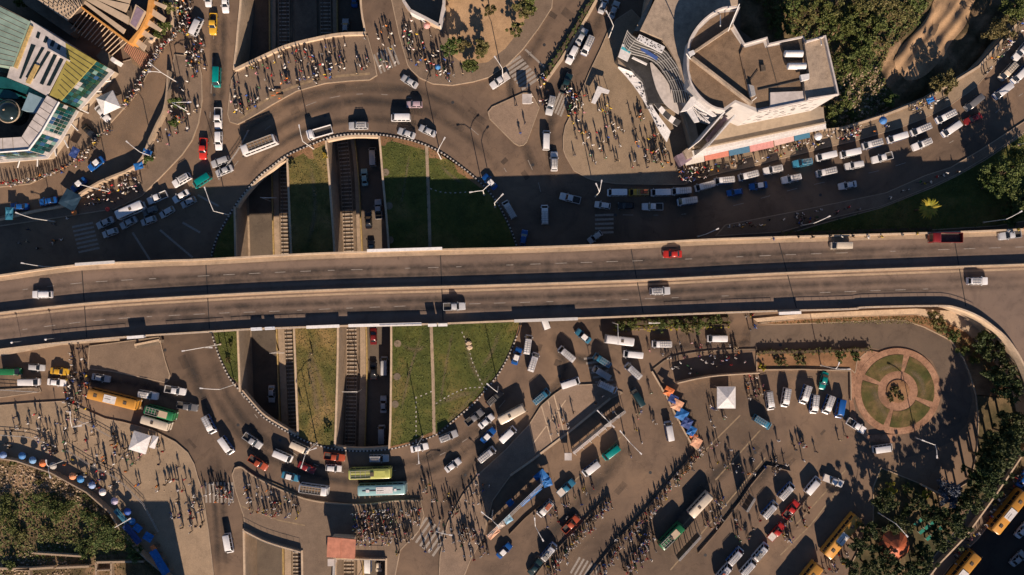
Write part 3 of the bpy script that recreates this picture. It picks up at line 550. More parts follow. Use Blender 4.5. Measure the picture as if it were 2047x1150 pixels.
for px_, w in [([(1100,300),(1118,300),(1126,330),(1150,352)], 3), ([(600,200),(680,180),(750,172),(800,175)], 2.2), ([(470,262),(520,238),(580,206)], 2.0), ([(390,900),(405,960),(420,1060)], 2.4), ([(870,180),(930,178),(990,162),(1030,130)], 2.0), ([(1300,760),(1340,840),(1380,900)], 3), ([(1000,960),(1100,890),(1200,810)], 2.5), ([(1520,750),(1690,752)], 3), ([(1560,655),(1700,648),(1800,648),(1850,665),(1895,700)], 1.8), ([(200,845),(300,868),(370,905),(392,960)], 1.5)]: wear(ground, px_, w, .0035, 'dustwear')
for k_, (px_, w) in enumerate([([(1350,790),(1410,830),(1470,850),(1540,870)], 13), ([(1380,760),(1440,775),(1510,770)], 6), ([(1425,880),(1350,970),(1270,1070),(1200,1160)], 9), ([(1225,995),(1170,1060),(1100,1150)], 7), ([(1480,960),(1400,1050),(1320,1150)], 9), ([(330,110),(290,180),(240,250),(180,320),(90,370)], 9), ([(300,200),(280,250),(230,310)], 7), ([(960,1010),(930,1080),(900,1150)], 8), ([(1560,880),(1650,900),(1720,900)], 10)]): wear(ground, px_, w, .0052 + k_*.0003, 'dustwear')
# squares of patched asphalt
for k in range(70):
    x, y = random.choice([(900,230),(620,220),(1060,340),(700,925),(470,860),(1120,740),(1400,670),(1560,900),(1300,960),(1450,1060),(1180,1010),(420,100),(250,770),(340,720),(1080,60),(920,900)]); x += random.uniform(-90,90); y += random.uniform(-45,45); q = P(x, y); a = math.atan2(575 - y - 5, x - 733) + math.pi/2 if x < 1150 else .85
    me = bpy.data.meshes.new('asphalt_patch'); w, h = random.uniform(.4,1.8), random.uniform(.3,1.0); me.from_pydata([(-w,-h,0),(w,-h,0),(w*.95,h,0),(-w*1.04,h*.97,0)], [], [(0,1,2,3)]); at_ = me.color_attributes.new('Fade', 'FLOAT_COLOR', 'POINT'); f_ = random.uniform(.25,.6); at_.data.foreach_set('color', [f_, f_, f_, 1]*4)
    if any(inside((x, y), h_) for h_ in (HN, HL, HR, HSL, HSR, RING)): continue
    me.materials.append(M['tyretrack' if random.random() < .7 else 'dustwear']); link('asphalt_patch', me, ground, (q[0], q[1], .0025 + k*1e-5), a)
mh = MB().cyl((0,0), .38, 0, .012, 14).mesh('manhole_cover', M['darkmetal'])
for x, y in [(905,205),(650,232),(1065,330),(700,936),(476,850),(1118,752),(1560,690),(1510,905),(1300,945),(1410,1110),(1190,1000),(428,190),(330,700),(1088,90),(930,950),(560,880),(1230,430),(1640,390)]: link('manhole_cover', mh, ground, (*P(x, y)[:2], .004))
# trodden trails on the lawns
lw_ = ground
for px_, w in [([(620,320),(630,420),(612,500)], 1.6), ([(640,665),(620,720),(630,790),(640,860)], 2.2), ([(615,700),(640,760),(655,830)], 1.6), ([(845,660),(820,740),(800,830)], 1.0), ([(905,660),(890,740),(878,820)], .9), ([(930,660),(940,720),(965,770)], 1.6), ([(870,810),(920,790),(960,785)], 1.8), ([(1000,660),(985,700),(960,740)], 1.4), ([(820,300),(810,360),(800,420)], .8), ([(800,690),(830,700),(850,690)], 1.6), ([(880,330),(900,350),(930,370)], 1.2), ([(885,850),(930,810),(990,735)], 1.2)]: wear(lw_, px_, w, .2, 'dustwear')
for px_, w in [([(1740,770),(1760,810),(1775,840)], 2.5), ([(1815,740),(1840,760),(1850,800)], 2.0), ([(1750,745),(1790,730),(1815,735)], 1.6)]: wear(lw_, px_, w, .304, 'dustwear')
# ---------------------------------------------------------------- the flyover
DZ, DT = 7.55, 8.65
NE_ = [(-60,556),(0,549),(151,529),(323,520),(400,517.5),(596,507),(734,502),(900,497),(1024,494),(1150,490),(1300,483.5),(1411,477.5),(1547,473),(1650,470),(1860,464),(2001,459),(2130,452)]
SE_ = [(-60,709),(0,701),(122.6,687),(261,675),(422,665),(504,660),(614,656),(695,653.5),(843,650.5),(1027,643.5),(1200,637),(1300,633),(1513,625),(1700,620),(1730,616.5),(1873,613.5),(1912,617),(1954,633),(1985,654),(2016.5,682.6),(2047,732),(2075,810),(2085,900)]
MD_ = [(-60,632),(0,625.6),(182,606),(407,591.7),(556,584),(713,578),(900,573),(1061,568),(1300,559.5),(1547,547),(1782,538),(2047,529),(2130,526)]
nP = [P(x, y, DT)[:2] for x, y in smooth(NE_, 4)]; sP = [P(x, y, DT)[:2] for x, y in smooth(SE_, 4)]; mP = [P(x, y, DT)[:2] for x, y in smooth(MD_, 4)]
fly = empty('flyover', P(1023, 575)); fly.location.z = 0; tag(fly, 'long two carriageway flyover crossing the roundabout from side to side', 'flyover')
fl = fly.location; L_ = lambda pts: [(x - fl.x, y - fl.y) for x, y in pts]
nP, sP, mP = L_(nP), L_(sP), L_(mP)
far = L_([P(2140, 452, DT)[:2], P(2140, 900, DT)[:2]])
MB().prism(nP + far + sP[::-1], 6.5, DZ).build('deck', M['deck'], fly)
emb = [p for p in sP if p[0] > P(1500, 0)[0]]; MB().prism(offset(emb, .45) + [far[1], far[0]] + [L_([P(1510, 520, DT)[:2]])[0]], -.1, 6.6).build('embankment', M['conc'], fly)
MB().wall(nP, .42, 6.35, DT, off=-.2).build('parapet', M['lightconc'], fly); MB().wall(sP, .42, 6.35, DT - .1, off=.2).build('parapet', M['lightconc'], fly)
MB().wall(nP, 1.0, DZ, DZ+.18, off=-.9).build('kerb_walk', M['conc'], fly)
MB().wall(mP, .38, DZ, DZ+1.12).build('median_barrier', M['lightconc'], fly); MB().wall(mP, .9, DZ, DZ+.2).build('median_base', M['conc'], fly)
rs = resample(offset(sP, .2), 1.9)
segs = [(100,255),(330,455),(455,620),(760,860),(1330,1430),(1440,1560),(1590,1960)]
for a, c_ in segs:
    sub = [(x, y) for x, y, _ in rs if P(a, 0, DT)[0] < x < P(c_, 0, DT)[0]]
    if len(sub) < 2: continue
    r = MB()
    for x, y in sub: r.tube((x, y, DT-.1), (x, y, DT+.42), .04, n=5)
    for (x, y), (x2, y2) in zip(sub, sub[1:]): r.tube((x, y, DT+.42), (x2, y2, DT+.42), .045, n=5)
    r.build('railing', M['steel'], fly)
for top, bot in [((163,528),(174,682)),((411,517),(419,664)),((880,497),(886,648)),((1259,485),(1287,633)),((1554,473),(1594,623)),((1905,463),(1932,620))]:
    a, c_ = L_([P(*top, DZ)[:2], P(*bot, DZ)[:2]]); a = np.array(a); c_ = np.array(c_)
    MB().wall([tuple(a + (c_-a)*.04), tuple(a + (c_-a)*.955)], .22, DZ-.01, DZ+.006).build('expansion_joint', M['joint'], fly)
ddash = MB().box(-1.35, 1.35, -.07, .07, 0, .006).mesh('lane_marking', M['marking'])
for ln in ([(0,585),(160,566),(330,556),(420,551),(620,542),(900,534),(1100,527),(1350,519),(1560,510),(1800,502),(2040,494)], [(0,665),(200,640),(400,628),(560,622),(700,616),(900,609),(1100,603),(1300,597),(1500,590),(1700,583),(1850,578)]):
    for i, (x, y, a) in enumerate(resample(L_([P(*p, DZ)[:2] for p in smooth(ln, 5)]), 5.9)):
        if random.random() < .12: continue
        o = link('lane_marking', ddash, fly, (x, y, DZ + .004), a); o.scale.x = random.choice((1, 1, .9, .6, .45))
# pale streak beside the median
for off_, w_ in ((-.75, .5),): MB().wall(offset(mP, off_ - .3), w_, DZ+.001, DZ+.005).build('pale_strip', M['conc'], fly)
for x in (60, 290, 470, 625, 820, 1060, 1240, 1420):
    pc = .5*(float(np.interp(x, [p[0] for p in NE_], [p[1] for p in NE_])) + float(np.interp(x, [p[0] for p in SE_], [p[1] for p in SE_])))
    for py in (pc - 38, pc + 38):
        q = P(x, py, 0); MB().box(q[0]-fl.x-.7, q[0]-fl.x+.7, q[1]-fl.y-1.6, q[1]-fl.y+1.6, F if 470 < x < 790 else 0, 5.6).build('pier', M['conc'], fly)
    q = P(x, pc, 6); MB().box(q[0]-fl.x-.8, q[0]-fl.x+.8, q[1]-fl.y-7.4, q[1]-fl.y+7.4, 5.6, 6.5).build('pier_cap', M['conc'], fly)
# billboards hung on the parapets
def banner(px, h, tilt, col_, label, z0=DT-.3, th=.55):
    A, B = P(*px[0], DT), P(*px[1], DT); d = np.array(B[:2]) - np.array(A[:2]); L = float(np.hypot(*d)); o = empty('banner_board', (A[0], A[1], z0), math.atan2(d[1], d[0]))
    m_ = MB().add([(0,0,0),(L,0,0),(L,-tilt,h),(0,-tilt,h),(0,.12,0),(L,.12,0),(L,.12-tilt+th,h),(0,.12-tilt+th,h)], [(3,2,1,0),(4,5,6,7),(0,1,5,4),(1,2,6,5),(2,3,7,6),(3,0,4,7)]).build('board', M['obj'], o); m_.color = (*col_, 1)
    fr = MB()
    for t in np.linspace(0.05, .95, max(2, int(L/2.5))): fr.tube((L*t, .1, 0), (L*t, .5, h*.9), .04)
    fr.build('bracket', M['steel'], o); tag(o, label, 'billboard', 'advertising boards on the flyover rail'); return o
Wt = (.8, .78, .75)
banner([(502,661.5),(524,660.5)], .5, -.05, (.7,.74,.8), 'short pale board on the lower flyover rail by the left cutting')
banner([(530,660),(550,659)], .5, -.05, (.7,.74,.8), 'second short pale board on the lower flyover rail by the left cutting')
banner([(613,657.5),(679,655)], .6, -.05, Wt, 'white board on the lower flyover rail above the central lawn strip')
banner([(697,654.5),(843,651)], .6, -.05, Wt, 'longest white board on the lower flyover rail above the right cutting')
banner([(857,651.5),(874,651)], 1.6, .15, Wt, 'raised square white board, first of the pair above the lawn path')
banner([(877,651),(895,650.5)], 1.6, .15, Wt, 'raised square white board, second of the pair above the lawn path')
banner([(1028,645),(1155,640.5)], .65, -.05, (.55,.53,.5), 'grey board on the lower flyover rail right of the lawn')
banner([(1556,628),(1600,626)], .8, .2, Wt, 'white board on the lower flyover rail by the hedge bed')
banner([(258,676.5),(291,674)], 1.2, .15, Wt, 'white board on the lower flyover rail above the left island')
banner([(734,503.5),(884,499)], .5, .1, Wt, 'long white board on the upper flyover rail above the dark lawn')
banner([(151,531),(230,526)], .5, .1, (.6,.58,.55), 'grey board on the upper flyover rail at the left')

for off_, mt, w in ((3.0,'tyretrack',2.2),(4.6,'tyretrack',2.2),(-3.0,'tyretrack',2.2),(-5.0,'tyretrack',2.2),(7.4,'dustwear',1.4),(-1.1,'dustwear',1.2),(1.0,'dustwear',.9)):
    q = offset(mP, off_); pp = [((x + fl.x)*PPM*CH/(CH-DZ) + 1023.5, 575 - (y + fl.y)*PPM*CH/(CH-DZ)) for x, y in q]; wear(fly, pp, w, DZ + .003, mt, 1)
# ---------------------------------------------------------------- vehicles (front along +x)
def rect8(x0, x1, w, z, r=.12):
    return [(x0, -w+r, z), (x0+r, -w, z), (x1-r, -w, z), (x1, -w+r, z), (x1, w-r, z), (x1-r, w, z), (x0+r, w, z), (x0, w-r, z)]
def sect(x, w, zt, zb=.24): return [(x,-w*.9,zb),(x,-w,zb+.14),(x,-w,zt-.16),(x,-w*.93,zt-.03),(x,-w*.6,zt),(x,w*.6,zt),(x,w*.93,zt-.03),(x,w,zt-.16),(x,w,zb+.14),(x,w*.9,zb)]
def wheel_mesh(r=.32, w=.22):
    m = MB(); m.tube((0,-w/2,0), (0,w/2,0), r, r, 14, 0); m.tube((0,-w/2-.01,0), (0,w/2+.01,0), r*.55, r*.55, 10, 1); return m.mesh('wheel', [M['tyre'], M['steel']])
WH = wheel_mesh(); WHB = wheel_mesh(.48, .3)
def quad(pts, t=.012):
    a, b_, c_, d_ = [Vector(p) for p in pts]; n = (b_-a).cross(d_-a).normalized() * t
    return MB().add([tuple(p - n) for p in (a,b_,c_,d_)] + [tuple(p + n) for p in (a,b_,c_,d_)], [(3,2,1,0),(4,5,6,7),(0,1,5,4),(1,2,6,5),(2,3,7,6),(3,0,4,7)])
def shrink(p, k=.88, kz=.86):
    c_ = sum((Vector(q) for q in p), Vector()) / 4; return [tuple(c_ + (Vector(q) - c_) * k) for q in p]
def glass_set(cb0, cb1, rb0, rb1, bw, rw, zb, zr, nside=1, hw=.95):
    """windscreen, rear window and side windows lying on the faces of the cabin frustum"""
    out = []
    out.append(('windscreen', quad(shrink([(cb1,-bw*hw,zb),(cb1,bw*hw,zb),(rb1,rw*hw,zr),(rb1,-rw*hw,zr)]), .02)))
    out.append(('rear_window', quad(shrink([(cb0,-bw*hw,zb),(cb0,bw*hw,zb),(rb0,rw*hw,zr),(rb0,-rw*hw,zr)], .84), .02)))
    for s in (-1, 1):
        for k in range(nside):
            t0, t1 = k/nside, (k+1)/nside; L = lambda a, c_, t: a + (c_-a)*t
            out.append(('side_window', quad(shrink([(L(cb0,cb1,t0)+.04,s*bw,zb),(L(cb0,cb1,t1)-.04,s*bw,zb),(L(rb0,rb1,t1)-.02,s*rw,zr),(L(rb0,rb1,t0)+.02,s*rw,zr)], .9), .02)))
    return out
PROTO = {}
def car_proto(kind, L, Wd, H, belt, cb, rb, bw, rw, prof, rack=None, nside=2, pick=None, wr=None):
    """prof: list of (x fraction, width fraction, top height)"""
    m = MB(); h = L/2
    m.loft([sect(x*h, Wd/2*w, z) for x, w, z in prof])
    m.loft([rect8(cb[0], cb[1], bw, belt-.08, .18), rect8(rb[0], rb[1], rw, H-.06, .14), rect8(rb[0]+.1, rb[1]-.1, rw-.1, H, .12)])
    parts = [('body', m.mesh('body', M['paint'], 40), 'paint')]
    for nm, g in glass_set(cb[0], cb[1], rb[0], rb[1], bw, rw, belt-.06, H-.08, nside): parts.append((nm, g.mesh(nm, M['glass']), None))
    zt = prof[-2][2]
    for s in (-1, 1):
        parts.append(('headlight', MB().box(h-.16, h-.02, s*Wd*.36-.16, s*Wd*.36+.16, zt-.2, zt-.06).mesh('headlight', M['head']), None))
        parts.append(('tail_light', MB().box(-h+.01, -h+.1, s*Wd*.38-.1, s*Wd*.38+.1, prof[1][2]-.35, prof[1][2]-.12).mesh('tail_light', M['tail']), None))
        parts.append(('mirror', MB().box(cb[1]-.42, cb[1]-.25, s*(Wd/2+.1)-.09, s*(Wd/2+.1)+.09, belt-.02, belt+.14).mesh('mirror', M['paint']), 'paint'))
    for wx in ((wr or (-h*.6, h*.62))):
        for s in (-1, 1): parts.append(('wheel', WH, (wx, s*(Wd/2-.1), .32)))
    if pick:
        b_ = MB(); x0, x1 = pick
        b_.box(x0, x1, -Wd/2+.04, Wd/2-.04, .45, .58); parts.append(('cargo_floor', MB().box(x0+.06, x1-.02, -Wd/2+.1, Wd/2-.1, .58, .62).mesh('cargo_floor', M['bed']), None))
        w = MB().box(x0, x1, -Wd/2+.02, -Wd/2+.1, .4, 1.0).box(x0, x1, Wd/2-.1, Wd/2-.02, .4, 1.0).box(x0, x0+.08, -Wd/2+.1, Wd/2-.1, .4, 1.0)
        parts.append(('cargo_side', w.mesh('cargo_side', M['paint']), 'paint'))
    if rack:
        r = MB(); x0, x1, w = rack
        for y in np.linspace(-w, w, 3): r.box(x0, x1, y-.03, y+.03, H+.10, H+.16)
        for x in np.linspace(x0, x1, 6): r.box(x-.035, x+.035, -w-.02, w+.02, H+.16, H+.21)
        for x in (x0+.1, (x0+x1)/2, x1-.1):
            for s in (-1, 1): r.box(x-.03, x+.03, s*w-.03, s*w+.03, H-.04, H+.12)
        parts.append(('roof_rack', r.mesh('roof_rack', M['rack']), None))
    PROTO[kind] = parts
car_proto('sedan', 4.4, 1.70, 1.43, .93, (-1.62,.98), (-.98,.28), .80, .60, [(-1,.8,.70),(-.97,.9,.90),(-.7,.99,.95),(0,1,.93),(.45,1,.92),(.85,.96,.82),(.97,.86,.70),(1,.78,.58)])
car_proto('hatch', 3.85, 1.62, 1.47, .93, (-1.8,.9), (-1.4,.25), .77, .60, [(-1,.82,.72),(-.97,.92,.9),(-.6,1,.94),(.3,1,.93),(.82,.96,.83),(.97,.86,.68),(1,.78,.56)])
car_proto('suv', 4.75, 1.82, 1.82, 1.08, (-2.28,1.02), (-2.08,.42), .86, .72, [(-1,.86,.8),(-.97,.95,1.05),(-.5,1,1.1),(.4,1,1.08),(.88,.97,1.0),(.98,.9,.85),(1,.84,.68)], rack=(-1.7,.1,.62), nside=3)
car_proto('wagon', 4.6, 1.74, 1.62, .98, (-2.2,1.0), (-2.0,.38), .82, .68, [(-1,.86,.8),(-.97,.94,.97),(-.5,1,1.0),(.4,1,.98),(.88,.96,.88),(.98,.88,.75),(1,.8,.6)], nside=3)
VP = [(-1,.9,.85),(-.98,.97,1.05),(-.4,1,1.08),(.6,1,1.06),(.9,.97,1.0),(.98,.9,.85),(1,.84,.6)]
car_proto('van', 4.75, 1.74, 1.98, 1.08, (-2.34,2.12), (-2.28,1.42), .855, .76, VP, nside=4)
car_proto('vanrack', 4.75, 1.74, 1.98, 1.08, (-2.34,2.12), (-2.28,1.42), .855, .76, VP, rack=(-2.1,.55,.66), nside=4)
car_proto('pickup', 5.15, 1.78, 1.72, 1.02, (-.75,1.15), (-.6,.55), .83, .69, [(-.3,.99,1.04),(0,1,1.04),(.4,1,1.03),(.85,.97,.96),(.97,.9,.82),(1,.84,.66)], pick=(-2.55,-.76), wr=(-1.6,1.6))
def bus_proto(kind, L, Wd, H, nwin, deco):
    m = MB(); h = L/2; w = Wd/2
    m.loft([rect8(-h, h, w, .38, .15), rect8(-h, h, w, H*.52, .18), rect8(-h+.02, h-.10, w-.02, H*.80, .2), rect8(-h+.06, h-.28, w-.07, H-.12, .24), rect8(-h+.22, h-.5, w-.24, H, .2)])
    parts = [('body', m.mesh('body', M['paint'], 35), 'paint')]
    parts.append(('windscreen', quad([(h+.0,-w+.2,H*.5),(h+.0,w-.2,H*.5),(h-.2,w-.3,H*.9),(h-.2,-w+.3,H*.9)], .02).mesh('windscreen', M['glass']), None))
    parts.append(('rear_window', quad([(-h-.0,-w+.3,H*.58),(-h-.0,w-.3,H*.58),(-h+.04,w-.35,H*.85),(-h+.04,-w+.35,H*.85)], .02).mesh('rear_window', M['glass']), None))
    st_ = (L - 1.0)/nwin
    for s in (-1, 1):
        for k in range(nwin):
            x = -h + .4 + k*st_; parts.append(('side_window', quad([(x,s*(w+.0),H*.55),(x+st_-.12,s*(w+.0),H*.55),(x+st_-.12,s*(w-.03),H*.84),(x,s*(w-.03),H*.84)], .015).mesh('side_window', M['glass']), None))
        parts.append(('mirror', MB().box(h-.1, h+.2, s*(w+.16)-.05, s*(w+.16)+.05, H*.55, H*.8).mesh('mirror', M['black']), None))
        parts.append(('headlight', MB().box(h-.04, h+.02, s*w*.7-.2, s*w*.7+.2, .75, .95).mesh('headlight', M['head']), None))
        parts.append(('tail_light', MB().box(-h-.02, -h+.04, s*w*.8-.12, s*w*.8+.12, .9, 1.3).mesh('tail_light', M['tail']), None))
        for wx in (-h*.5, h*.55): parts.append(('wheel', WHB, (wx, s*(w-.17), .48)))
    for nm, mb, mt in deco(L, w, H): parts.append((nm, mb.mesh(nm, mt), 'roof' if mt is M['obj'] else None))
    PROTO[kind] = parts
def deco_city(L, w, H):          # white panel with marks, two hatches
    out = [('roof_panel', MB().prism([(-1.9,-w+.3),(1.0,-w+.3),(1.0,w-.35),(-1.9,w-.35)], H-.05, H+.16), M['white'])]
    for x in (-L*.33, L*.27): out.append(('roof_hatch', MB().prism([(x-.4,-.35),(x+.4,-.35),(x+.4,.35),(x-.4,.35)], H-.02, H+.12), M['darkroof']))
    t = MB()
    for i in range(5): t.box(-1.6+i*.3, -1.4+i*.3, -.1, .12, H+.16, H+.168)
    for i in range(7): t.box(-1.65+i*.22, -1.5+i*.22, .45, .53, H+.16, H+.168)
    out.append(('roof_lettering', t, M['black'])); return out
def deco_lux(L, w, H):
    out = [('roof_panel', MB().prism([(-1.3,-w+.45),(2.7,-w+.45),(2.7,w-.45),(-1.3,w-.45)], H-.05, H+.1), M['white'])]
    out.append(('roof_hatch', MB().prism([(-3.7,-.4),(-2.9,-.4),(-2.9,.3),(-3.7,.3)], H-.02, H+.15), M['white'])); out.append(('roof_hatch', MB().prism([(3.0,-.3),(3.6,-.3),(3.6,.3),(3.0,.3)], H-.02, H+.12), M['white']))
    t = MB()
    for i in range(5): t.box(-1.0+i*.32, -.78+i*.32, -.1, .13, H+.1, H+.108)
    for i in range(8): t.box(-1.05+i*.2, -.92+i*.2, .5, .6, H+.1, H+.108); t.box(-1.05+i*.2, -.94+i*.2, -.55, -.47, H+.1, H+.108)
    out.append(('roof_lettering', t, M['black'])); out.append(('roof_pipe', MB().box(-4.6, -1.3, -.07, .07, H, H+.12).box(2.7, 4.6, -.05, .05, H, H+.1), M['darkroof'])); return out
def rackmb(x0, x1, w, H, n):
    r = MB()
    for s in (-1, 1): r.box(x0, x1, s*w-.05, s*w+.05, H+.05, H+.28)
    for x in np.linspace(x0, x1, n): r.box(x-.05, x+.05, -w, w, H+.06, H+.16)
    for y in (-w*.4, w*.4): r.box(x0, x1, y-.03, y+.03, H+.08, H+.14)
    return r
def deco_rackhalf(L, w, H): return [('roof_rack', rackmb(-L*.44, L*.02, w-.35, H, 5), M['rack']), ('roof_box', MB().prism([(L*.02,-.5),(L*.1,-.5),(L*.1,.5),(L*.02,.5)], H-.03, H+.3), M['darkroof']), ('roof_panel', MB().prism([(L*.11,-w+.4),(L*.36,-w+.4),(L*.36,w-.5),(L*.11,w-.5)], H-.04, H+.05), M['obj'])]
def deco_hatch(L, w, H): return [('roof_hatch', MB().prism([(-.9,-.35),(-.3,-.35),(-.3,.35),(-.9,.35)], H-.02, H+.12), M['darkroof'])]
def deco_rack(L, w, H): return [('roof_rack', rackmb(-L*.44, L*.28, w-.2, H, 8), M['rack']), ('roof_deck', MB().prism([(-L*.43,-w+.3),(L*.27,-w+.3),(L*.27,w-.3),(-L*.43,w-.3)], H-.03, H+.05), M['wood'])]
def deco_green(L, w, H): return [('roof_rack', rackmb(-L*.42, -L*.02, w-.25, H, 5), M['rack']), ('roof_panel', MB().prism([(0,-w+.3),(L*.28,-w+.3),(L*.28,w-.3),(0,w-.3)], H-.04, H+.08), M['beigeslat']), ('roof_box', MB().prism([(-.5,-.3),(0,-.3),(0,.4),(-.5,.4)], H, H+.3), M['darkroof'])]
bus_proto('citybus', 12.2, 2.5, 3.05, 8, deco_city); bus_proto('luxbus', 11.6, 2.5, 3.1, 8, deco_lux); bus_proto('rackbus', 10.3, 2.5, 3.0, 7, deco_rackhalf)
bus_proto('minibus', 7.0, 2.1, 2.65, 5, deco_hatch); bus_proto('minirack', 7.0, 2.1, 2.6, 5, deco_rack); bus_proto('greenbus', 7.4, 2.15, 2.7, 5, deco_green); bus_proto('coachrack', 8.8, 2.3, 2.9, 6, deco_rack)
def truck_proto(kind, L, Wd, H, cab, depth):
    h = L/2; w = Wd/2; m = MB(); x0 = h - cab
    m.loft([rect8(x0, h, w, .5, .12), rect8(x0, h, w, H*.55, .14), rect8(x0+.02, h-.12, w-.04, H-.1, .16), rect8(x0+.15, h-.3, w-.18, H, .14)])
    parts = [('cab', m.mesh('cab', M['paint'], 35), 'paint'), ('windscreen', quad([(h,-w+.15,H*.55),(h,w-.15,H*.55),(h-.12,w-.2,H*.9),(h-.12,-w+.2,H*.9)], .02).mesh('windscreen', M['glass']), None)]
    for s in (-1, 1):
        parts.append(('side_window', quad([(x0+.4,s*w,H*.56),(h-.3,s*w,H*.56),(h-.35,s*(w-.04),H*.88),(x0+.45,s*(w-.04),H*.88)], .015).mesh('side_window', M['glass']), None))
        parts.append(('cargo_side', MB().box(-h, x0-.12, s*(w-.05)-.04, s*(w-.05)+.04, .95, 1.0+depth).mesh('cargo_side', M['paint']), 'paint'))
        parts.append(('headlight', MB().box(h-.03, h+.02, s*w*.7-.15, s*w*.7+.15, .7, .9).mesh('headlight', M['head']), None))
        for wx in (-h*.55, h-cab*.55): parts.append(('wheel', WHB, (wx, s*(w-.17), .48)))
    parts.append(('cargo_floor', MB().box(-h, x0-.12, -w+.1, w-.1, .85, 1.0).mesh('cargo_floor', M['bed']), None)); parts.append(('headboard', MB().box(x0-.14, x0-.06, -w+.08, w-.08, 1.0, 1.2+depth).mesh('headboard', M['paint']), 'paint'))
    parts.append(('tailboard', MB().box(-h, -h+.08, -w+.1, w-.1, 1.0, 1.0+depth).mesh('tailboard', M['paint']), 'paint')); parts.append(('chassis', MB().box(-h+.2, h-.3, -.45, .45, .45, .85).mesh('chassis', M['black']), None)); PROTO[kind] = parts
truck_proto('truck', 6.2, 2.1, 2.3, 1.5, .6); truck_proto('tipper', 7.4, 2.3, 2.6, 2.0, .9)
PAL = dict(W=((.72,.72,.72),'white'), S=((.46,.47,.48),'silver'), G=((.16,.16,.165),'grey'), K=((.012,.012,.014),'black'), R=((.5,.03,.02),'red'), D=((.2,.015,.015),'dark red'), B=((.01,.09,.33),'blue'), T=((.0,.22,.2),'teal'), Y=((.62,.36,.03),'yellow'),
           O=((.62,.3,.05),'orange'), N=((.02,.17,.06),'green'), C=((.62,.54,.42),'cream'), L=((.3,.52,.54),'light blue'), P=((.5,.38,.42),'pale pink'), V=((.42,.44,.12),'yellow green'), A=((.01,.035,.04),'dark green'), U=((.04,.2,.32),'sea blue'), F=((.42,.08,.03),'orange red'))
KN = dict(sedan='saloon car', hatch='small hatchback', suv='off-road car', wagon='estate car', van='plain roofed van', vanrack='van with roof rack', pickup='pickup truck', citybus='city bus with white roof panel', luxbus='long bus with white roof panel', rackbus='long bus with half roof rack',
          minibus='minibus with roof hatch', minirack='minibus with luggage rack', greenbus='bus with luggage rack', coachrack='coach with full luggage rack', truck='flatbed truck', tipper='tipper truck')
CAT = dict(sedan='car', hatch='car', suv='car', wagon='car', van='van', vanrack='van', pickup='pickup', citybus='bus', luxbus='bus', rackbus='bus', minibus='bus', minirack='bus', greenbus='bus', coachrack='bus', truck='truck', tipper='truck')
NM = dict(sedan='car', hatch='hatchback', suv='off_road_car', wagon='estate_car', van='minivan', vanrack='minivan', pickup='pickup_truck', citybus='city_bus', luxbus='city_bus', rackbus='city_bus', minibus='minibus', minirack='minibus', greenbus='minibus', coachrack='coach', truck='flatbed_truck', tipper='tipper_truck')
roofme = {'sedan': MB().add(rect8(-1.02,.30,.62,1.405,.12)+rect8(-.92,.2,.53,1.445,.12), [(0,1,2,3,4,5,6,7)[::-1], tuple(range(8,16))]+[(i,(i+1)%8,8+(i+1)%8,8+i) for i in range(8)]).mesh('roof_panel', M['paint'])}
bedwhite = MB().box(-2.5,-.8,-.8,.8,.62,1.0).mesh('cargo_load', M['obj'])
stripe_me = MB().box(-2.3,2.25,-.885,-.868,.38,.98).box(-2.3,2.25,.868,.885,.38,.98).box(2.365,2.38,-.7,.7,.4,.7).mesh('side_stripe', M['obj']); luggage_me = MB().box(-1.9,-1.0,-.5,.45,2.16,2.5).box(-.9,-.2,-.45,.5,2.16,2.38).mesh('roof_luggage', M['obj'])
def in_poly_zone(px, py, zones, default):
    for nm, poly in zones:
        if inside((px, py), poly): return nm
    return default
VZ = [('below the teal glass building', [(-50,280),(300,280),(300,330),(130,440),(-50,440)]),
      ('beside the white tent by the teal glass building', [(150,190),(260,190),(260,300),(150,300)]),
      ('left of the railway bridge', [(370,-20),(470,-20),(470,310),(370,310)]),
      ('in the jam left of roundabout', [(150,310),(470,310),(470,500),(150,500)]),
      ('on the roundabout top arc', [(470,120),(910,120),(910,300),(470,300)]),
      ('between hedge and sandy plaza', [(1080,-20),(1260,-20),(1260,150),(1150,260),(1085,260)]),
      ('near the triangular traffic island', [(960,120),(1130,120),(1130,345),(960,345)]),
      ('in the shade right of the roundabout', [(940,345),(1215,345),(1215,500),(940,500)]),
      ('in the queue below the white building', [(1215,300),(1670,280),(1670,460),(1215,460)]),
      ('on the upper right road', [(1640,-20),(2070,-20),(2070,400),(1640,400)]),
      ('at the junction in the lower left', [(-50,700),(395,700),(395,880),(-50,880)]),
      ('left of the station pavement', [(395,800),(480,800),(480,1180),(395,1180)]),
      ('on the roundabout bottom arc', [(470,830),(870,830),(870,1010),(470,1010)]),
      ('on the roundabout lower right arc', [(820,760),(1060,760),(1060,960),(820,960)]),
      ('right of the roundabout lawn', [(1010,630),(1300,630),(1300,830),(1040,830)]),
      ('on the road above the white tent', [(1300,640),(1480,640),(1480,700),(1300,700)]),
      ('parked beside the circular garden', [(1510,740),(1800,740),(1800,930),(1510,930)]),
      ('beside the bus yard tarps', [(980,880),(1260,880),(1260,1180),(980,1180)]),
      ('on the bottom right street', [(1900,900),(2100,900),(2100,1250),(1880,1250)]),
      ('in the crowded bus yard', [(1260,830),(1900,830),(1900,1250),(1260,1250)])]
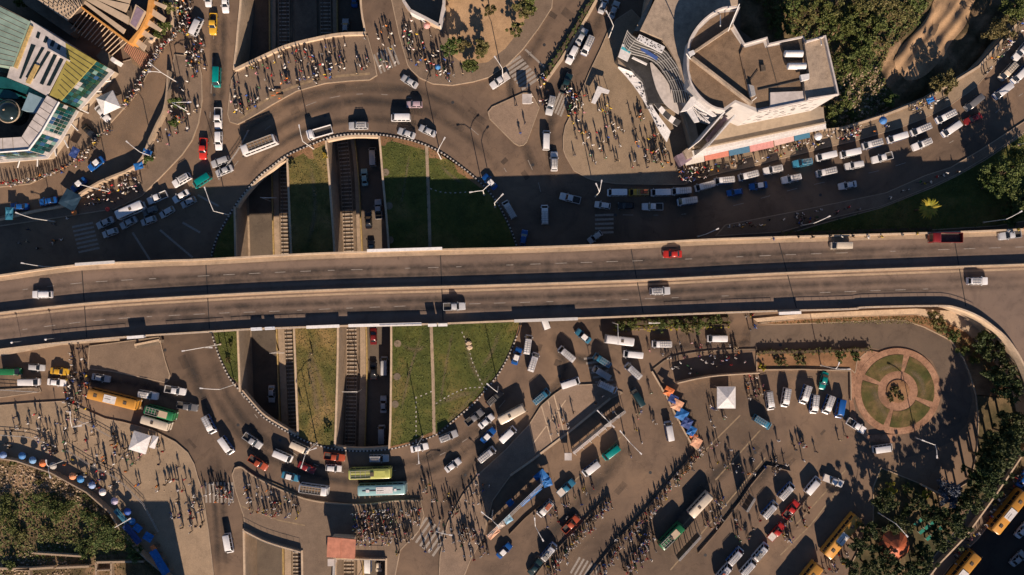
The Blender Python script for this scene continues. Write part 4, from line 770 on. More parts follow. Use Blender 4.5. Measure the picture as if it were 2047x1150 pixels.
def place_vehicle(kind, px, py, ang, c, c2=None, z=0.0, zone=None, bev=None):
    H_ = {'citybus': 2.8, 'luxbus': 2.8, 'rackbus': 2.8, 'coachrack': 2.6}.get(kind, 2.2 if 'mini' in kind or 'green' in kind or kind in ('truck','tipper') else 1.1)
    x, y, _ = P(px, py, z + H_); t = empty(NM[kind], (x, y, z), math.radians(ang))
    colr, cname = PAL[c]; jit = random.uniform(.8, 1.06); colr = tuple(min(.9, q*jit) for q in colr)
    for nm, me, how in PROTO[kind]:
        o = bpy.data.objects.new(nm, me); COL.objects.link(o); o.parent = t
        if isinstance(how, tuple): o.location = how
        if how == 'paint': o.color = (*colr, 1)
        if how == 'roof': o.color = (*colr, 1)
    desc = f'{cname} {KN[kind]}'
    if c2 == 'taxi':
        o = link('roof_panel', roofme['sedan'], t); o.color = (.74,.73,.71,1); desc = f'{cname} taxi saloon with white roof'
    elif c2 == 'load':
        o = link('cargo_load', bedwhite, t); o.color = (.6,.55,.5,1); desc = f'{cname} pickup truck with covered pale load'
    if kind in ('van', 'vanrack') and c == 'W' and random.random() < .6: o = link('side_stripe', stripe_me, t); o.color = (.02,.1,.32,1)
    if kind == 'vanrack' and random.random() < .18: o = link('roof_luggage', luggage_me, t); o.color = random.choice([(.3,.2,.1,1), (.04,.12,.3,1), (.25,.24,.22,1), (.35,.1,.05,1)])
    zone = zone or in_poly_zone(px, py, VZ, 'on the road')
    t['category'] = CAT[kind]; t['group'] = {'car': 'cars in the traffic', 'van': 'minibus vans in the traffic', 'bus': 'buses', 'truck': 'trucks', 'pickup': 'pickup trucks'}[CAT[kind]]
    queue_label(t, desc, zone, px, py); return t
UP, LO, TR, TLx = 'on the upper flyover carriageway', 'on the lower flyover carriageway', 'in the right sunken road', 'in the left sunken road'
VEH = '''van 392 53 65 W;pickup 425 47 268 Y;sedan 449 6 272 W;hatch 415 -4 270 W;van 433 154 268 T;pickup 435 236 270 W;wagon 436 281 270 W;pickup 405 297 267 R;sedan 203 226 310 W;sedan 177 263 315 K;
coachrack 515 289 201 W;truck 637 263 196 W;suv 716 251 181 S;sedan 812 266 160 S;sedan 854 261 155 S;van 801 235 180 W;hatch 828 208 180 P;sedan 818 162 148 S;
pickup 999 161 214 W load;sedan 1207 8 70 S;sedan 1228 18 68 S;sedan 1163 72 62 S;vanrack 1175 91 245 W;wagon 1144 109 243 W;pickup 1132 166 68 A;suv 1101 210 257 S;van 1092 280 89 W;suv 1108 322 90 W;
sedan 979 363 132 B taxi;vanrack 1018 419 120 S;vanrack 1089 429 91 W;pickup 1140 396 166 W;hatch 1205 410 172 W;hatch 1252 411 180 K;hatch 1047 475 80 B;hatch 1190 474 216 S;
van 1234 385 180 W;vanrack 1277 385 180 Y;van 1321 385 181 W;vanrack 1362 382 184 W;vanrack 1409 372 195 W;vanrack 1448 361 186 W;vanrack 1496 351 194 W;suv 1546 339 192 W;suv 1605 325 190 U;
pickup 1305 413 180 W;vanrack 1374 402 188 W;hatch 1470 384 188 B;sedan 1517 371 188 B taxi;suv 1583 357 192 W;van 1652 312 193 W;vanrack 1652 344 193 W;van 1700 306 192 W;wagon 1709 330 190 W;sedan 1696 370 190 W;vanrack 1744 288 195 W;pickup 1765 315 195 W;van 1794 275 197 W;suv 1844 288 203 W;vanrack 1841 259 203 W;
vanrack 1891 233 207 W;van 1902 258 215 W;sedan 1947 237 205 D;van 1947 205 220 G;van 2005 182 218 W;vanrack 2015 143 227 C;van 2040 149 225 W;suv 2042 103 230 W;
sedan 190 327 218 B taxi;sedan 155 369 220 B taxi;sedan 94 402 190 B;sedan 36 413 180 B;minibus 257 420 204 W;suv 362 360 210 W;van 403 361 213 T;wagon 439 323 200 S;sedan 447 341 203 S;pickup 313 395 203 W;sedan 360 392 211 W;hatch 375 404 207 S;hatch 298 421 202 G;hatch 332 424 210 S;hatch 295 441 200 S;sedan 255 445 208 S;sedan 208 445 205 S;hatch 218 465 200 S;
van 21 743 0 N;hatch 71 735 355 S;sedan 117 743 355 Y;van 58 764 0 W;sedan 111 765 355 W;sedan 200 756 350 S;citybus 224 799 346 O;suv 295 790 350 W;pickup 349 781 350 W;pickup 373 813 350 G;greenbus 319 826 345 N;minibus 310 846 343 C;
vanrack 418 849 297 W;van 452 891 305 W;pickup 504 882 325 S;van 565 912 337 W;van 599 895 335 C;pickup 515 926 328 F;sedan 612 936 335 D;sedan 580 954 345 U taxi;minirack 626 980 352 W;pickup 668 914 353 F;hatch 666 937 355 W;suv 757 917 0 S;rackbus 739 948 2 V;luxbus 763 980 2 L;van 456 1087 280 W;
sedan 838 896 12 W;suv 896 873 22 S;sedan 905 931 36 W;sedan 976 871 45 B taxi;van 1015 869 43 W;vanrack 973 909 38 W;pickup 948 835 38 G;sedan 972 843 40 W;minibus 1023 829 28 C;suv 988 796 43 K;
vanrack 1055 689 82 W;sedan 1033 712 72 B taxi;vanrack 1066 724 72 W;vanrack 1133 708 140 W;sedan 1166 672 140 U taxi;minibus 1239 681 173 W;van 1266 709 175 W;vanrack 1266 742 137 W;vanrack 1204 721 147 U;vanrack 1203 746 149 S;vanrack 1215 774 335 W;van 1140 766 18 W;vanrack 1082 793 40 U;van 1275 795 122 A;van 1088 640 110 W;
vanrack 1323 688 180 W;van 1434 677 180 W;van 1222 905 218 T;van 1182 937 218 W;pickup 1132 976 42 U load;vanrack 1090 1017 228 W;pickup 1141 1049 45 F;vanrack 1097 1103 50 W;sedan 1070 1135 50 A;sedan 1008 1102 45 B taxi;
van 1338 862 100 W;vanrack 1524 844 328 U;vanrack 1539 801 278 W;vanrack 1571 795 260 W;vanrack 1610 789 252 W;vanrack 1628 808 264 W;vanrack 1656 809 250 W;van 1680 817 260 B;sedan 1648 762 258 T;pickup 1713 852 328 W;van 1766 897 8 W;
pickup 1667 962 339 W load;van 1625 971 50 W;vanrack 1572 982 47 W;pickup 1582 1019 50 R;pickup 1553 1064 48 R load;vanrack 1539 1019 48 W;vanrack 1521 1103 49 W;vanrack 1470 1112 48 W;vanrack 1496 1134 48 W;vanrack 1448 1143 48 W;minibus 1401 1010 47 C;greenbus 1343 1073 45 N;
citybus 1686 1074 51 O;citybus 1608 1171 51 O;citybus 2021 1025 51 O;citybus 1924 1148 51 O;sedan 2037 1118 45 S;sedan 2046 1061 50 W;sedan 2047 958 60 B'''
for row in VEH.replace('\n', '').split(';'):
    t = row.split(); place_vehicle(t[0], float(t[1]), float(t[2]), float(t[3]), t[4], t[5] if len(t) > 5 else None)
for row in 'wagon 82 589 180 W U;sedan 1345 508 181 R U;van 1682 491 180 C U;tipper 1895 475 180 D U;pickup 2021 470 188 S U;pickup 908 613 2 S L;suv 1320 582 2 S L;suv 1956 562 0 W L'.split(';'):
    t = row.split(); place_vehicle(t[0], float(t[1]), float(t[2]), float(t[3]), t[4], None, DZ, UP if t[5] == 'U' else LO)
for row in 'sedan 690 53 90 S R;sedan 708 -4 90 B R;van 745 313 92 S R;sedan 728 354 95 L R;pickup 756 418 93 S R;sedan 736 440 92 K R;sedan 742 498 92 K R;sedan 746 672 90 D R;sedan 746 741 90 K R;van 768 732 90 S R;sedan 766 809 90 S R;van 763 869 91 S R;van 735 1126 90 W R;sedan 757 1127 90 C R;sedan 542 788 270 S L;sedan 528 470 272 G L'.split(';'):
    t = row.split()
    if t[1] == '528': continue
    place_vehicle(t[0], float(t[1]), float(t[2]), float(t[3]), t[4], None, F + .1, TR if t[5] == 'R' else TLx)

# ---------------------------------------------------------------- people
def person_mesh(name, jt, rad, edges):
    me = bpy.data.meshes.new(name); me.from_pydata(jt, edges, []); o = bpy.data.objects.new(name, me); COL.objects.link(o)
    md = o.modifiers.new('skin', 'SKIN'); md.use_smooth_shade = True; md.branch_smoothing = .4
    for i, d in enumerate(me.skin_vertices[0].data): d.radius = rad[i]; d.use_root = (i == 0)
    sb = o.modifiers.new('sub', 'SUBSURF'); sb.levels = 1; sb.render_levels = 1
    bpy.context.view_layer.update(); dg = bpy.context.evaluated_depsgraph_get()
    out = bpy.data.meshes.new_from_object(o.evaluated_get(dg)); out.name = name; bpy.data.objects.remove(o, do_unlink=True); bpy.data.meshes.remove(me)
    return out
def pose(step=0.0, armL=0.0, armR=0.0, lean=0.0, bend=0.0, sit=False):
    """facing +x; joints placed for the pose"""
    J = [(0,0,.94),(lean*.3,0,1.16),(lean*.6,0,1.36),(lean*.8,0,1.475),(lean,0,1.54),(lean+.03,0,1.63),(lean+.01,0,1.70)]
    R = [(.14,.16),(.13,.155),(.135,.17),(.055,.06),(.075,.072),(.095,.082),(.07,.06)]
    E = [(0,1),(1,2),(2,3),(3,4),(4,5),(5,6)]
    def add(p, r, par): J.append(p); R.append((r, r)); E.append((par, len(J)-1)); return len(J)-1
    for s, a, ft in ((1, armL, step), (-1, armR, -step)):
        sh = add((lean*.6, s*.19, 1.38), .062, 2); el = add((lean*.6 + a*.18, s*.25, 1.12), .048, sh); wr_ = add((lean*.6 + a*.42 + .03, s*(.24 - abs(a)*.1), .9 + abs(a)*.26), .036, el); hd = add((lean*.6 + a*.5 + .05, s*(.23 - abs(a)*.12), .82 + abs(a)*.28), .04, wr_)
        hp = add((0, s*.095, .88), .09, 0)
        if sit: kn = add((.38, s*.13, .52), .065, hp); an = add((.34, s*.12, .1), .045, kn); add((.5, s*.13, .05), .04, an)
        else: kn = add((ft*.3 + .04, s*.1, .5), .065, hp); an = add((ft*.62 - (.08 if ft < 0 else 0), s*.1, .09), .045, kn); add((ft*.62 + .14, s*.115, .045), .04, an)
    if sit: J = [(x, y, max(.04, z - .42) if z > .3 else z) for x, y, z in J]
    return J, R, E
POSES = []
for k, kw in enumerate([dict(), dict(step=.28, armL=-.35, armR=.4), dict(step=-.3, armL=.4, armR=-.3), dict(armL=.8, armR=.15), dict(step=.16, lean=.06, armR=.9), dict(sit=True, armL=.5, armR=.6, lean=.08)]):
    J, R, E = pose(**kw); me = person_mesh('person_pose', J, R, E)
    for q in ('shirt', 'trouser', 'skin', 'hair', 'black'): me.materials.append(M[q])
    top = max(v.co.z for v in me.vertices); sh = 1.70 - top + .06 if not kw.get('sit') else .42
    hx = [v.co for v in me.vertices if v.co.z > top - .14]; hc = sum(hx, Vector()) / len(hx); mi = []
    for p in me.polygons:
        c = p.center; z = c.z
        if z > top - .27: mi.append(3 if (z > top - .10 or c.x < hc.x - .02) else 2)
        elif z < .075: mi.append(4)
        elif abs(c.y) > .185 and z < top - .56 and z > .35 + (-.25 if kw.get('sit') else 0): mi.append(2)
        elif z > (.9 - (.42 if kw.get('sit') else 0)): mi.append(0)
        else: mi.append(1)
    me.polygons.foreach_set('material_index', mi); me.update(); POSES.append(me)
SHIRT = [('white', (.72,.7,.66), 8), ('black', (.012,.012,.014), 5), ('grey', (.18,.18,.18), 2), ('red', (.4,.03,.03), 2), ('blue', (.03,.08,.3), 2), ('navy', (.01,.015,.05), 2), ('beige', (.42,.33,.22), 2), ('pink', (.55,.25,.28), 1), ('green', (.04,.15,.06), 1), ('yellow', (.6,.42,.05), 1), ('orange', (.6,.2,.04), 1)]
SW = [s for s in SHIRT for _ in range(s[2])]
ZONES = '''A 122 bridge|on the railway bridge pavement|474,150 560,112 640,90 735,78 746,150 640,168 545,200 472,240 462,220
A 18 0|crossing beside the railway bridge|745,70 780,40 800,130 760,145
A 68 plaza|on the plaza at the top|786,5 800,30 880,75 892,120 955,145 900,165 845,152 815,120
A 32 0|crowding the triangular island crossing|1128,172 1160,190 1170,232 1135,235
A 14 0|crossing beside the green hedge|1072,150 1100,150 1095,215 1078,210
A 86 ne|on the sandy plaza|1145,235 1182,150 1235,165 1330,290 1345,330 1200,345 1140,310
A 20 ne|at the curved front of the white building|1285,285 1345,310 1350,338 1290,338
A 40 ne|at the white building corner|1352,338 1425,332 1410,358 1360,366
A 48 ne|on the pavement below the white building|1425,330 1650,272 1655,288 1430,345
A 44 ne|along the upper right road|1655,262 1770,236 1905,175 1910,195 1780,255 1660,288
A 22 ne|at the top of the upper right road|1955,140 2040,40 2050,50 1970,155
A 44 sr|on the shaded right pavement|1445,455 1600,425 1768,390 1850,356 1905,338 1912,346 1760,408 1560,460
L 70 nwa 5|queueing above the white tent|356,70 345,80 325,98 310,118 296,145 284,170 270,192 250,215
A 44 0|crowding the upper left road|352,-5 385,-5 385,75 352,70
A 32 0|walking by the upper left lamp post|370,90 412,80 415,150 375,140
A 36 nwmed|on the market pavement at upper left|350,155 400,150 400,230 372,275 340,290 315,300
L 60 nwa 5|queueing below the teal glass building|222,258 198,285 172,318 140,334 105,350 60,364 5,370
A 44 nwmed|among the stalls left of the white bus|210,375 285,338 285,380 215,412 160,425 160,408
A 9 0|on the left street in the shade|0,450 140,425 150,500 0,500
A 44 0|crossing below the left flyover end|125,695 190,690 180,835 130,810
A 122 sw|in the lower left market|10,835 140,812 240,860 330,890 380,935 395,1000 330,985 250,1005 180,960 100,905 10,890
A 26 sw|at the lower left market corner|330,990 405,1000 412,1070 360,1060
A 24 0|crossing left of the station|405,958 470,960 465,1012 410,1012
A 50 s|on the station pavement|482,955 600,1000 600,1045 500,1022
A 100 s|beside the pink roofed kiosk|700,1022 790,1012 796,1060 775,1090 712,1085
A 36 s|right of the dense station crowd|795,1010 842,1006 840,1060 790,1110
A 26 0|crossing right of the station crowd|840,950 900,960 890,1110 840,1100
A 44 se|on the long paved island|900,1000 965,925 985,975 950,1080 900,1110
A 26 0|bunched at the end of the stall row|915,1060 955,1050 985,1100 930,1125
L 84 0 12|queueing beside the red pickup|1222,1000 1195,1030 1155,1075 1115,1120 1095,1155
L 116 0 11|in the long middle bus queue|1405,893 1350,962 1300,1022 1240,1087 1195,1155
L 48 0 18|in the lower bus queue|1300,1060 1285,1095 1255,1150
A 44 0|scattered across the bus yard|1400,880 1700,870 1560,950 1440,960 1390,920
A 24 0|around the cream minibus|1420,985 1450,990 1440,1060 1400,1050
A 22 0|around the red pickups|1570,1020 1620,1000 1600,1080 1560,1085
A 12 0|between the buses at the bottom|1460,1030 1520,1030 1510,1075 1470,1080
A 14 0|below the orange bus|1700,1080 1690,1130 1640,1150 1660,1110
L 34 0 6|beside the bottom right street|2040,930 2005,980 1965,1045 1935,1075 1900,1125
A 26 0|in the shaded crossing above tent|1320,715 1500,704 1500,738 1350,752
A 20 0|beside the parked minibuses|1478,745 1520,750 1530,800 1495,800
A 6 0|below the flyover by the hedge|1485,628 1512,628 1510,660 1485,660
A 12 0|on the road above the tent|1280,680 1480,690 1480,705 1290,720
A 11 0|between the stalls and the bus island|1245,790 1300,780 1320,900 1255,930
A 11 se|on the paved island near the crossing|1070,850 1200,785 1215,795 1090,890
A 5 tri|at the triangular traffic island|1030,200 1070,195 1050,270 1030,270
A 20 0|in the lower yard beside the barriers|1120,980 1200,960 1180,1010 1050,1090
A 8 0|near the white tent|1400,790 1440,800 1480,850 1420,870
L 10 deck 3|on the flyover walkway|1540,477 1850,468
L 4 deck 3|on the right flyover end|2000,462 2045,460
A 3 lawn|on the central lawn strip|592,690 660,700 650,830 600,820
A 12 sw|beside the umbrellas at lower left|60,905 190,955 250,1020 230,1000 120,925'''
ZH = {'0': 0.0, 'deck': DZ + .18, 'lawn': .18}
PPL = []
for row in ZONES.split('\n'):
    hd, place, pts = row.split('|'); hd = hd.split(); pts = [tuple(map(float, q.split(','))) for q in pts.split()]
    z = ZH.get(hd[2], .25); n = int(hd[1]); got = []
    if hd[0] == 'A':
        xs = [p[0] for p in pts]; ys_ = [p[1] for p in pts]; tries = 0
        gap = 6.5; cl = []
        while len(got) < n and tries < 12000:
            tries += 1
            if cl and random.random() < .2: k_ = random.choice(cl); q = (random.gauss(k_[0], 13), random.gauss(k_[1], 10))
            else: q = (random.uniform(min(xs), max(xs)), random.uniform(min(ys_), max(ys_)))
            if tries % 3000 == 0: gap *= .8
            if not inside(q, pts): continue
            if any((q[0]-g[0])**2 + (q[1]-g[1])**2 < gap*gap*(.55 if cl else 1) for g in got): continue
            if len(cl) < max(1, n//5): cl.append(q)
            got.append((q[0], q[1], random.uniform(0, 2*math.pi)))
            if random.random() < .2 and len(got) < n:           # people also walk in pairs
                a = random.uniform(0, 6.3); w_ = (q[0] + 5.5*math.cos(a), q[1] + 5.5*math.sin(a))
                if inside(w_, pts): got.append((w_[0], w_[1], got[-1][2] + random.uniform(-.3, .3)))
    else:
        sp = float(hd[3]); rs_ = resample(pts, 1.0); L = len(rs_) - 1
        for i in range(n):
            x, y, a = rs_[int(L*(i + random.random()*.8)/n)]; d = random.gauss(0, sp*.5); got.append((x - math.sin(a)*d, y + math.cos(a)*d, -a + random.gauss(0, .4)))
    PPL += [(x, y, z, a, place) for x, y, a in got]
def near(i):
    x, y = PPL[i][:2]; return sorted(((x-q[0])**2 + (y-q[1])**2) for j, q in enumerate(PPL) if j != i)[0]
arr = np.array([(p[0], p[1]) for p in PPL]); D2 = ((arr[:, None, :] - arr[None, :, :])**2).sum(-1); np.fill_diagonal(D2, 1e9); iso = D2.min(1)
vis = [i for i in range(len(PPL)) if -2 < PPL[i][0] < 2049 and -2 < PPL[i][1] < 1152]
single = set(sorted(vis, key=lambda i: -iso[i])[:298])
cv, cf, cc, nb = [], [], [], 0
TRC = [(.02,.022,.03), (.03,.045,.09), (.05,.045,.04), (.12,.1,.075), (.015,.015,.016)]
PM = []
for me in POSES:
    co = np.empty(len(me.vertices)*3, 'f'); me.vertices.foreach_get('co', co); PM.append((co.reshape(-1, 3), [tuple(p.vertices) for p in me.polygons], [p.material_index for p in me.polygons]))
PN = ['standing', 'striding', 'walking', 'standing', 'leaning forward', 'sitting']
for i, (px, py, z, a, place) in enumerate(PPL):
    k = random.choice([0, 1, 1, 2, 2, 3, 4]); s = SW[random.randrange(len(SW))]; sc = random.uniform(.93, 1.06); x, y, _ = P(px, py, z)
    if i in single:
        o = link('person', POSES[k], None, (x, y, z), a); o.scale = (sc*1.28, sc*1.28, sc*1.08); o.color = (*s[1], 1); o['category'] = 'person'; o['group'] = 'people in the streets'
        queue_label(o, f'person {PN[k]} in {s[0]} top', place, px, py)
    else:
        co, fs, mi = PM[k]; ca, sa = math.cos(a)*sc*1.28, math.sin(a)*sc*1.28
        cv.append(np.stack([co[:, 0]*ca - co[:, 1]*sa + x, co[:, 0]*sa + co[:, 1]*ca + y, co[:, 2]*sc*1.08 + z], 1))
        cols = [s[1], random.choice(TRC), (.1,.05,.03), random.choice([(.012,.01,.009)]*6 + [(.6,.58,.54)]*3 + [(.35,.27,.18), (.4,.06,.05)]), (.02,.02,.02)]
        cf += [tuple(j + nb for j in q) for q in fs]; cc += [cols[m_] for m_, q in zip(mi, fs) for _ in q]; nb += len(co)
me = bpy.data.meshes.new('crowd'); me.from_pydata(np.concatenate(cv).tolist(), [], cf); ca_ = me.color_attributes.new('Col', 'FLOAT_COLOR', 'CORNER')
ca_.data.foreach_set('color', np.concatenate([np.array(cc, 'f'), np.ones((len(cc), 1), 'f')], 1).ravel()); me.materials.append(M['crowd']); me.update()
o = link('crowd', me); tag(o, 'dense crowd of pedestrians filling queues and pavements around the roundabout', 'crowd', kind='stuff')
# ---------------------------------------------------------------- buildings
def at(root): return root.location
def bpart(root, name, px, z0, z1, mat, zp=None, parent=None):
    """prism whose outline was read at height zp (default its top)"""
    zp = z1 if zp is None else zp; pts = [(x - root.location.x, y - root.location.y) for x, y in (P(a, b_, zp)[:2] for a, b_ in px)]
    return MB().prism(pts, z0, z1).build(name, M[mat] if isinstance(mat, str) else mat, parent or root)
def bar(root, name, pts, r, mat, parent=None, n=5):
    """tube through (px, py, z) points"""
    m = MB(); q = [np.array(P(*p)) - np.array(root.location) for p in pts]
    for a, b_ in zip(q, q[1:]): m.tube(a, b_, r, n=n)
    return m.build(name, M[mat], parent or root)
def facade(root, px, zpx, z0, z1, cols, rows, mats, frame='steel', d=.06):
    """panes set on a wall standing on the line px[0]-px[1] read at height zpx"""
    A = np.array(P(*px[0], zpx)[:2]) - np.array(root.location[:2]); B = np.array(P(*px[1], zpx)[:2]) - np.array(root.location[:2]); g = B - A; L = np.hypot(*g); u = g / L; nrm = np.array((-u[1], u[0]))
    me = {}
    w, h = L/cols, (z1-z0)/rows; ang = math.atan2(u[1], u[0])
    for k, mt in enumerate(mats): me[k] = MB().box(.05, w-.05, -d, d, .05, h-.05).mesh('pane', mt)
    for i in range(cols):
        for j in range(rows):
            q = A + u*(w*i); link('pane', me[random.randrange(len(mats))], root, (q[0], q[1], z0 + h*j), ang)
# --- teal glass building, upper left
A = empty('glass_building', P(60, 200)); tag(A, 'teal glass building with green, white and olive roofs at upper left', 'building')
bpart(A, 'green_roof', [(-60,-20),(0,14),(58,42),(24,133),(-60,118)], 0, 9.6, 'tealroof')
for i in range(11):
    t = i/10; bar(A, 'roof_seam', [(-60+118*t*.0+ -0, -20+14*i, 9.62), (58-34*t, 42+91*t, 9.62)][:2], .05, 'darkconc')
bpart(A, 'roof_deck', [(60,40),(131,86),(134,118),(94,192),(56,172),(14,155),(20,134),(26,132)], 0, 9.0, 'whiteroof')
for q in ([(62,88),(71,91),(50,140),(42,158),(38,157)], [(95,102),(101,104),(68,158),(63,156)], [(107,108),(114,111),(86,170),(79,167)], [(120,116),(127,119),(100,172),(93,171)], [(83,94),(89,96),(54,156),(51,154)]):
    bpart(A, 'skylight', q, 8.9, 9.06, 'skylight')
for q in ([(75,63),(81,66),(77,78),(71,75)], [(91,72),(97,75),(92,87),(86,84)], [(104,80),(110,83),(106,94),(99,91)], [(117,88),(122,92),(119,101),(113,98)]): bpart(A, 'skylight', q, 8.9, 9.05, 'skylight')
bpart(A, 'roof_screen', [(90,93),(134,118),(133,121),(89,96)], 9.0, 10.3, 'whiteroof')
bpart(A, 'lettering_strip', [(60,50),(65,53),(33,137),(27,134)], 9.0, 9.35, 'yellowmark')
bpart(A, 'lettering_strip', [(70,128),(78,131),(59,168),(51,165)], 9.0, 9.3, 'yellowmark')
ol = bpart(A, 'olive_roof', [(131,86),(192,122),(122,201),(99,190),(134,119)], 0, 9.1, 'olive')
for i in range(1, 10):
    t = i/10; a = (131+3*t-35*max(0,t-.4)*1.0, 86+104*t); c_ = (192-70*t, 122+79*t); bar(A, 'roof_seam', [(*a, 9.12), (*c_, 9.12)], .06, 'darkmetal')
bpart(A, 'ring_roof', [(94,191),(118,205),(83,266),(57,301),(-60,310),(-60,280),(43,274),(73,226)], 0, 9.2, 'whiteroof')
for a, c_ in [((88,203),(110,217)),((80,215),(103,230)),((73,227),(96,243)),((65,240),(89,256)),((57,252),(80,268)),((43,274),(62,296)),((25,275),(27,304)),((5,277),(6,306)),((-15,278),(-14,308))]: bar(A, 'roof_seam', [(*a, 9.22), (*c_, 9.22)], .045, 'darkconc')
bar(A, 'roof_edge', [(118,204,9.35),(83,265,9.35),(57,300,9.35),(-60,309,9.35)], .22, 'white')
bpart(A, 'courtyard', [(14,155),(56,172),(94,192),(73,226),(43,274),(-60,280),(-60,140)], 0, 4.0, 'darkroof', 9.0)
bpart(A, 'blue_roof', [(58,185),(90,198),(73,226),(43,220)], 4, 8.2, 'blueroof'); bpart(A, 'glass_roof', [(-40,146),(14,156),(56,173),(92,192),(88,200),(56,190),(20,176),(-40,172)], 4, 7.2, 'teal'); bpart(A, 'glass_roof', [(-40,176),(18,180),(40,190),(34,198),(-40,192)], 4, 6.4, 'teal')

dm = MB(); cx_, cy_, _ = P(12, 221, 8); r_ = 23/8.7
dm.loft([[(cx_-A.location.x+r*math.cos(t), cy_-A.location.y+r*math.sin(t), z) for t in np.linspace(0, 2*math.pi, 21)[:-1]] for r, z in ((r_,4.0),(r_,7.2),(r_*.85,7.9),(r_*.5,8.5),(r_*.1,8.8))]); dm.build('glass_dome', M['skylight'], A, smooth_ang=50)
for k in range(10): t = k*math.pi/5; MB().tube((cx_-A.location.x+r_*math.cos(t), cy_-A.location.y+r_*math.sin(t), 7.25), (cx_-A.location.x, cy_-A.location.y, 8.9), .07).build('dome_rib', M['conc'], A)
rg = MB(); tt = np.linspace(0, 2*math.pi, 25)
for t0, t1 in zip(tt, tt[1:]): rg.tube((cx_-A.location.x+r_*math.cos(t0), cy_-A.location.y+r_*math.sin(t0), 7.25), (cx_-A.location.x+r_*math.cos(t1), cy_-A.location.y+r_*math.sin(t1), 7.25), .16)
rg.build('dome_ring', M['beige'], A)
_dt = plain('dark_teal_pane', (.006,.03,.034), .1, .2); GP = [M['teal'], M['teal'], M['teal'], _dt, _dt, _dt, _dt, plain('pale_green_pane', (.14,.25,.23), .25, .2), plain('deep_green_pane', (.01,.06,.045), .12, .2), plain('deep_green_pane', (.015,.05,.03), .12, .2), plain('white_poster', (.36,.35,.34), .6, .15), plain('blue_poster', (.02,.07,.16), .5, .2)]
for a, c_, n in (((192,122),(122,202),12), ((119,205),(83,266),9), ((83,267),(58,301),5), ((57,302),(-50,310),12)):
    facade(A, (a, c_), 9.1, 2.9, 8.9, n, 4, GP)
fr_ = MB()
for px_, zz in (([(193,123),(122,203)], 9.1), ([(118,206),(83,267),(57,302),(-60,311)], 9.1)):
    pts = [(x-A.location.x, y-A.location.y) for x, y in (P(*p, zz)[:2] for p in px_)]
    MB().wall(pts, 1.3, 2.55, 2.9).build('canopy', M['whiteroof'], A); MB().wall(pts, .5, 0, 2.6).build('ground_floor_wall', M['beige'], A)
for (px_, py_) in [(212,163),(193,183),(168,222),(149,254),(132,287),(110,303),(38,326),(75,323)]:
    d = np.array((px_ - 80, py_ - 180.)); d /= np.hypot(*d); bar(A, 'canopy_strut', [(px_ - d[0]*8, py_ - d[1]*8, 2.7), (px_ + d[0]*9, py_ + d[1]*9, 2.5), (px_ + d[0]*9, py_ + d[1]*9, 0)], .16, 'lamp')
# --- slatted terrace building, upper left
T = empty('terrace_building', P(230, 50)); tag(T, 'terrace building with beige radiating roof slats and an orange ring beam', 'building')
tz = lambda q: crop(170, 0, 8.216, q)
bpart(T, 'lower_roof', tz([(-1000,-300),(1080,-300),(1060,200),(960,430),(740,700),(-100,40)]), 0, 2.4, 'darkroof')
for q in ([(-300,-200),(0,10),(660,480),(620,555),(0,75),(-300,-140)], [(-150,-100),(40,0),(190,0),(730,280),(700,400),(40,20)], [(-80,-120),(100,-90),(380,0),(720,70),(660,200),(200,0)], [(200,-90),(430,-10),(740,-10),(720,55)]): bpart(T, 'roof_slat', tz(q), 4.4, 4.8, 'beigeslat')
for q in ([(1100,0),(1340,90),(1300,150),(1090,40)], [(1080,120),(1320,290),(1290,370),(1055,220)], [(1020,300),(1260,480),(1220,520),(985,390)], [(940,470),(1130,600),(1100,675),(900,550)], [(850,620),(1005,745),(960,840),(805,690)]): bpart(T, 'roof_slat', tz(q), 3.7, 4.1, 'beigeslat')
bpart(T, 'ring_beam', tz([(1050,-120),(1110,-120),(1100,0),(1060,200),(960,430),(770,720),(705,690),(895,470),(1000,260),(1040,0)]), 2.4, 5.2, 'orange')
bpart(T, 'edge_beam', tz([(-250,-60),(0,150),(715,680),(700,715),(0,185),(-260,-20)]), 2.4, 5.0, 'orange')
bpart(T, 'plant_room', tz([(830,70),(985,180),(835,490),(720,400)]), 2.4, 5.6, 'beigeslat'); bpart(T, 'plant_room_roof', tz([(850,110),(965,190),(830,455),(745,385)]), 5.6, 5.68, 'lilac')
for i in range(13):
    t = i/12; a = (0+690*t, 170+520*t); c_ = (-230+690*t*.97, 480+470*t*.92); p0, p1 = tz([a, c_]); bar(T, 'pergola_bar', [(*p0, 4.2), (*p1, 3.6)], .09, 'lightconc')
bpart(T, 'terrace_deck', tz([(715,700),(800,690),(1085,920),(1010,1040),(960,1150),(780,1050),(690,770)]), 0, .5, 'wood')
for i in range(15):
    t = i/14; p0, p1 = tz([(700+380*t, 720+200*t), (640+330*t, 830+320*t)]); bar(T, 'deck_board', [(*p0, .52), (*p1, .52)], .07, 'terracotta')
S_ = empty('striped_roof_hall', P(115, 10)); tag(S_, 'hall with cream striped roof above the dark passage at upper left', 'building')
sz = lambda q: crop(0, 0, 7.19, q)
bpart(S_, 'wall', sz([(515,-200),(1300,-200),(1160,80),(970,295),(515,0)]), 0, 5.4, 'darkroof')
bpart(S_, 'flat_roof', sz([(380,-250),(515,-200),(515,0),(970,295),(1100,420),(1000,500),(400,90),(300,0)]), 0, 3.0, 'darkconc')
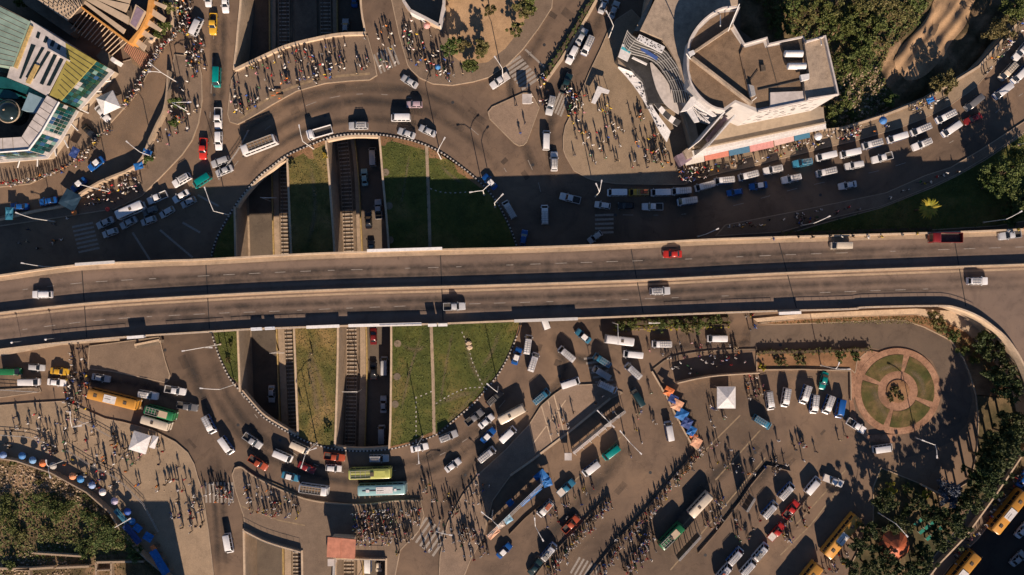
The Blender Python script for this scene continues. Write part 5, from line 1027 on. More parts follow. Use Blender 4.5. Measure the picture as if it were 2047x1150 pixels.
for i in range(8):
    o_ = i*66; c0 = [(515+o_*1.25, -14), (540+o_*1.25, -34), (995+o_*.38, 262-o_*.42), (965+o_*.38, 298-o_*.42)]; bpart(S_, 'roof_stripe', sz(c0), 5.4, 5.75, 'lightconc')
    for k in range(5):
        t = .2 + k*.16; x = c0[0][0] + (c0[3][0]-c0[0][0])*t + 12; y = c0[0][1] + (c0[3][1]-c0[0][1])*t - 4
        bpart(S_, 'roof_vent', sz([(x,y),(x+14,y+6),(x+10,y+14),(x-3,y+8)]), 5.7, 5.95, 'black')
lw = empty('guard_hut', P(205, 122)); tag(lw, 'small grey hut between the olive roof and the brown deck', 'hut')
bpart(lw, 'hut_wall', [(192,112),(205,98),(222,112),(213,138)], 0, 3.0, 'darkconc'); bpart(lw, 'hut_post', [(224,113),(232,119),(227,126),(220,120)], 0, 3.4, 'white')

# --- white building, upper right
B = empty('white_building', P(1500, 170)); tag(B, 'white office building with brown flat roofs and a curved drum', 'building')
ROOF = [(1475,17),(1442.6,19.6),(1416,34),(1393,56),(1377,83),(1373,110),(1373,141),(1380,170),(1398,196),(1422,215),(1448,222),(1470,205),(1513,224),(1673,191),(1646,74),(1607,85),(1603,76),(1534,91),(1531,78),(1485.6,91),(1461,50)]
RZ = 17.0
bpart(B, 'main_block', ROOF, -7, RZ, plain('white_wall', (.44,.42,.4), .8, .1, .6))
bpart(B, 'roof_felt', [(1470,23),(1442,26),(1419,39),(1397,60),(1382,85),(1378,110),(1378,141),(1385,168),(1402,193),(1424,211),(1445,217),(1470,200),(1515,217),(1609,198),(1607,186),(1668,181),(1642,80),(1612,89),(1599,82),(1530,96),(1526,85),(1486,97),(1460,58)], RZ, RZ+.03, 'brownroof')
def parapet(px, z, h, w, mat='whiteroof', nm='parapet'):
    pts = [(x-B.location.x, y-B.location.y) for x, y in (P(*p, z)[:2] for p in px)]; return MB().wall(pts, w, z-.05, z+h).build(nm, M[mat], B)
parapet(smooth(ROOF[:11], 3), RZ, 1.0, .36); parapet(ROOF[12:], RZ, .9, .34); parapet([(1461,50),(1475,17)], RZ, 1.0, .4)
parapet([(1378,112),(1462,55)], RZ, 1.3, .5, 'greyroof', 'roof_beam'); parapet([(1381,118),(1500,210)], RZ, 1.3, .5, 'greyroof', 'roof_beam')
parapet([(1486,96),(1480,110),(1500,205)], RZ, .5, .5, 'brownroof', 'roof_upstand'); parapet([(1533,95),(1555,175)], RZ, .12, .2, 'darkroof', 'roof_joint')
bpart(B, 'upper_terrace', [(1608,85),(1646,75),(1672,190),(1610,199),(1607,150),(1618,149)], RZ, RZ+1.2, 'greyroof'); parapet([(1609,86),(1646,76),(1672,190),(1612,200)], RZ+1.2, .9, .35)
bpart(B, 'stair_block', [(1540,185),(1610,182),(1612,200),(1540,222)], RZ, RZ+.6, 'whiteroof')
bpart(B, 'lift_shaft', [(1562,85),(1603,78),(1607,118),(1572,122)], RZ, RZ+.25, 'darkroof')
for k, (x, y) in enumerate([(1586,108),(1592,133)]):
    m_ = MB(); q = np.array(P(x, y, RZ+1)) - np.array(B.location); m_.loft([[(q[0]+dx, q[1]+r*math.cos(t), RZ+1.1+r*math.sin(t)) for t in np.linspace(0, 2*math.pi, 13)[:-1]] for dx, r in ((-2.1,.3),(-1.9,.7),(1.9,.75),(2.1,.3))]); m_.build('water_tank', M['white'], B, smooth_ang=40)
bpart(B, 'roof_hatch', [(1521,130),(1530,130),(1531,141),(1522,142)], RZ, RZ+.7, 'darkroof'); bpart(B, 'roof_unit', [(1376,104),(1386,100),(1390,107),(1380,113)], RZ, RZ+1.4, 'white'); bpart(B, 'roof_unit', [(1495,168),(1507,172),(1511,190),(1500,194)], RZ, RZ+1.2, 'steel'); bpart(B, 'roof_unit', [(1600,150),(1618,147),(1618,158),(1603,162)], RZ+1.2, RZ+2.0, 'white')
for pts in ([(1455,63,RZ+1),(1478,8,RZ+4)], [(1440,30,RZ),(1440,52,RZ+3)], [(1380,118,RZ+1),(1372,108,RZ+5)], [(1500,205,RZ),(1512,195,RZ+4)], [(1640,75,RZ+1),(1642,90,RZ+3)]): bar(B, 'roof_mast', pts, .12, 'lamp')
bar(B, 'roof_pipe', [(1515,180,RZ+.2),(1550,172,RZ+.2),(1600,160,RZ+.2)], .12, 'darkmetal'); bar(B, 'roof_pipe', [(1500,160,RZ+.2),(1515,140,RZ+.2)], .08, 'darkmetal')
# dark punched openings of the bird-patterned south wall
def on_wall(p0, p1, zp, u, z):
    a = np.array(P(*p0, zp)[:2]); b_ = np.array(P(*p1, zp)[:2]); q = a + (b_-a)*u; return q[0]-B.location.x, q[1]-B.location.y, z, math.atan2(*(b_-a)[::-1])
bird = MB().add([(-.5,-.05,0),(0,-.05,.18),(.55,-.05,.1),(.1,-.05,-.12),(-.5,.02,0),(0,.02,.18),(.55,.02,.1),(.1,.02,-.12)], [(0,1,2,3),(4,5,6,7),(0,1,5,4),(1,2,6,5),(2,3,7,6),(3,0,4,7)]).mesh('wall_cutout', M['darkmetal'])
for i in range(46):
    x, y, z, a = on_wall((1513,224), (1673,191), RZ, random.uniform(.03,.97), random.uniform(4.8,16.0)); link('wall_cutout', bird, B, (x, y, z), a)
# south podium, terrace and shop awnings
POD = [(1367,226),(1383,289),(1400,296),(1649,246),(1646,215),(1560,200),(1470,215),(1420,200)]
bpart(B, 'podium', POD, -.1, 3.8, 'beige'); pd = [(x-B.location.x, y-B.location.y) for x, y in (P(*p, 3.8)[:2] for p in [(1367,226),(1383,289),(1400,297),(1649,246)])]
MB().wall(pd, .3, 3.75, 4.3).build('podium_parapet', M['beige'], B)
lo = [(x-B.location.x, y-B.location.y) for x, y in (P(*p, 2.8)[:2] for p in [(1374,300),(1398,306),(1649,256),(1650,246),(1640,235),(1390,280)])]; MB().prism(lo, 0, 2.8).build('shop_floor', M['beige'], B)
ledge = [(1366,326),(1649,263)]
for k, (dz, wd) in enumerate(((3.1,1.0),(2.9,1.7))):
    pts = [(x-B.location.x, y-B.location.y) for x, y in (P(x_+2, y_-15+k*4, dz)[:2] for x_, y_ in ledge)]; MB().wall(pts, wd, dz-.15, dz, off=.2).build('ledge', M['white'], B)
for a, c_, cl in [((1411,321),(1459,311),(.55,.2,.14)),((1460,311),(1501,303),(.06,.16,.26)),((1502,303),(1549,293),(.58,.27,.25)),((1551,291),(1590,281),(.62,.42,.38)),((1591,281),(1622,274),(.05,.17,.27)),((1372,330),(1410,322),(.6,.56,.5))]:
    p0, p1 = P(*a, 3)[:2], P(*c_, 3)[:2]; pts = [(p0[0]-B.location.x, p0[1]-B.location.y), (p1[0]-B.location.x, p1[1]-B.location.y)]; up = offset(pts, 1.5)
    o = MB().add([(*pts[0],2.3),(*pts[1],2.3),(*up[1],2.75),(*up[0],2.75),(*pts[0],2.2),(*pts[1],2.2),(*up[1],2.65),(*up[0],2.65)], [(0,1,2,3),(4,5,6,7)[::-1],(0,1,5,4),(1,2,6,5),(2,3,7,6),(3,0,4,7)]).build('shop_awning', M['obj'], B); o.color = (*[q*.8 for q in cl], 1)
# V shaped fin court at the podium corner
cz = lambda q: crop(1330, 180, 5.849, q)
bpart(B, 'fin_court_floor', cz([(180,260),(320,690),(500,655),(820,290),(690,230),(370,60),(300,80)]), 3.7, 4.0, 'beige', 4.0)
bpart(B, 'fin_roof', cz([(180,255),(300,85),(370,62),(460,180),(600,300),(560,310),(430,230),(350,170),(250,240)]), 14.2, 14.8, 'white')
for q in ([(250,235),(345,380),(400,370),(310,200)], ): bpart(B, 'fin_roof', cz(q), 14.1, 14.6, 'white')
for k in range(4): t = k*58; bpart(B, 'lattice_bar', cz([(300+t*.6,190+t*.55),(312+t*.6,178+t*.55),(430+t*.55,340+t*.25),(418+t*.55,352+t*.25)]), 13.8, 14.1, 'white')
for k in range(3): t = k*55; bpart(B, 'lattice_bar', cz([(330-t*.05,190+t),(342-t*.05,180+t),(470+t*.4,250+t*.65),(460+t*.4,264+t*.65)]), 13.7, 14.0, 'white')
bpart(B, 'void_shade_slab', cz([(350,360),(450,270),(600,310),(640,300),(395,590)]), 3.9, 4.1, 'darkroof', 4.1)  # dark slab paints in the shade of the open court
bpart(B, 'fin_wall', cz([(395,595),(412,590),(700,262),(690,245)]), 0, 14.5, 'white', 14.5); bpart(B, 'fin_wall', cz([(500,658),(515,650),(830,300),(815,285)]), 0, 14.5, 'white', 14.5); bpart(B, 'fin_floor', cz([(480,560),(520,640),(760,370),(690,300)]), 7, 8, 'lilac', 8)
# lower west wing: grey roof, louvred curved roof, white canopies
wz = lambda q: crop(1210, 20, 7.188, q); VZr = 13.6
bpart(B, 'wing_roof', [(1330,-80),(1475,-80),(1475,10),(1442,15),(1414,30),(1390,54),(1373,83),(1369,110),(1369,141),(1378,175),(1370,168),(1350,120),(1334,90),(1324,78),(1280,60),(1314,-10)], 0, VZr, 'greyroof')
bpart(B, 'wing_roof', [(1268,62),(1300,0),(1314,-80),(1330,-80),(1302,10),(1280,62)], 0, VZr-1.2, 'greyroof')
arcO = wz([(250,480),(300,620),(560,690),(720,770),(820,890),(900,1020),(960,1160),(990,1330)]); arcI = wz([(320,290),(450,400),(840,560),(950,680),(1050,820),(1130,980),(1190,1160),(1230,1330)])
def strip3(nm, a, c_, za, zc, mat, n=4, th=.25):
    a = smooth(a, n); c_ = smooth(c_, n); m_ = MB(); R0 = np.array(B.location)
    pa = [tuple(np.array(P(*p, za)) - R0) for p in a]; pc = [tuple(np.array(P(*p, zc)) - R0) for p in c_]
    n_ = len(pa); m_.add(pa + pc + [(x, y, z-th) for x, y, z in pa] + [(x, y, z-th) for x, y, z in pc], [(i, i+1, n_+i+1, n_+i) for i in range(n_-1)] + [(2*n_+i, 3*n_+i, 3*n_+i+1, 2*n_+i+1) for i in range(n_-1)] + [(i, 2*n_+i, 2*n_+i+1, i+1) for i in range(n_-1)] + [(n_+i, n_+i+1, 3*n_+i+1, 3*n_+i) for i in range(n_-1)])
    return m_.build(nm, M[mat] if isinstance(mat, str) else mat, B)
strip3('louvred_roof', arcO, arcI, 7.5, 13.3, 'darkmetal')
for k in range(7):
    t = (k+.5)/7; mid = [((1-t)*a[0]+t*c_[0], (1-t)*a[1]+t*c_[1]) for a, c_ in zip(arcO, arcI)]; z = 7.5 + 5.8*t + .12; bar(B, 'louvre_tube', [(*p, z) for p in smooth(mid, 3)], .1, 'steel')
for i in range(1, 8): bar(B, 'louvre_rib', [(*arcO[i-1], 7.6), (*arcI[i-1], 13.4)], .07, 'steel')
bpart(B, 'wing_wall', wz([(310,300),(250,470),(190,640),(560,1000),(640,1330),(1010,1330),(1140,950),(850,545),(440,340)]), 0, 5.6, 'darkmetal', 6.5)
bpart(B, 'bird_screen', wz([(490,350),(860,530),(815,620),(450,430)]), 13.3, 13.6, 'white'); 
for i in range(30):
    u, w_ = random.uniform(.04,.96), random.uniform(.1,.9); x = 490+(860-490)*u + (-40)*w_; y = 350+(530-350)*u + 82*w_; bpart(B, 'screen_cutout', wz([(x-9,y-5),(x+6,y-9),(x+10,y+5),(x-5,y+8)]), 13.59, 13.62, 'black')
bpart(B, 'blue_screen', wz([(515,520),(760,680),(740,725),(510,570)]), 10.6, 10.8, plain('blue_sheet', (.05,.1,.3), .5, .2))
bpart(B, 'sign_board', wz([(245,485),(405,545),(320,740),(185,670)]), 8.0, 8.3, 'white'); bpart(B, 'sign_stripe', wz([(240,525),(372,580),(355,625),(228,560)]), 8.3, 8.32, plain('cyan_sign', (.08,.38,.46), .5, .15))
bpart(B, 'entrance_ledge', wz([(400,670),(605,770),(595,790),(385,690)]), 7.4, 7.9, 'white'); bpart(B, 'entrance_roof', wz([(180,710),(555,850),(580,990),(185,800)]), 3.6, 4.0, 'greyroof')
crO = crop(1200, 0, 3.834, [(380,480),(395,560),(430,680),(490,790),(560,850),(600,875)]); crI = crop(1200, 0, 3.834, [(395,480),(450,540),(510,620),(560,720),(590,800),(606,860)])
strip3('crescent_floor', crO, crI, 6.2, 6.2, 'whiteroof')
chO = crop(1200, 0, 3.834, [(355,560),(360,640),(400,770),(460,860),(530,930),(590,970)]); chI = crop(1200, 0, 3.834, [(385,570),(395,640),(430,750),(485,830),(555,890),(622,930)])
strip3('checked_canopy', chO, chI, 5.0, 5.4, 'white')
for k in range(9):
    if k % 2 == 0:
        a = smooth(chO, 8); c_ = smooth(chI, 8); n_ = len(a); i0, i1 = int(k/9*(n_-1)), int((k+1)/9*(n_-1)); strip3('check_panel', a[i0:i1+1], c_[i0:i1+1], 5.03, 5.43, 'darkmetal', 1, .02)
spO = crop(1200, 0, 3.834, [(135,520),(210,600),(300,720),(380,860),(450,1000),(510,1090)]); spI = crop(1200, 0, 3.834, [(140,510),(350,605),(365,720),(410,830),(480,930),(540,1010)])
strip3('pointed_canopy', spO, spI, 3.4, 4.4, 'white')
for i in range(40):
    t = random.uniform(.1,.85); k = random.uniform(.12,.85); a = smooth(spO, 6); c_ = smooth(spI, 6); j = int(t*(len(a)-1)); x = a[j][0]*(1-k)+c_[j][0]*k; y = a[j][1]*(1-k)+c_[j][1]*k; z = 3.4+k
    q = np.array(P(x, y, z)) - np.array(B.location); link('canopy_hole', bird, B, tuple(q + np.array((0,0,.06))), random.uniform(0,6.3)).rotation_euler.x = math.radians(90)
bpart(B, 'corner_booth', [(1352,311),(1372,302),(1384,318),(1362,332)], 0, 3.4, 'lilac'); bpart(B, 'corner_booth', [(1366,302),(1380,292),(1386,312),(1374,318)], 0, 4.6, 'greyroof')

# --- hoarding enclosure, kiosk, pavilion, tents
AB = empty('apartment_block', P(330, 1240)); tag(AB, 'flat roofed block just below the lower left stalls, casting their shade', 'building')
bpart(AB, 'wall', [(292,1195),(380,1195),(395,1330),(292,1330)], 0, 11.6, 'beige', 0); bpart(AB, 'roof', [(294,1197),(378,1197),(392,1328),(294,1328)], 11.6, 11.9, 'greyroof', 0)
for k in range(8):
    for j in range(3): bpart(AB, 'window', [(298+k*10,1193.6),(304+k*10,1193.6),(304+k*10,1195.2),(298+k*10,1195.2)], 1.2+j*3.6, 2.8+j*3.6, 'glass', 0)
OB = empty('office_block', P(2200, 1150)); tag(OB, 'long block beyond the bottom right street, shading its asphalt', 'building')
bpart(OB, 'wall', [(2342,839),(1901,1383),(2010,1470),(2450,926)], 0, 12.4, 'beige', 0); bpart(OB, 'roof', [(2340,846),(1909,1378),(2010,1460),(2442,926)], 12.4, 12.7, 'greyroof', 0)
for k in range(30):
    for j in range(3): x, y = 2332-k*14.5, 851-k*-17.9; bpart(OB, 'window', [(x,y-1),(x-8,y+9),(x-9,y+8),(x-1,y-2)], 1.4+j*3.8, 3.2+j*3.8, 'glass', 0)
HD = empty('site_hoarding', P(850, 40)); tag(HD, 'white site hoarding enclosing a dark plot at the top', 'hoarding')
for k, (a, c_) in enumerate([((805,-20),(812,15)),((812,15),(824,32)),((824,32),(852,46)),((852,46),(882,62)),((882,62),(890,20)),((890,20),(892,-40))]):
    pts = [(x-HD.location.x, y-HD.location.y) for x, y in PX([a, c_])]; MB().wall(pts, .35, .2, 3.4).build('hoarding_panel', M['white'] if k % 2 == 0 else M['lightconc'], HD)
    MB().wall(offset(pts, 0), .7, 3.4, 3.5).build('hoarding_cap', M['whiteroof'], HD)
K = empty('station_kiosk', P(682, 1095)); tag(K, 'square kiosk with flat salmon pink roof over the railway', 'kiosk')
bpart(K, 'wall', [(660,1079),(706,1081),(704,1108),(658,1108)], -1.2, 4.3, 'lightconc', 4.3); bpart(K, 'roof', [(655,1074),(711,1079),(709,1118),(653,1114)], 4.3, 4.75, 'terracotta'); bar(K, 'roof_ridge', [(682.5,1076,4.78),(681,1116,4.78)], .06, 'terracotta')
bpart(K, 'counter', [(655,1118),(668,1118),(668,1132),(655,1132)], 0, 2.6, 'whiteroof'); bpart(K, 'railing_wall', [(666,1115),(670,1115),(667,1180),(663,1180)], 0, 1.3, 'steel')
VP_ = empty('garden_pavilion', P(1790, 1090)); tag(VP_, 'orange roofed round pavilion in the shaded garden', 'pavilion')
cxp, cyp, _ = P(1790, 1092, 4); rr = 30/8.4; m_ = MB(); ox, oy = cxp-VP_.location.x, cyp-VP_.location.y
m_.loft([[(ox+r*math.cos(t), oy+r*math.sin(t), z) for t in np.linspace(0, 2*math.pi, 17)[:-1]] for r, z in ((rr,3.3),(rr,3.55),(rr*.5,4.5),(.15,5.2))]); o = m_.build('roof', M['obj'], VP_); o.color = (.45,.12,.05,1)
for k in range(8): t = k*math.pi/4; MB().tube((ox+rr*.85*math.cos(t), oy+rr*.85*math.sin(t), 0), (ox+rr*.85*math.cos(t), oy+rr*.85*math.sin(t), 3.4), .1).build('post', M['wood'], VP_)
def tent(px, w, d, h0, h1, ang, label, name='tent', cols=1, split=None):
    x, y, _ = P(*px, h0); t = empty(name, (x, y, 0), math.radians(ang)); tag(t, label, 'tent'); n = cols
    for k in range(n):
        cx = (k - (n-1)/2)*w; m_ = MB().add([(cx-w/2,-d/2,h0),(cx+w/2,-d/2,h0),(cx+w/2,d/2,h0),(cx-w/2,d/2,h0),(cx,0,h1)], [(0,1,4),(1,2,4),(2,3,4),(3,0,4),(3,2,1,0)]).build('canopy', M['white'], t)
        v_ = MB().box(cx-w/2, cx+w/2, -d/2-.02, -d/2+.02, h0-.3, h0).box(cx-w/2, cx+w/2, d/2-.02, d/2+.02, h0-.3, h0).box(cx-w/2-.02, cx-w/2+.02, -d/2, d/2, h0-.3, h0).box(cx+w/2-.02, cx+w/2+.02, -d/2, d/2, h0-.3, h0); v_.build('valance', M['white'], t)
        for sx in (-1, 1):
            for sy in (-1, 1): MB().tube((cx+sx*(w/2-.06), sy*(d/2-.06), 0), (cx+sx*(w/2-.06), sy*(d/2-.06), h0), .05).build('pole', M['steel'], t)
    return t
tent((216,205), 4.4, 4.4, 2.4, 3.8, 25, 'white pyramid tent beside the teal glass building')
tent((1452,795), 4.4, 5.2, 2.5, 3.3, 0, 'large white square tent in the bus yard')
tent((279,885), 4.2, 4.6, 2.5, 3.3, -17, 'white double tent on the lower left pavement', cols=1); 
tent((307,884), 1.3, 3.0, 2.1, 2.5, -17, 'lower white awning tent beside the double tent')
# billboards beside the bus yard
def billboard(px, z0, z1, th, label, posts=5, cap='steel'):
    A_, B_ = P(*px[0]), P(*px[1]); d = np.array(B_[:2]) - np.array(A_[:2]); L = float(np.hypot(*d)); o = empty('billboard', (A_[0], A_[1], 0), math.atan2(d[1], d[0])); tag(o, label, 'billboard')
    n = max(3, int(L/3)); pm = MB().box(.03, L/n-.03, -.06, .06, z0, z1).mesh('panel', M['darkmetal'] if cap == 'steel' else M['lightconc'])
    for k in range(n): link('panel', pm, o, (L/n*k, th/2, 0))
    for y in (-th/2, 0, th/2): MB().tube((0,y,z1), (L,y,z1), .07).build('top_rail', M[cap], o)
    for k in range(posts):
        x = L*k/(posts-1); MB().tube((x,0,0), (x,0,z1), .12).build('post', M['steel'], o); MB().tube((x,-1.6,0), (x,0,z1*.7), .07).build('brace', M['steel'], o)
    return o
billboard([(977,1052),(1081,952)], .4, 7.2, .6, 'long tall billboard above the blue tarps of the stall row')
billboard([(1144,900),(1205,850)], .3, 3.2, .5, 'low pale hoarding along the lower side of the paved island', cap='white')
billboard([(1200,842),(1240,812)], .4, 7.4, .5, 'tall billboard at the right tip of the paved island')
billboard([(1350,1108),(1392,1062)], 1.2, 4.0, .4, 'small billboard on the barrier in the bus yard')
billboard([(1480,1010),(1495,985)], 1.5, 5.0, .4, 'tall narrow billboard in the bus yard')
for k, (x, y, lb) in enumerate([(1053,205,'white signal cabin on the triangular island'), (1134,908,'white cube sign at the lower end of the pale hoarding'), (1228,825,'white cube sign at the paved island tip'), (1212,842,'small white box beside the tall island billboard')]):
    o = empty('sign_box', P(x, y)); tag(o, lb, 'sign box'); h = 3.2 if k == 0 else 2.6; w = 1.0 if k == 0 else .75
    MB().box(-w,w,-w,w,h-.9,h).build('box', M['white'], o); MB().box(-w*1.15,w*1.15,-w*1.15,w*1.15,h,h+.12).build('roof', M['whiteroof'], o)
    for sx in (-1,1): MB().tube((sx*w*.7,0,.2),(sx*w*.7,0,h-.9),.08).build('leg', M['steel'], o)
sh = empty('bus_shelter', P(1199, 180)); tag(sh, 'narrow white roofed shelter on the plaza by the crossing', 'shelter')
for nm, q, z0, z1, mt in (('roof', [(1195,172),(1219,181),(1216,188),(1203,185),(1190,208),(1182,205)], 2.7, 2.9, 'white'), ('bench', [(1189,192),(1193,194),(1188,204),(1184,202)], .2, .7, 'wood')): bpart(sh, nm, q, z0, z1, mt)
for x, y in ((1197,174),(1216,183),(1187,206)): bar(sh, 'post', [(x,y,.2),(x,y,2.7)], .06, 'steel')
bn = empty('concrete_shelter', P(293, 684)); tag(bn, 'open concrete frame on the island below the left end of flyover', 'shelter')
bpart(bn, 'beam', [(268,688),(318,678),(319,682),(269,692)], 1.6, 1.9, 'lightconc'); bpart(bn, 'wall', [(270,690),(318,681),(319,689),(271,698)], .2, .6, 'darkconc')
for x, y in ((269,690),(318,680)): bpart(bn, 'post', [(x,y),(x+4,y),(x+4,y+6),(x,y+6)], .2, 1.6, 'conc')

# ---------------------------------------------------------------- market stalls, tarps, umbrellas
def tarp(px, z, c, desc, place, sag=.25, name='market_stall', cat='stall'):
    pts = [P(x, y, z)[:2] for x, y in px]; cx, cy = np.mean([p[0] for p in pts]), np.mean([p[1] for p in pts]); t = empty(name, (cx, cy, 0)); n = len(pts)
    tp = [(x-cx, y-cy, z + random.uniform(-.15,.15)) for x, y in pts]; mid = [((a[0]+c_[0])/2, (a[1]+c_[1])/2, (a[2]+c_[2])/2 - sag*.3) for a, c_ in zip(tp, tp[1:]+tp[:1])]
    ring = [q for pr in zip(tp, mid) for q in pr]; m_ = MB(); k = len(ring); inn = [(x*.5, y*.5, zz + random.uniform(-.1, sag)) for x, y, zz in ring]
    m_.add(ring + inn + [(0,0,z+sag*.4)], [(i, (i+1)%k, k+(i+1)%k, k+i) for i in range(k)] + [(k+i, k+(i+1)%k, 2*k) for i in range(k)]); o = m_.build('cover', M['obj'], t); o.color = (*c, 1)
    for x, y, zz in tp: MB().tube((x*.95,y*.95,0), (x*.95,y*.95,zz), .04).build('pole', M['wood'], t)
    m_ = MB().box(-.8,.8,-.4,.4,.5,.7).box(-.7,-.6,-.3,.3,0,.5).box(.6,.7,-.3,.3,0,.5); m_.build('table', M['wood'], t)
    t['category'] = cat; t['group'] = 'market stalls'; queue_label(t, desc, place, float(np.mean([p[0] for p in px])), float(np.mean([p[1] for p in px]))); return t
def rq(cx, cy, w, h, a):
    w *= 1.15; h *= 1.15
    ca, sa = math.cos(math.radians(a)), math.sin(math.radians(a)); return [(cx+x*ca+y*sa, cy-x*sa+y*ca) for x, y in ((-w/2,-h/2),(w/2,-h/2),(w/2,h/2),(-w/2,h/2))]
Or, Bl, Db, Pk = (.62,.17,.05), (.02,.14,.4), (.03,.06,.2), (.62,.33,.2)
row1 = 'in the slanting stall row'
for cx, cy, w, h, c, nm in [(1337,783,16,15,Or,'orange covered stall'),(1346,798,16,14,Db,'dark blue covered stall'),(1354,810,19,18,Pk,'salmon covered stall'),(1363,829,20,19,Bl,'bright blue covered stall'),(1373,846,17,18,Db,'dark blue covered stall'),(1383,862,14,16,Bl,'bright blue covered stall'),(1392,885,17,17,Pk,'salmon covered stall'),(1387,873,12,10,Or,'orange covered stall')]: tarp(rq(cx, cy, w, h, -28), 2.1, c, nm, row1)
row2 = 'below the tall billboard by the bus yard'
for cx, cy, w, h, a, c, nm in [(1083,955,22,22,40,Bl,'bright blue heaped tarp stall'),(1094,965,16,14,20,Bl,'bright blue heaped tarp stall'),(1065,985,34,13,43,Bl,'long blue tarp stall'),(1048,1000,22,13,43,Bl,'long blue tarp stall'),(1022,1008,13,16,40,Bl,'bright blue heaped tarp stall'),(1015,1038,15,14,35,(.2,.4,.55),'pale blue tarp stall'),(1000,1050,14,12,35,(.6,.5,.42),'cream tarp stall'),(986,1066,24,12,43,Pk,'salmon tarp stall')]: tarp(rq(cx, cy, w, h, a), 2.2, c, nm, row2)
row3 = 'beside the waste lot'
for cx, cy, w, h, a, c, nm in [(242,1032,30,9,-48,(.03,.13,.2),'long dark teal stall roof'),(264,1068,40,12,-52,Db,'long navy stall roof'),(275,1056,14,12,-40,Bl,'bright blue stall cover'),(312,1112,24,14,-58,Bl,'long blue stall roof'),(325,1135,26,15,-58,Bl,'long blue stall roof'),(306,1096,10,9,-50,Or,'small orange stall cover'),(296,1074,16,14,-30,Bl,'bright blue stall cover')]: tarp(rq(cx, cy, w, h, a), 2.2, c, nm, row3)
row4 = 'on the upper left market pavement'
for cx, cy, w, h, a, c, nm in [(277,332,16,12,15,Bl,'bright blue tarp stall'),(18,427,14,22,0,(.03,.16,.25),'teal covered stall'),(140,400,30,30,-30,(.015,.04,.07),'large dark glass covered stall'),(148,305,14,18,-30,Db,'navy tarp stall'),(294,305,16,10,-20,Bl,'bright blue tarp stall')]: tarp(rq(cx, cy, w, h, a), 2.3, c, nm, row4)
tarp(rq(1860,200,13,9,25), 2.2, Bl, 'small bright blue tarp stall', 'by the retaining wall of the upper right road')
for cx, cy in [(546,187),(555,182),(560,193)]: tarp(rq(cx, cy, 9, 8, 20), .45, Or, 'low orange cloth of a street seller', 'on the railway bridge pavement', .1, 'goods_cloth', 'market goods')
def umbrella(px, r, c, desc, place, z=2.2):
    x, y, _ = P(*px, z); t = empty('market_umbrella', (x, y, .2)); n = 10; m_ = MB()
    m_.loft([[(rr_*math.cos(a + .1), rr_*math.sin(a + .1), zz - (.07 if k_ % 2 else 0)*(rr_/r)) for k_, a in enumerate(np.linspace(0, 2*math.pi, n+1)[:-1])] for rr_, zz in ((r, z-.55), (r*.75, z-.25), (r*.4, z-.05), (.05, z+.05))], caps=False); o = m_.build('canopy', M['obj'], t); o.color = (*c, 1)
    MB().tube((0,0,0), (0,0,z+.15), .03).build('pole', M['steel'], t); MB().cyl((0,0), .3, 0, .12, 10).build('base', M['darkconc'], t)
    t['category'] = 'umbrella'; t['group'] = 'market umbrellas'; queue_label(t, desc, place, *px)
ul = 'along the wall of the lower left lot'
for px_, c, nm in [((4,911),(.2,.3,.5),'pale blue'),((42,912),(.05,.18,.42),'blue'),((63,921),(.15,.3,.5),'blue'),((83,927),Or,'orange'),((104,932),(.35,.33,.3),'grey'),((143,953),(.6,.25,.12),'orange'),((159,959),(.04,.2,.45),'blue'),((182,971),(.25,.35,.55),'pale blue'),((203,985),(.65,.63,.62),'white'),((227,1003),(.42,.38,.5),'lilac'),((253,1024),(.02,.07,.3),'deep blue'),((262,1044),(.03,.16,.4),'blue')]: umbrella(px_, .92, c, nm + ' market umbrella', ul)
umbrella((853,50), .85, (.62,.32,.3), 'pink market umbrella', 'in front of the white site hoarding'); umbrella((1767,240), 1.0, (.05,.18,.45), 'blue market umbrella', 'beside the upper right road'); umbrella((1637,272), 1.0, (.6,.62,.66), 'white and blue market umbrella', 'below the right end of the white building')
umbrella((213,418), .6, (.55,.06,.05), 'red umbrella', 'beside the white minibus at left'); umbrella((146,425), .7, (.6,.2,.06), 'orange umbrella', 'at the left zebra crossing'); umbrella((875,133), .7, (.05,.2,.45), 'small blue umbrella', 'on the plaza at the top')

# ---------------------------------------------------------------- street lamps and poles
def lamp(px, arms, h, desc, place, z=0.0):
    x, y, _ = P(*px, z); t = empty('street_lamp', (x, y, z)); MB().tube((0,0,0), (0,0,h), .13, .08, 8).build('pole', M['lamp'], t); MB().cyl((0,0), .3, 0, .35, 8).build('base', M['conc'], t)
    for ang, ln in arms:
        a = math.radians(ang); u = np.array((math.cos(a), math.sin(a))); m_ = MB(); p = [(0,0,h-.1), (*(u*ln*.45), h+.45), (*(u*ln), h+.6)]
        for a0, a1 in zip(p, p[1:]): m_.tube(a0, a1, .08, .07, 6)
        o = m_.build('arm', M['lamp'], t); e = np.array((*(u*ln), h+.6)); v_ = (-u[1]*.16, u[0]*.16); f_ = u*.75
        MB().add([(e[0]+sx*v_[0]*k+f_[0]*j, e[1]+sx*v_[1]*k+f_[1]*j, e[2]+dz) for j, k in ((0,.7),(1,1)) for sx in (-1,1) for dz in (-.08,.08)], [(0,1,3,2),(4,6,7,5),(0,4,5,1),(2,3,7,6),(1,5,7,3),(0,2,6,4)]).build('lamp_head', M['white'], o)
    t['category'] = 'street lamp'; t['group'] = 'street lamps'; queue_label(t, desc, place, *px)
S1, D1 = 'single arm street lamp', 'twin arm street lamp'
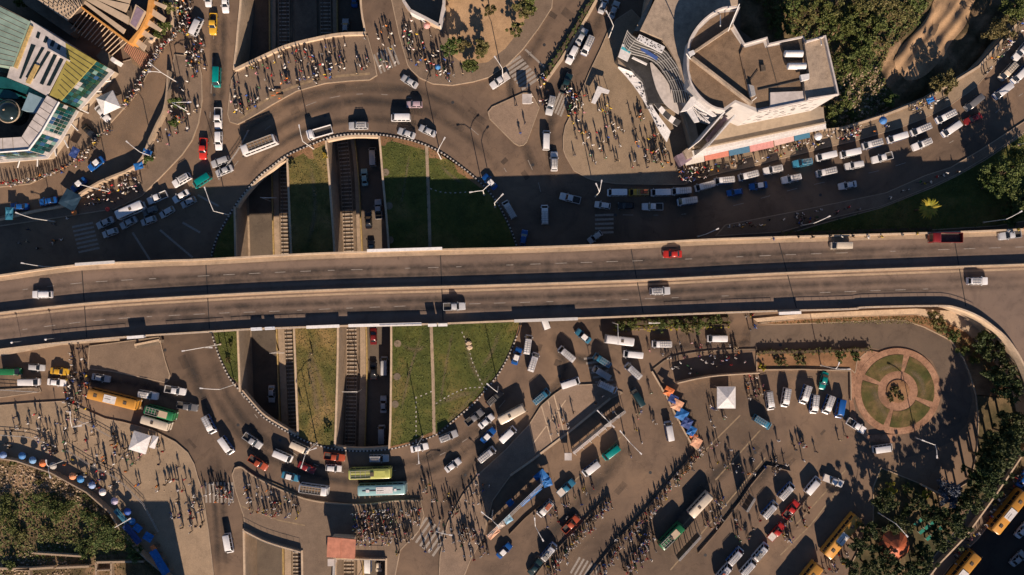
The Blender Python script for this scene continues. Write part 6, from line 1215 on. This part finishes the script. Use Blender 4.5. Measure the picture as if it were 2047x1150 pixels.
for px_, arms, h, place in [((627,298),[(100,3)],9,'at the top of the roundabout'),((882,318),[(60,3)],9,'at the upper right of the roundabout'),((458,430),[(108,5)],9,'at the left of the roundabout by the flyover shade'),((990,414),[(45,2.2)],8,'at the right of the roundabout beside a silver van'),((470,768),[(175,3.6)],9,'at the lower left of the roundabout'),((634,885),[(255,3.2),(20,2)],9,'at the bottom of the roundabout'),((845,872),[(275,3.6)],9,'at the bottom of the roundabout by a white car'),((996,773),[(140,2.5)],9,'at the lower right of the roundabout'),((1202,825),[(135,2.2),(315,2)],8,'at the right tip of the paved island'),((376,223),[(0,4),(330,2)],8,'on the market pavement at upper left'),((355,165),[(140,2.6),(180,2)],8,'beside the upper left crowd'),((185,841),[(90,3),(10,2)],8,'beside the orange bus at lower left'),((1217,76),[(120,3)],8,'beside the dark street at upper right'),((225,385),[(165,3)],8,'beside the blue taxis at left'),((110,443),[(160,3)],8,'at the left end of the market pavement'),((135,918),[(95,1),(290,2)],7,'above the umbrellas at lower left'),((262,1035),[(30,4)],7,'beside the stalls at lower left'),((310,315),[(140,3)],7,'beside the blue tarp at left'),((1190,393),[(80,2),(115,1.4)],8,'at the zebra crossing below the plaza'),((1600,452),[(25,3)],8,'on the lawn above the flyover'),((1965,445),[(30,3)],8,'on the lawn above the right end of the flyover'),((1395,473),[(25,2.4)],7,'on the pavement above the red car'),((1068,1030),[(95,1.5),(300,3)],8,'below the blue tarps'),((985,1020),[(140,2.5),(320,1.5)],7,'in the shade above the long billboard'),((1248,870),[(315,3),(130,3)],8,'between the paved island and the slanting stalls'),((1830,875),[(270,2.2),(160,3)],8,'at the bottom of the circular garden'),((1755,1025),[(310,3)],8,'above the orange pavilion'),((1640,730),[(0,2.4),(70,1)],8,'above the parked minibuses'),((880,1040),[(350,3)],8,'at the bottom zebra crossing'),((1307,643),[(180,2)],7,'at the hedge bed below the flyover'),((130,535),[(170,4)],8,'beside the left end of the flyover'),((1005,155),[(125,2.5)],7,'beside the white pickup at the top'),((2035,290),[(200,4)],8,'below the upper right road'),((1225,645),[(270,4)],8,'above the white minibus by the flyover'),((2050,620),[(150,3)],7,'at the right edge')]:
    lamp(px_, arms, h, S1 if len(arms) == 1 else D1, place)
lamp((968,390), [(190,2.4),(40,2.4)], 8, D1, 'at the right of the roundabout above a blue taxi'); lamp((441,688), [(190,4),(0,1.6)], 9.5, D1, 'at the left of the roundabout below the flyover')
for k, px_ in enumerate([(37,683),(104,677)]):
    x, y, _ = P(*px_, DT); t = empty('globe_lamp', (x, y, DZ)); MB().tube((0,0,0), (0,0,3.0), .05).build('pole', M['steel'], t)
    m_ = MB(); m_.loft([[(r*math.cos(a), r*math.sin(a), 3.0+zz) for a in np.linspace(0, 2*math.pi, 11)[:-1]] for r, zz in ((.05,0),(.2,.1),(.28,.3),(.2,.5),(.05,.6))]); m_.build('globe', M['white'], t, smooth_ang=60); t['category'] = 'lamp'; queue_label(t, 'white globe lamp on the left end of the flyover rail', '', *px_); t['group'] = 'globe lamps'

# ---------------------------------------------------------------- vegetation
def leaves(n_clump, per, rx, ry, rz, size, seed, cz=0.0, flat=.5):
    r = np.random.default_rng(seed); d = r.normal(size=(n_clump, 3)); d /= np.linalg.norm(d, axis=1)[:, None]; rad = r.uniform(.35, 1.0, n_clump)**.6
    d[:, 2] = np.where(d[:, 2] < -.3, d[:, 2]*.5, d[:, 2]); lob = 1 + .25*np.sin(3*np.arctan2(d[:, 1], d[:, 0]) + seed) + .15*np.sin(5*np.arctan2(d[:, 1], d[:, 0]) + 2*seed)
    c = d * rad[:, None] * lob[:, None] * np.array([rx, ry, rz]); cs = r.uniform(.6, 1.25, n_clump)*min(rx, ry)*.3
    o = r.normal(size=(n_clump, per, 3)); o *= (cs[:, None, None]*r.uniform(.3, 1, (n_clump, per, 1))/np.linalg.norm(o, axis=2, keepdims=True)); o[:, :, 2] *= flat
    p = (c[:, None, :] + o).reshape(-1, 3); p[:, 2] += cz; N = len(p)
    n = r.normal(size=(N, 3)); n[:, 2] = np.abs(n[:, 2]) + .35; n /= np.linalg.norm(n, axis=1)[:, None]; u = np.cross(n, r.normal(size=(N, 3))); u /= np.linalg.norm(u, axis=1)[:, None]; w = np.cross(n, u)
    s = (size*r.uniform(.55, 1.3, N))[:, None]; v = np.stack([p - u*s, p - w*s*.45 + n*s*.1, p + u*s, p + w*s*.45 + n*s*.1], 1).reshape(-1, 3)
    return v, np.arange(N*4).reshape(-1, 4), c + np.array([0, 0, cz])
def leaf_mesh(name, v, f, mat):
    me = bpy.data.meshes.new(name); me.vertices.add(len(v)); me.vertices.foreach_set('co', v.astype('f').ravel()); me.loops.add(f.size); me.loops.foreach_set('vertex_index', f.ravel().astype('i')); me.polygons.add(len(f))
    me.polygons.foreach_set('loop_start', np.arange(0, f.size, 4, dtype='i')); me.polygons.foreach_set('loop_total', np.full(len(f), 4, 'i')); me.materials.append(mat); me.update(calc_edges=True); return me
seedn = [11]
def tree(px, R, H, desc, place, mat='leaf', z=0.0, dens=1.0, name='tree', cat='tree', group='trees'):
    seedn[0] += 1; s = seedn[0]; x, y, _ = P(*px, z + H*.6); t = empty(name, (x, y, z)); nC = int(26*dens*max(.5, R/2.5)*(1.5 if H >= 9 else 1)); tall = H >= 8; v, f, c = leaves(nC, 64, R, R*.95, H*(.44 if tall else .36), .3, s, H*(.55 if tall else .64))
    link('crown', leaf_mesh('crown', v, f, M[mat]), t); m_ = MB(); r = random.Random(s); m_.tube((0,0,0), (r.uniform(-.2,.2),r.uniform(-.2,.2),H*.42), .06*H**.7, .04*H**.7, 8); hub = (0,0,H*.4)
    for k in range(min(9, nC)):
        e = c[k*(nC//9 or 1) % nC]; mid = (e[0]*.45, e[1]*.45, (hub[2]+e[2])/2+.1); m_.tube(hub, mid, .035*H**.6, .022*H**.6, 5); m_.tube(mid, tuple(e), .022*H**.6, .008, 5)
    m_.build('trunk', M['bark'], t); t['category'] = cat; t['group'] = group; queue_label(t, desc, place, *px); return t
def bush(px, R, H, desc, place, mat='leaf', z=0.0, group='bushes'):
    seedn[0] += 1; x, y, _ = P(*px, z + H*.5); t = empty('bush', (x, y, z)); v, f, c = leaves(int(14*max(.6, R/1.2)), 46, R, R, H*.5, .2, seedn[0], H*.5); link('foliage', leaf_mesh('foliage', v, f, M[mat]), t)
    m_ = MB()
    for k in range(4): m_.tube((0,0,0), tuple(c[k]), .05, .015, 5)
    m_.build('stems', M['bark'], t); t['category'] = 'bush'; t['group'] = group; queue_label(t, desc, place, *px)
for px_, R, H, place, mt in [((900,95),2.2,5.5,'beside the hoarding plot on the plaza','leaf'),((919,90),1.8,5,'beside the hoarding plot on the plaza','leafdry'),((965,95),2.0,5.5,'in the dirt yard at the top','leafdry'),((939,130),2.0,4.2,'at the kerb of the top plaza','leaf'),((1042,20),2.4,6,'in the dirt yard at the top','leafdry'),((1056,8),2.2,6,'in the dirt yard at the top','leaf'),((1030,60),1.8,5,'in the dirt yard at the top','leafdry'),((960,105),1.4,4,'in the dirt yard at the top','leafdry'),((905,-35),3,9,'beyond the top of the dirt yard','leaf'),((950,-40),3,10,'beyond the top of the dirt yard','leaf'),((980,20),1.4,5,'in the dirt yard at the top','leafdry'),
        ((353,205),1.7,4.0,'on the market pavement at upper left','leaf'),((347,244),1.1,3.0,'on the market pavement at upper left','leaf'),((297,318),1.2,3.2,'beside the blue tarp at left','leaf'),((328,55),1.6,4,'at the slatted terrace edge','leaf'),((336,15),1.6,4,'at the slatted terrace edge','leafdry'),((318,68),1.3,3.5,'at the slatted terrace edge','leaf'),((165,15),1.5,4,'beside the striped hall','leaf'),((40,5),1.6,4,'behind the green roof','leaf'),
        ((2010,350),4.6,9,'on the shaded lawn at right','leaf'),((2042,400),3.6,8,'on the shaded lawn at right','leaf'),((1985,372),3.0,7,'on the shaded lawn at right','leaf'),((2050,320),4,9,'on the shaded lawn at right','leaf'),((1885,165),3.2,6.5,'behind the upper right retaining wall','leafdry'),((2000,62),3.6,7,'behind the upper right retaining wall','leafdry'),((2030,20),3.5,8,'behind the upper right retaining wall','leaf'),((2020,430),2.4,5,'on the shaded lawn at right','leaf'),
        ((1965,680),2.6,6.5,'on the soil bank by the ramp','leaf'),((1985,700),2.8,7,'on the soil bank by the ramp','leaf'),((2005,740),3.0,7.5,'on the soil bank by the ramp','leaf'),((2015,775),3.2,8,'on the soil bank by the ramp','leaf'),((1990,750),2.6,7,'on the soil bank by the ramp','leaf'),((2035,845),3.2,11,'on the soil bank by the ramp','leaf'),((2022,868),3.0,11,'on the soil bank by the ramp','leaf'),((1985,940),2.9,11,'along the bottom right boundary wall','leaf'),((1998,915),3.0,12,'along the bottom right boundary wall','leaf'),((2012,890),3.0,12,'along the bottom right boundary wall','leaf'),((1968,968),2.8,11,'along the bottom right boundary wall','leaf'),((1945,995),2.6,10,'along the bottom right boundary wall','leaf'),((1900,985),3.2,7.5,'in the shaded corner above the garden','leafblue'),
        ((1795,1045),2.6,7,'around the orange pavilion','leaf'),((1760,1105),2.8,7,'around the orange pavilion','leaf'),((1845,1100),2.4,6,'around the orange pavilion','leaf'),((1780,1140),2.8,7,'around the orange pavilion','leaf'),((1815,1140),2.4,7,'around the orange pavilion','leaf'),((1740,1060),2.4,8,'around the orange pavilion','leaf'),((1815,1020),1.6,4.5,'around the orange pavilion','leaf'),((1770,1000),2.6,9,'around the orange pavilion','leaf'),((1740,1135),2.4,8,'around the orange pavilion','leaf'),((1840,1150),2.2,6,'around the orange pavilion','leaf'),((1960,945),2.6,10,'along the bottom right boundary wall','leaf'),((1975,915),2.6,11,'along the bottom right boundary wall','leaf'),((1990,885),2.8,11,'along the bottom right boundary wall','leaf'),((1930,1010),2.4,9,'along the bottom right boundary wall','leaf'),((1838,1005),1.9,8.5,'above the shaded garden plot','leaf'),((1870,1030),2.4,9,'above the shaded garden plot','leaf'),((1900,1040),2.6,10,'above the shaded garden plot','leaf'),((1720,1090),2.4,8.5,'around the orange pavilion','leaf'),((1705,1140),2.2,8,'around the orange pavilion','leaf'),((1885,1080),2.4,10,'beside the garden wall','leaf'),((1852,1122),1.9,10,'beside the garden wall','leaf'),((1915,1055),2.4,10,'beside the garden wall','leaf')]:
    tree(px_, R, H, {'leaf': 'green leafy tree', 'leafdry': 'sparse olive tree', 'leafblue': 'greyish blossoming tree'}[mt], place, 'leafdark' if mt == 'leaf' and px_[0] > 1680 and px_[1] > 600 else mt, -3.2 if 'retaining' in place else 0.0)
NEW = 'on the overgrown upper right slope'
for (x, y, R, H, mt) in [(1640,20,3.4,5.1,'leaf'),(1670,10,3.4,6.0,'leafdry'),(1700,25,3.1,5.1,'leaf'),(1735,15,3.4,6.0,'leafdry'),(1770,10,3.6,6.0,'leafdry'),(1800,20,3.4,5.5,'leafdry'),(1830,5,3.1,5.1,'leaf'),(1675,55,3.1,4.2,'leaf'),(1705,60,3.2,4.7,'leaf'),(1745,50,3.4,5.1,'leaf'),(1725,90,3.4,5.1,'leaf'),(1755,85,2.7,4.2,'leafdry'),(1680,130,2.7,4.2,'leaf'),(1715,125,3.1,4.7,'leaf'),(1690,205,2.5,3.8,'leaf'),(1665,225,2.4,3.8,'leaf'),(1700,235,1.7,2.5,'leaf'),(1610,30,3.1,5.1,'leafdry'),(1590,10,2.9,5.1,'leaf'),(1560,25,2.7,5.1,'leaf'),(1780,200,1.7,2.7,'leaf'),(1570,60,2.5,5.1,'leaf'),(1545,45,2.5,5.1,'leaf')]:
    tree((x, y), R, H, 'bushy green tree' if mt == 'leaf' else 'bushy olive tree', NEW, mt, hgt(*P(x, y)[:2]) - .5, .62, 'bushy_tree')
LW = 'in the overgrown lower left lot'
for (x, y, R, H, mt) in [(15,1010,2.6,2.6,'leaf'),(85,1005,2.8,2.8,'leaf'),(110,1025,2.4,2.6,'leaf'),(20,1045,2.6,2.6,'leaf'),(135,1010,2,2.2,'leaf'),(40,1075,1.8,2,'leafdry'),(170,1030,1.6,2.6,'leaf'),(205,1080,3,5,'leaf'),(230,1065,2.8,5,'leaf'),(250,1085,2.2,4,'leaf'),(165,1095,2.4,3,'leaf'),(190,1040,2.2,3.5,'leaf'),(210,1045,1.8,2.6,'leafdry'),(20,1128,1.8,1.8,'leaf'),(270,1110,2.2,3,'leaf'),(95,1060,1.4,1.6,'leafdry'),(175,995,1.4,1.8,'leaf'),(26,925,1,1.6,'leaf'),(75,965,1.0,1.6,'leafdry'),(90,945,.8,1.4,'leaf')]:
    bush((x, y), R, H, 'leafy green bush' if mt == 'leaf' else 'dry olive bush', LW, mt, .3)
for (x, y, R, H, mt, place) in [(1240,650,1.3,2,'leaf','in the hedge bed below the flyover'),(1265,648,1.4,2.2,'leaf','in the hedge bed below the flyover'),(1325,648,1.8,3,'leaf','in the hedge bed below the flyover'),(1360,650,1.6,2.4,'leaf','in the hedge bed below the flyover'),(1398,648,1.8,3.4,'leaf','in the hedge bed below the flyover'),(1375,656,1.4,2.4,'leafdry','in the hedge bed below the flyover'),(1430,640,1.6,2.6,'leaf','in the hedge bed below the flyover'),(1525,733,.9,1.0,'leafyel','beside the parked minibuses'),(1880,650,1.8,1.6,'leafdry','on the soil bank by the ramp'),(1905,670,1.6,1.6,'leaf','on the soil bank by the ramp'),(1870,635,1.6,1.4,'leafdry','on the soil bank by the ramp'),(1925,700,1.6,1.4,'leaf','on the soil bank by the ramp'),(1945,720,1.4,1.4,'leaf','on the soil bank by the ramp'),(1790,780,1.2,.9,'leafdry','in the centre of the circular garden'),(1800,795,1.1,.8,'leafdry','in the centre of the circular garden'),(1782,795,1.0,.8,'leafdry','in the centre of the circular garden'),(1680,712,1.4,1.2,'leaf','on the soil strip above the minibuses'),(1560,722,1.4,1.2,'leafdry','on the soil strip above the minibuses'),(1600,718,1.4,1.2,'leafdry','on the soil strip above the minibuses'),(1708,712,1.4,1.2,'leaf','on the soil strip above the minibuses'),(1780,975,1.6,2,'leafyel','at the top of the shaded garden plot'),(1850,990,1.2,1.6,'leafyel','at the top of the shaded garden plot'),(1815,975,1.3,1.8,'leaf','at the top of the shaded garden plot'),(583,330,.9,1,'leafdry','at the corner of the central lawn strip'),(650,310,.8,1,'leafyel','at the corner of the central lawn strip'),(655,860,1,1.2,'leaf','at the lower corner of the central lawn strip'),(460,690,.7,.8,'leafdry','on the narrow left lawn'),(455,720,.7,.8,'leafdry','on the narrow left lawn')]:
    bush((x, y), R, H, {'leaf': 'green leafy bush', 'leafdry': 'dry olive bush', 'leafyel': 'yellow green bush'}[mt], place, mt, .25)
def hedge(px, w, h, mat, label, per=70):
    pts = PX(px); o = empty('hedge', (*pts[0], .1)); vs_, fs_, nb_ = [], [], 0
    for i, (x, y, a) in enumerate(resample(pts, .8)):
        v, f, c = leaves(4, per//4, w, w, h*.55, .17, 900 + i, h*.5); v[:, 0] += x - pts[0][0]; v[:, 1] += y - pts[0][1]; vs_.append(v); fs_.append(f + nb_); nb_ += len(v)
    link('foliage', leaf_mesh('foliage', np.concatenate(vs_), np.concatenate(fs_), M[mat]), o); MB().wall([(x-pts[0][0], y-pts[0][1]) for x, y in pts], w*.8, 0, h*.6).build('stems', M['bark'], o); tag(o, label, 'hedge')
hedge([(1230,656),(1340,654),(1456,650)], .9, 1.0, 'leafyel', 'yellow green clipped hedge below the flyover')
hedge([(1230,647),(1340,643),(1454,638)], 1.3, 1.6, 'leaf', 'dark green hedge against the flyover wall')
hedge([(1182,2),(1150,58),(1112,118),(1085,158)], .8, 1.3, 'leaf', 'green median hedge on the upper street by the plaza')
hedge([(1515,704),(1600,703),(1665,701)], .9, 1.4, 'leafdry', 'dry hedge along the road above the parked minibuses'); hedge([(1680,700),(1735,699)], .9, 1.4, 'leafdry', 'short dry hedge beside the circular garden')
hedge([(1560,468),(1700,463),(1860,458)], .9, 1.1, 'leaf', 'low shaded hedge along the upper flyover edge')
MB_ = MB().wall(PX([(1193,0),(1160,58),(1122,120),(1092,162)]), .7, 0, .25).build('median_kerb', M['lightconc']); tag(MB_, 'pale kerb strip beside the green median hedge', 'kerb', kind='structure')
# palm on the lawn
pt = empty('palm_tree', P(1853, 416, 5)); pt.location.z = .2; tag(pt, 'sunlit palm tree alone on the shaded lawn', 'palm tree'); MB().tube((0,0,0), (.1,0,5.6), .28, .2, 8).build('trunk', M['bark'], pt)
for k in range(26):
    a = k*2.4; el = math.radians(10 + (k*37 % 60)); L = 2.6 + .6*random.random(); m_ = MB(); prev = None; vv = []; ff = []
    for j in range(7):
        t = j/6; r = L*t*math.cos(el*(1-.4*t)); zz = 5.6 + L*t*math.sin(el) - 1.7*t*t; w = .34*math.sin(math.pi*min(1, t*.9+.1)) + .02; vv += [(r*math.cos(a)-w*math.sin(a), r*math.sin(a)+w*math.cos(a), zz-.08), (r*math.cos(a), r*math.sin(a), zz), (r*math.cos(a)+w*math.sin(a), r*math.sin(a)-w*math.cos(a), zz-.08)]
        if j: b0 = (j-1)*3; ff += [(b0,b0+1,b0+4,b0+3),(b0+1,b0+2,b0+5,b0+4)]
    m_.add(vv, ff).build('frond', M['leafyel'], pt, recalc=False)
# undergrowth and rubble nobody could count
def scatter_leaves(name, poly, n, size, mat, zf, seed, label, cat):
    r = np.random.default_rng(seed); xs = [p[0] for p in poly]; ys_ = [p[1] for p in poly]; pts = []
    while len(pts) < n:
        q = (r.uniform(min(xs), max(xs)), r.uniform(min(ys_), max(ys_)))
        if inside(q, poly): pts.append(q)
    p = np.array([(*P(*q)[:2], 0) for q in pts]); p[:, 2] = [zf(x, y) for x, y, _ in p]; N = n
    nrm = r.normal(size=(N, 3)); nrm[:, 2] = np.abs(nrm[:, 2]) + .6; nrm /= np.linalg.norm(nrm, axis=1)[:, None]; u = np.cross(nrm, r.normal(size=(N, 3))); u /= np.linalg.norm(u, axis=1)[:, None]; w = np.cross(nrm, u); s = (size*r.uniform(.4, 1.5, N))[:, None]; p[:, 2] += s[:, 0]*.5*r.uniform(0, 1, N)
    v = np.stack([p-u*s, p-w*s*.5, p+u*s, p+w*s*.5], 1).reshape(-1, 3); o = link(name, leaf_mesh(name, v, np.arange(4*N).reshape(-1, 4), M[mat])); tag(o, label, cat, kind='stuff')
NEP = [(1500,-20),(1885,-20),(1850,40),(1790,90),(1775,140),(1800,190),(1765,228),(1690,252),(1645,255),(1668,190),(1645,80),(1600,75)]
scatter_leaves('undergrowth', NEP, 6000, .32, 'leaf', hgt, 5, 'tangled green undergrowth covering the upper right slope', 'undergrowth'); scatter_leaves('dry_undergrowth', NEP, 5000, .3, 'leafdry', hgt, 6, 'dry brown scrub on the upper right slope', 'undergrowth')
scatter_leaves('weeds', [(5,985),(120,985),(210,1030),(270,1100),(140,1120),(0,1120)], 3500, .3, 'leaf', lambda x, y: .32, 7, 'green weeds over the lower left lot', 'weeds'); scatter_leaves('dry_weeds', LOT[1:9] + [(340,1150),(0,1150)], 2200, .26, 'leafdry', lambda x, y: .32, 8, 'dry straw coloured weeds over the lower left lot', 'weeds')
def rubble(name, poly, n, zf, seed, label, smin=.08, smax=.38):
    r = random.Random(seed); m_ = MB(); xs = [p[0] for p in poly]; ys_ = [p[1] for p in poly]; k = 0
    while k < n:
        q = (r.uniform(min(xs), max(xs)), r.uniform(min(ys_), max(ys_)))
        if not inside(q, poly): continue
        k += 1; x, y, _ = P(*q); s = smin + (smax-smin)*r.random()**3; z = zf(x, y); a = r.uniform(0, 3); ca, sa = math.cos(a)*s, math.sin(a)*s; h = s*r.uniform(.5, 1.1)
        m_.add([(x+ca,y+sa,z-.1),(x-sa,y+ca,z-.1),(x-ca,y-sa,z-.1),(x+sa,y-ca,z-.1),(x+ca*.6,y+sa*.6,z+h),(x-sa*.7,y+ca*.7,z+h*.8),(x-ca*.6,y-sa*.6,z+h*.9),(x+sa*.5,y-ca*.5,z+h)], [(4,5,6,7),(0,1,5,4),(1,2,6,5),(2,3,7,6),(3,0,4,7)], 0 if r.random() < .75 else 1)
    o = m_.build(name, [M['rubble'], M['lightconc']], recalc=False); tag(o, label, 'rubble', kind='stuff')
rubble('rubble', [(0,925),(60,930),(130,958),(190,995),(230,1035),(200,1030),(110,985),(0,990)], 900, lambda x, y: .3, 3, 'pale stony rubble along the lower left wall'); rubble('stones', [(40,1100),(130,1080),(150,1150),(0,1150),(0,1130)], 350, lambda x, y: .3, 4, 'scattered stones in the lower left lot')
rubble('slope_rubble', [(1660,240),(1690,150),(1760,120),(1800,200),(1760,230),(1700,255)], 1100, hgt, 9, 'pale rubble at the foot of the overgrown slope'); rubble('market_litter', [(10,840),(140,815),(300,890),(390,960),(400,1060),(340,1000),(230,980),(60,900)], 160, lambda x, y: .27, 12, 'bits of litter on the lower left market pavement', .05, .16)
rubble('yard_litter', [(1250,850),(1700,870),(1550,1000),(1300,1140),(1000,1140),(1150,960)], 220, lambda x, y: .0, 13, 'bits of litter across the bus yard', .05, .14)
for lb, poly in list(LAWN.items()):
    n = int(min(9000, abs(area(poly))/6)); dry = 'strip' in lb; scatter_leaves('grass', poly, n, .14, 'leafdry' if dry else 'blade', lambda x, y: .18, len(lb), 'short grass growing on the ' + lb, 'grass')
scatter_leaves('grass', [(1530,646),(1700,634),(1860,632),(1900,655),(1960,700),(2000,760),(1960,740),(1925,700),(1850,648)], 2500, .16, 'leafdry', lambda x, y: .3, 21, 'patchy grass on the soil bank by the ramp', 'grass'); scatter_leaves('grass', DARKLAWN, 4000, .18, 'leaf', lambda x, y: .22, 22, 'grass of the shaded lawn at right', 'grass')
# garden boulders on the lawn
for k, px_ in enumerate([(937,686),(939,694)]):
    x, y, _ = P(*px_); o = MB().loft([[(x+r*math.cos(t)*1.2, y+r*math.sin(t), z) for t in np.linspace(0, 2*math.pi, 9)[:-1]] for r, z in ((.6,.1),(.65,.4),(.4,.65))]).build('boulder', M['lightconc']); queue_label(o, 'pale boulder on the right lawn beside the stone edging', '', *px_); o['category'] = 'boulder'; o['group'] = 'lawn boulders'
# green chairs rows in the garden
for k in range(9):
    px_ = (1835 + (k % 3)*11 + (k//3)*14 - 6, 1050 - (k % 3)*9 + (k//3)*13); x, y, _ = P(*px_, 1); t = empty('garden_table', (x, y, .2), math.radians(40)); MB().box(-.7,.7,-.4,.4,.68,.75).build('top', plain('green_plastic', (.02,.2,.15), .5, .15) if k == 0 else bpy.data.materials['green_plastic'], t)
    for sx in (-1,1): MB().box(sx*.6-.05,sx*.6+.05,-.3,.3,0,.68).build('leg', M['steel'], t)
    t['category'] = 'table'; t['group'] = 'green garden tables'; queue_label(t, 'green table in the shaded garden at lower right', '', *px_)
for o_, d_, pl_, x_, y_ in LABELQ: pass
finish_labels()
for o in bpy.data.objects:
    if 'label' in o: o['label'] = ' '.join(o['label'].replace(' ,', ',').split())

for o in bpy.data.objects:
    if 'label' in o and not 4 <= len(o['label'].split()) <= 16: print('LABELLEN', len(o['label'].split()), o['label'])
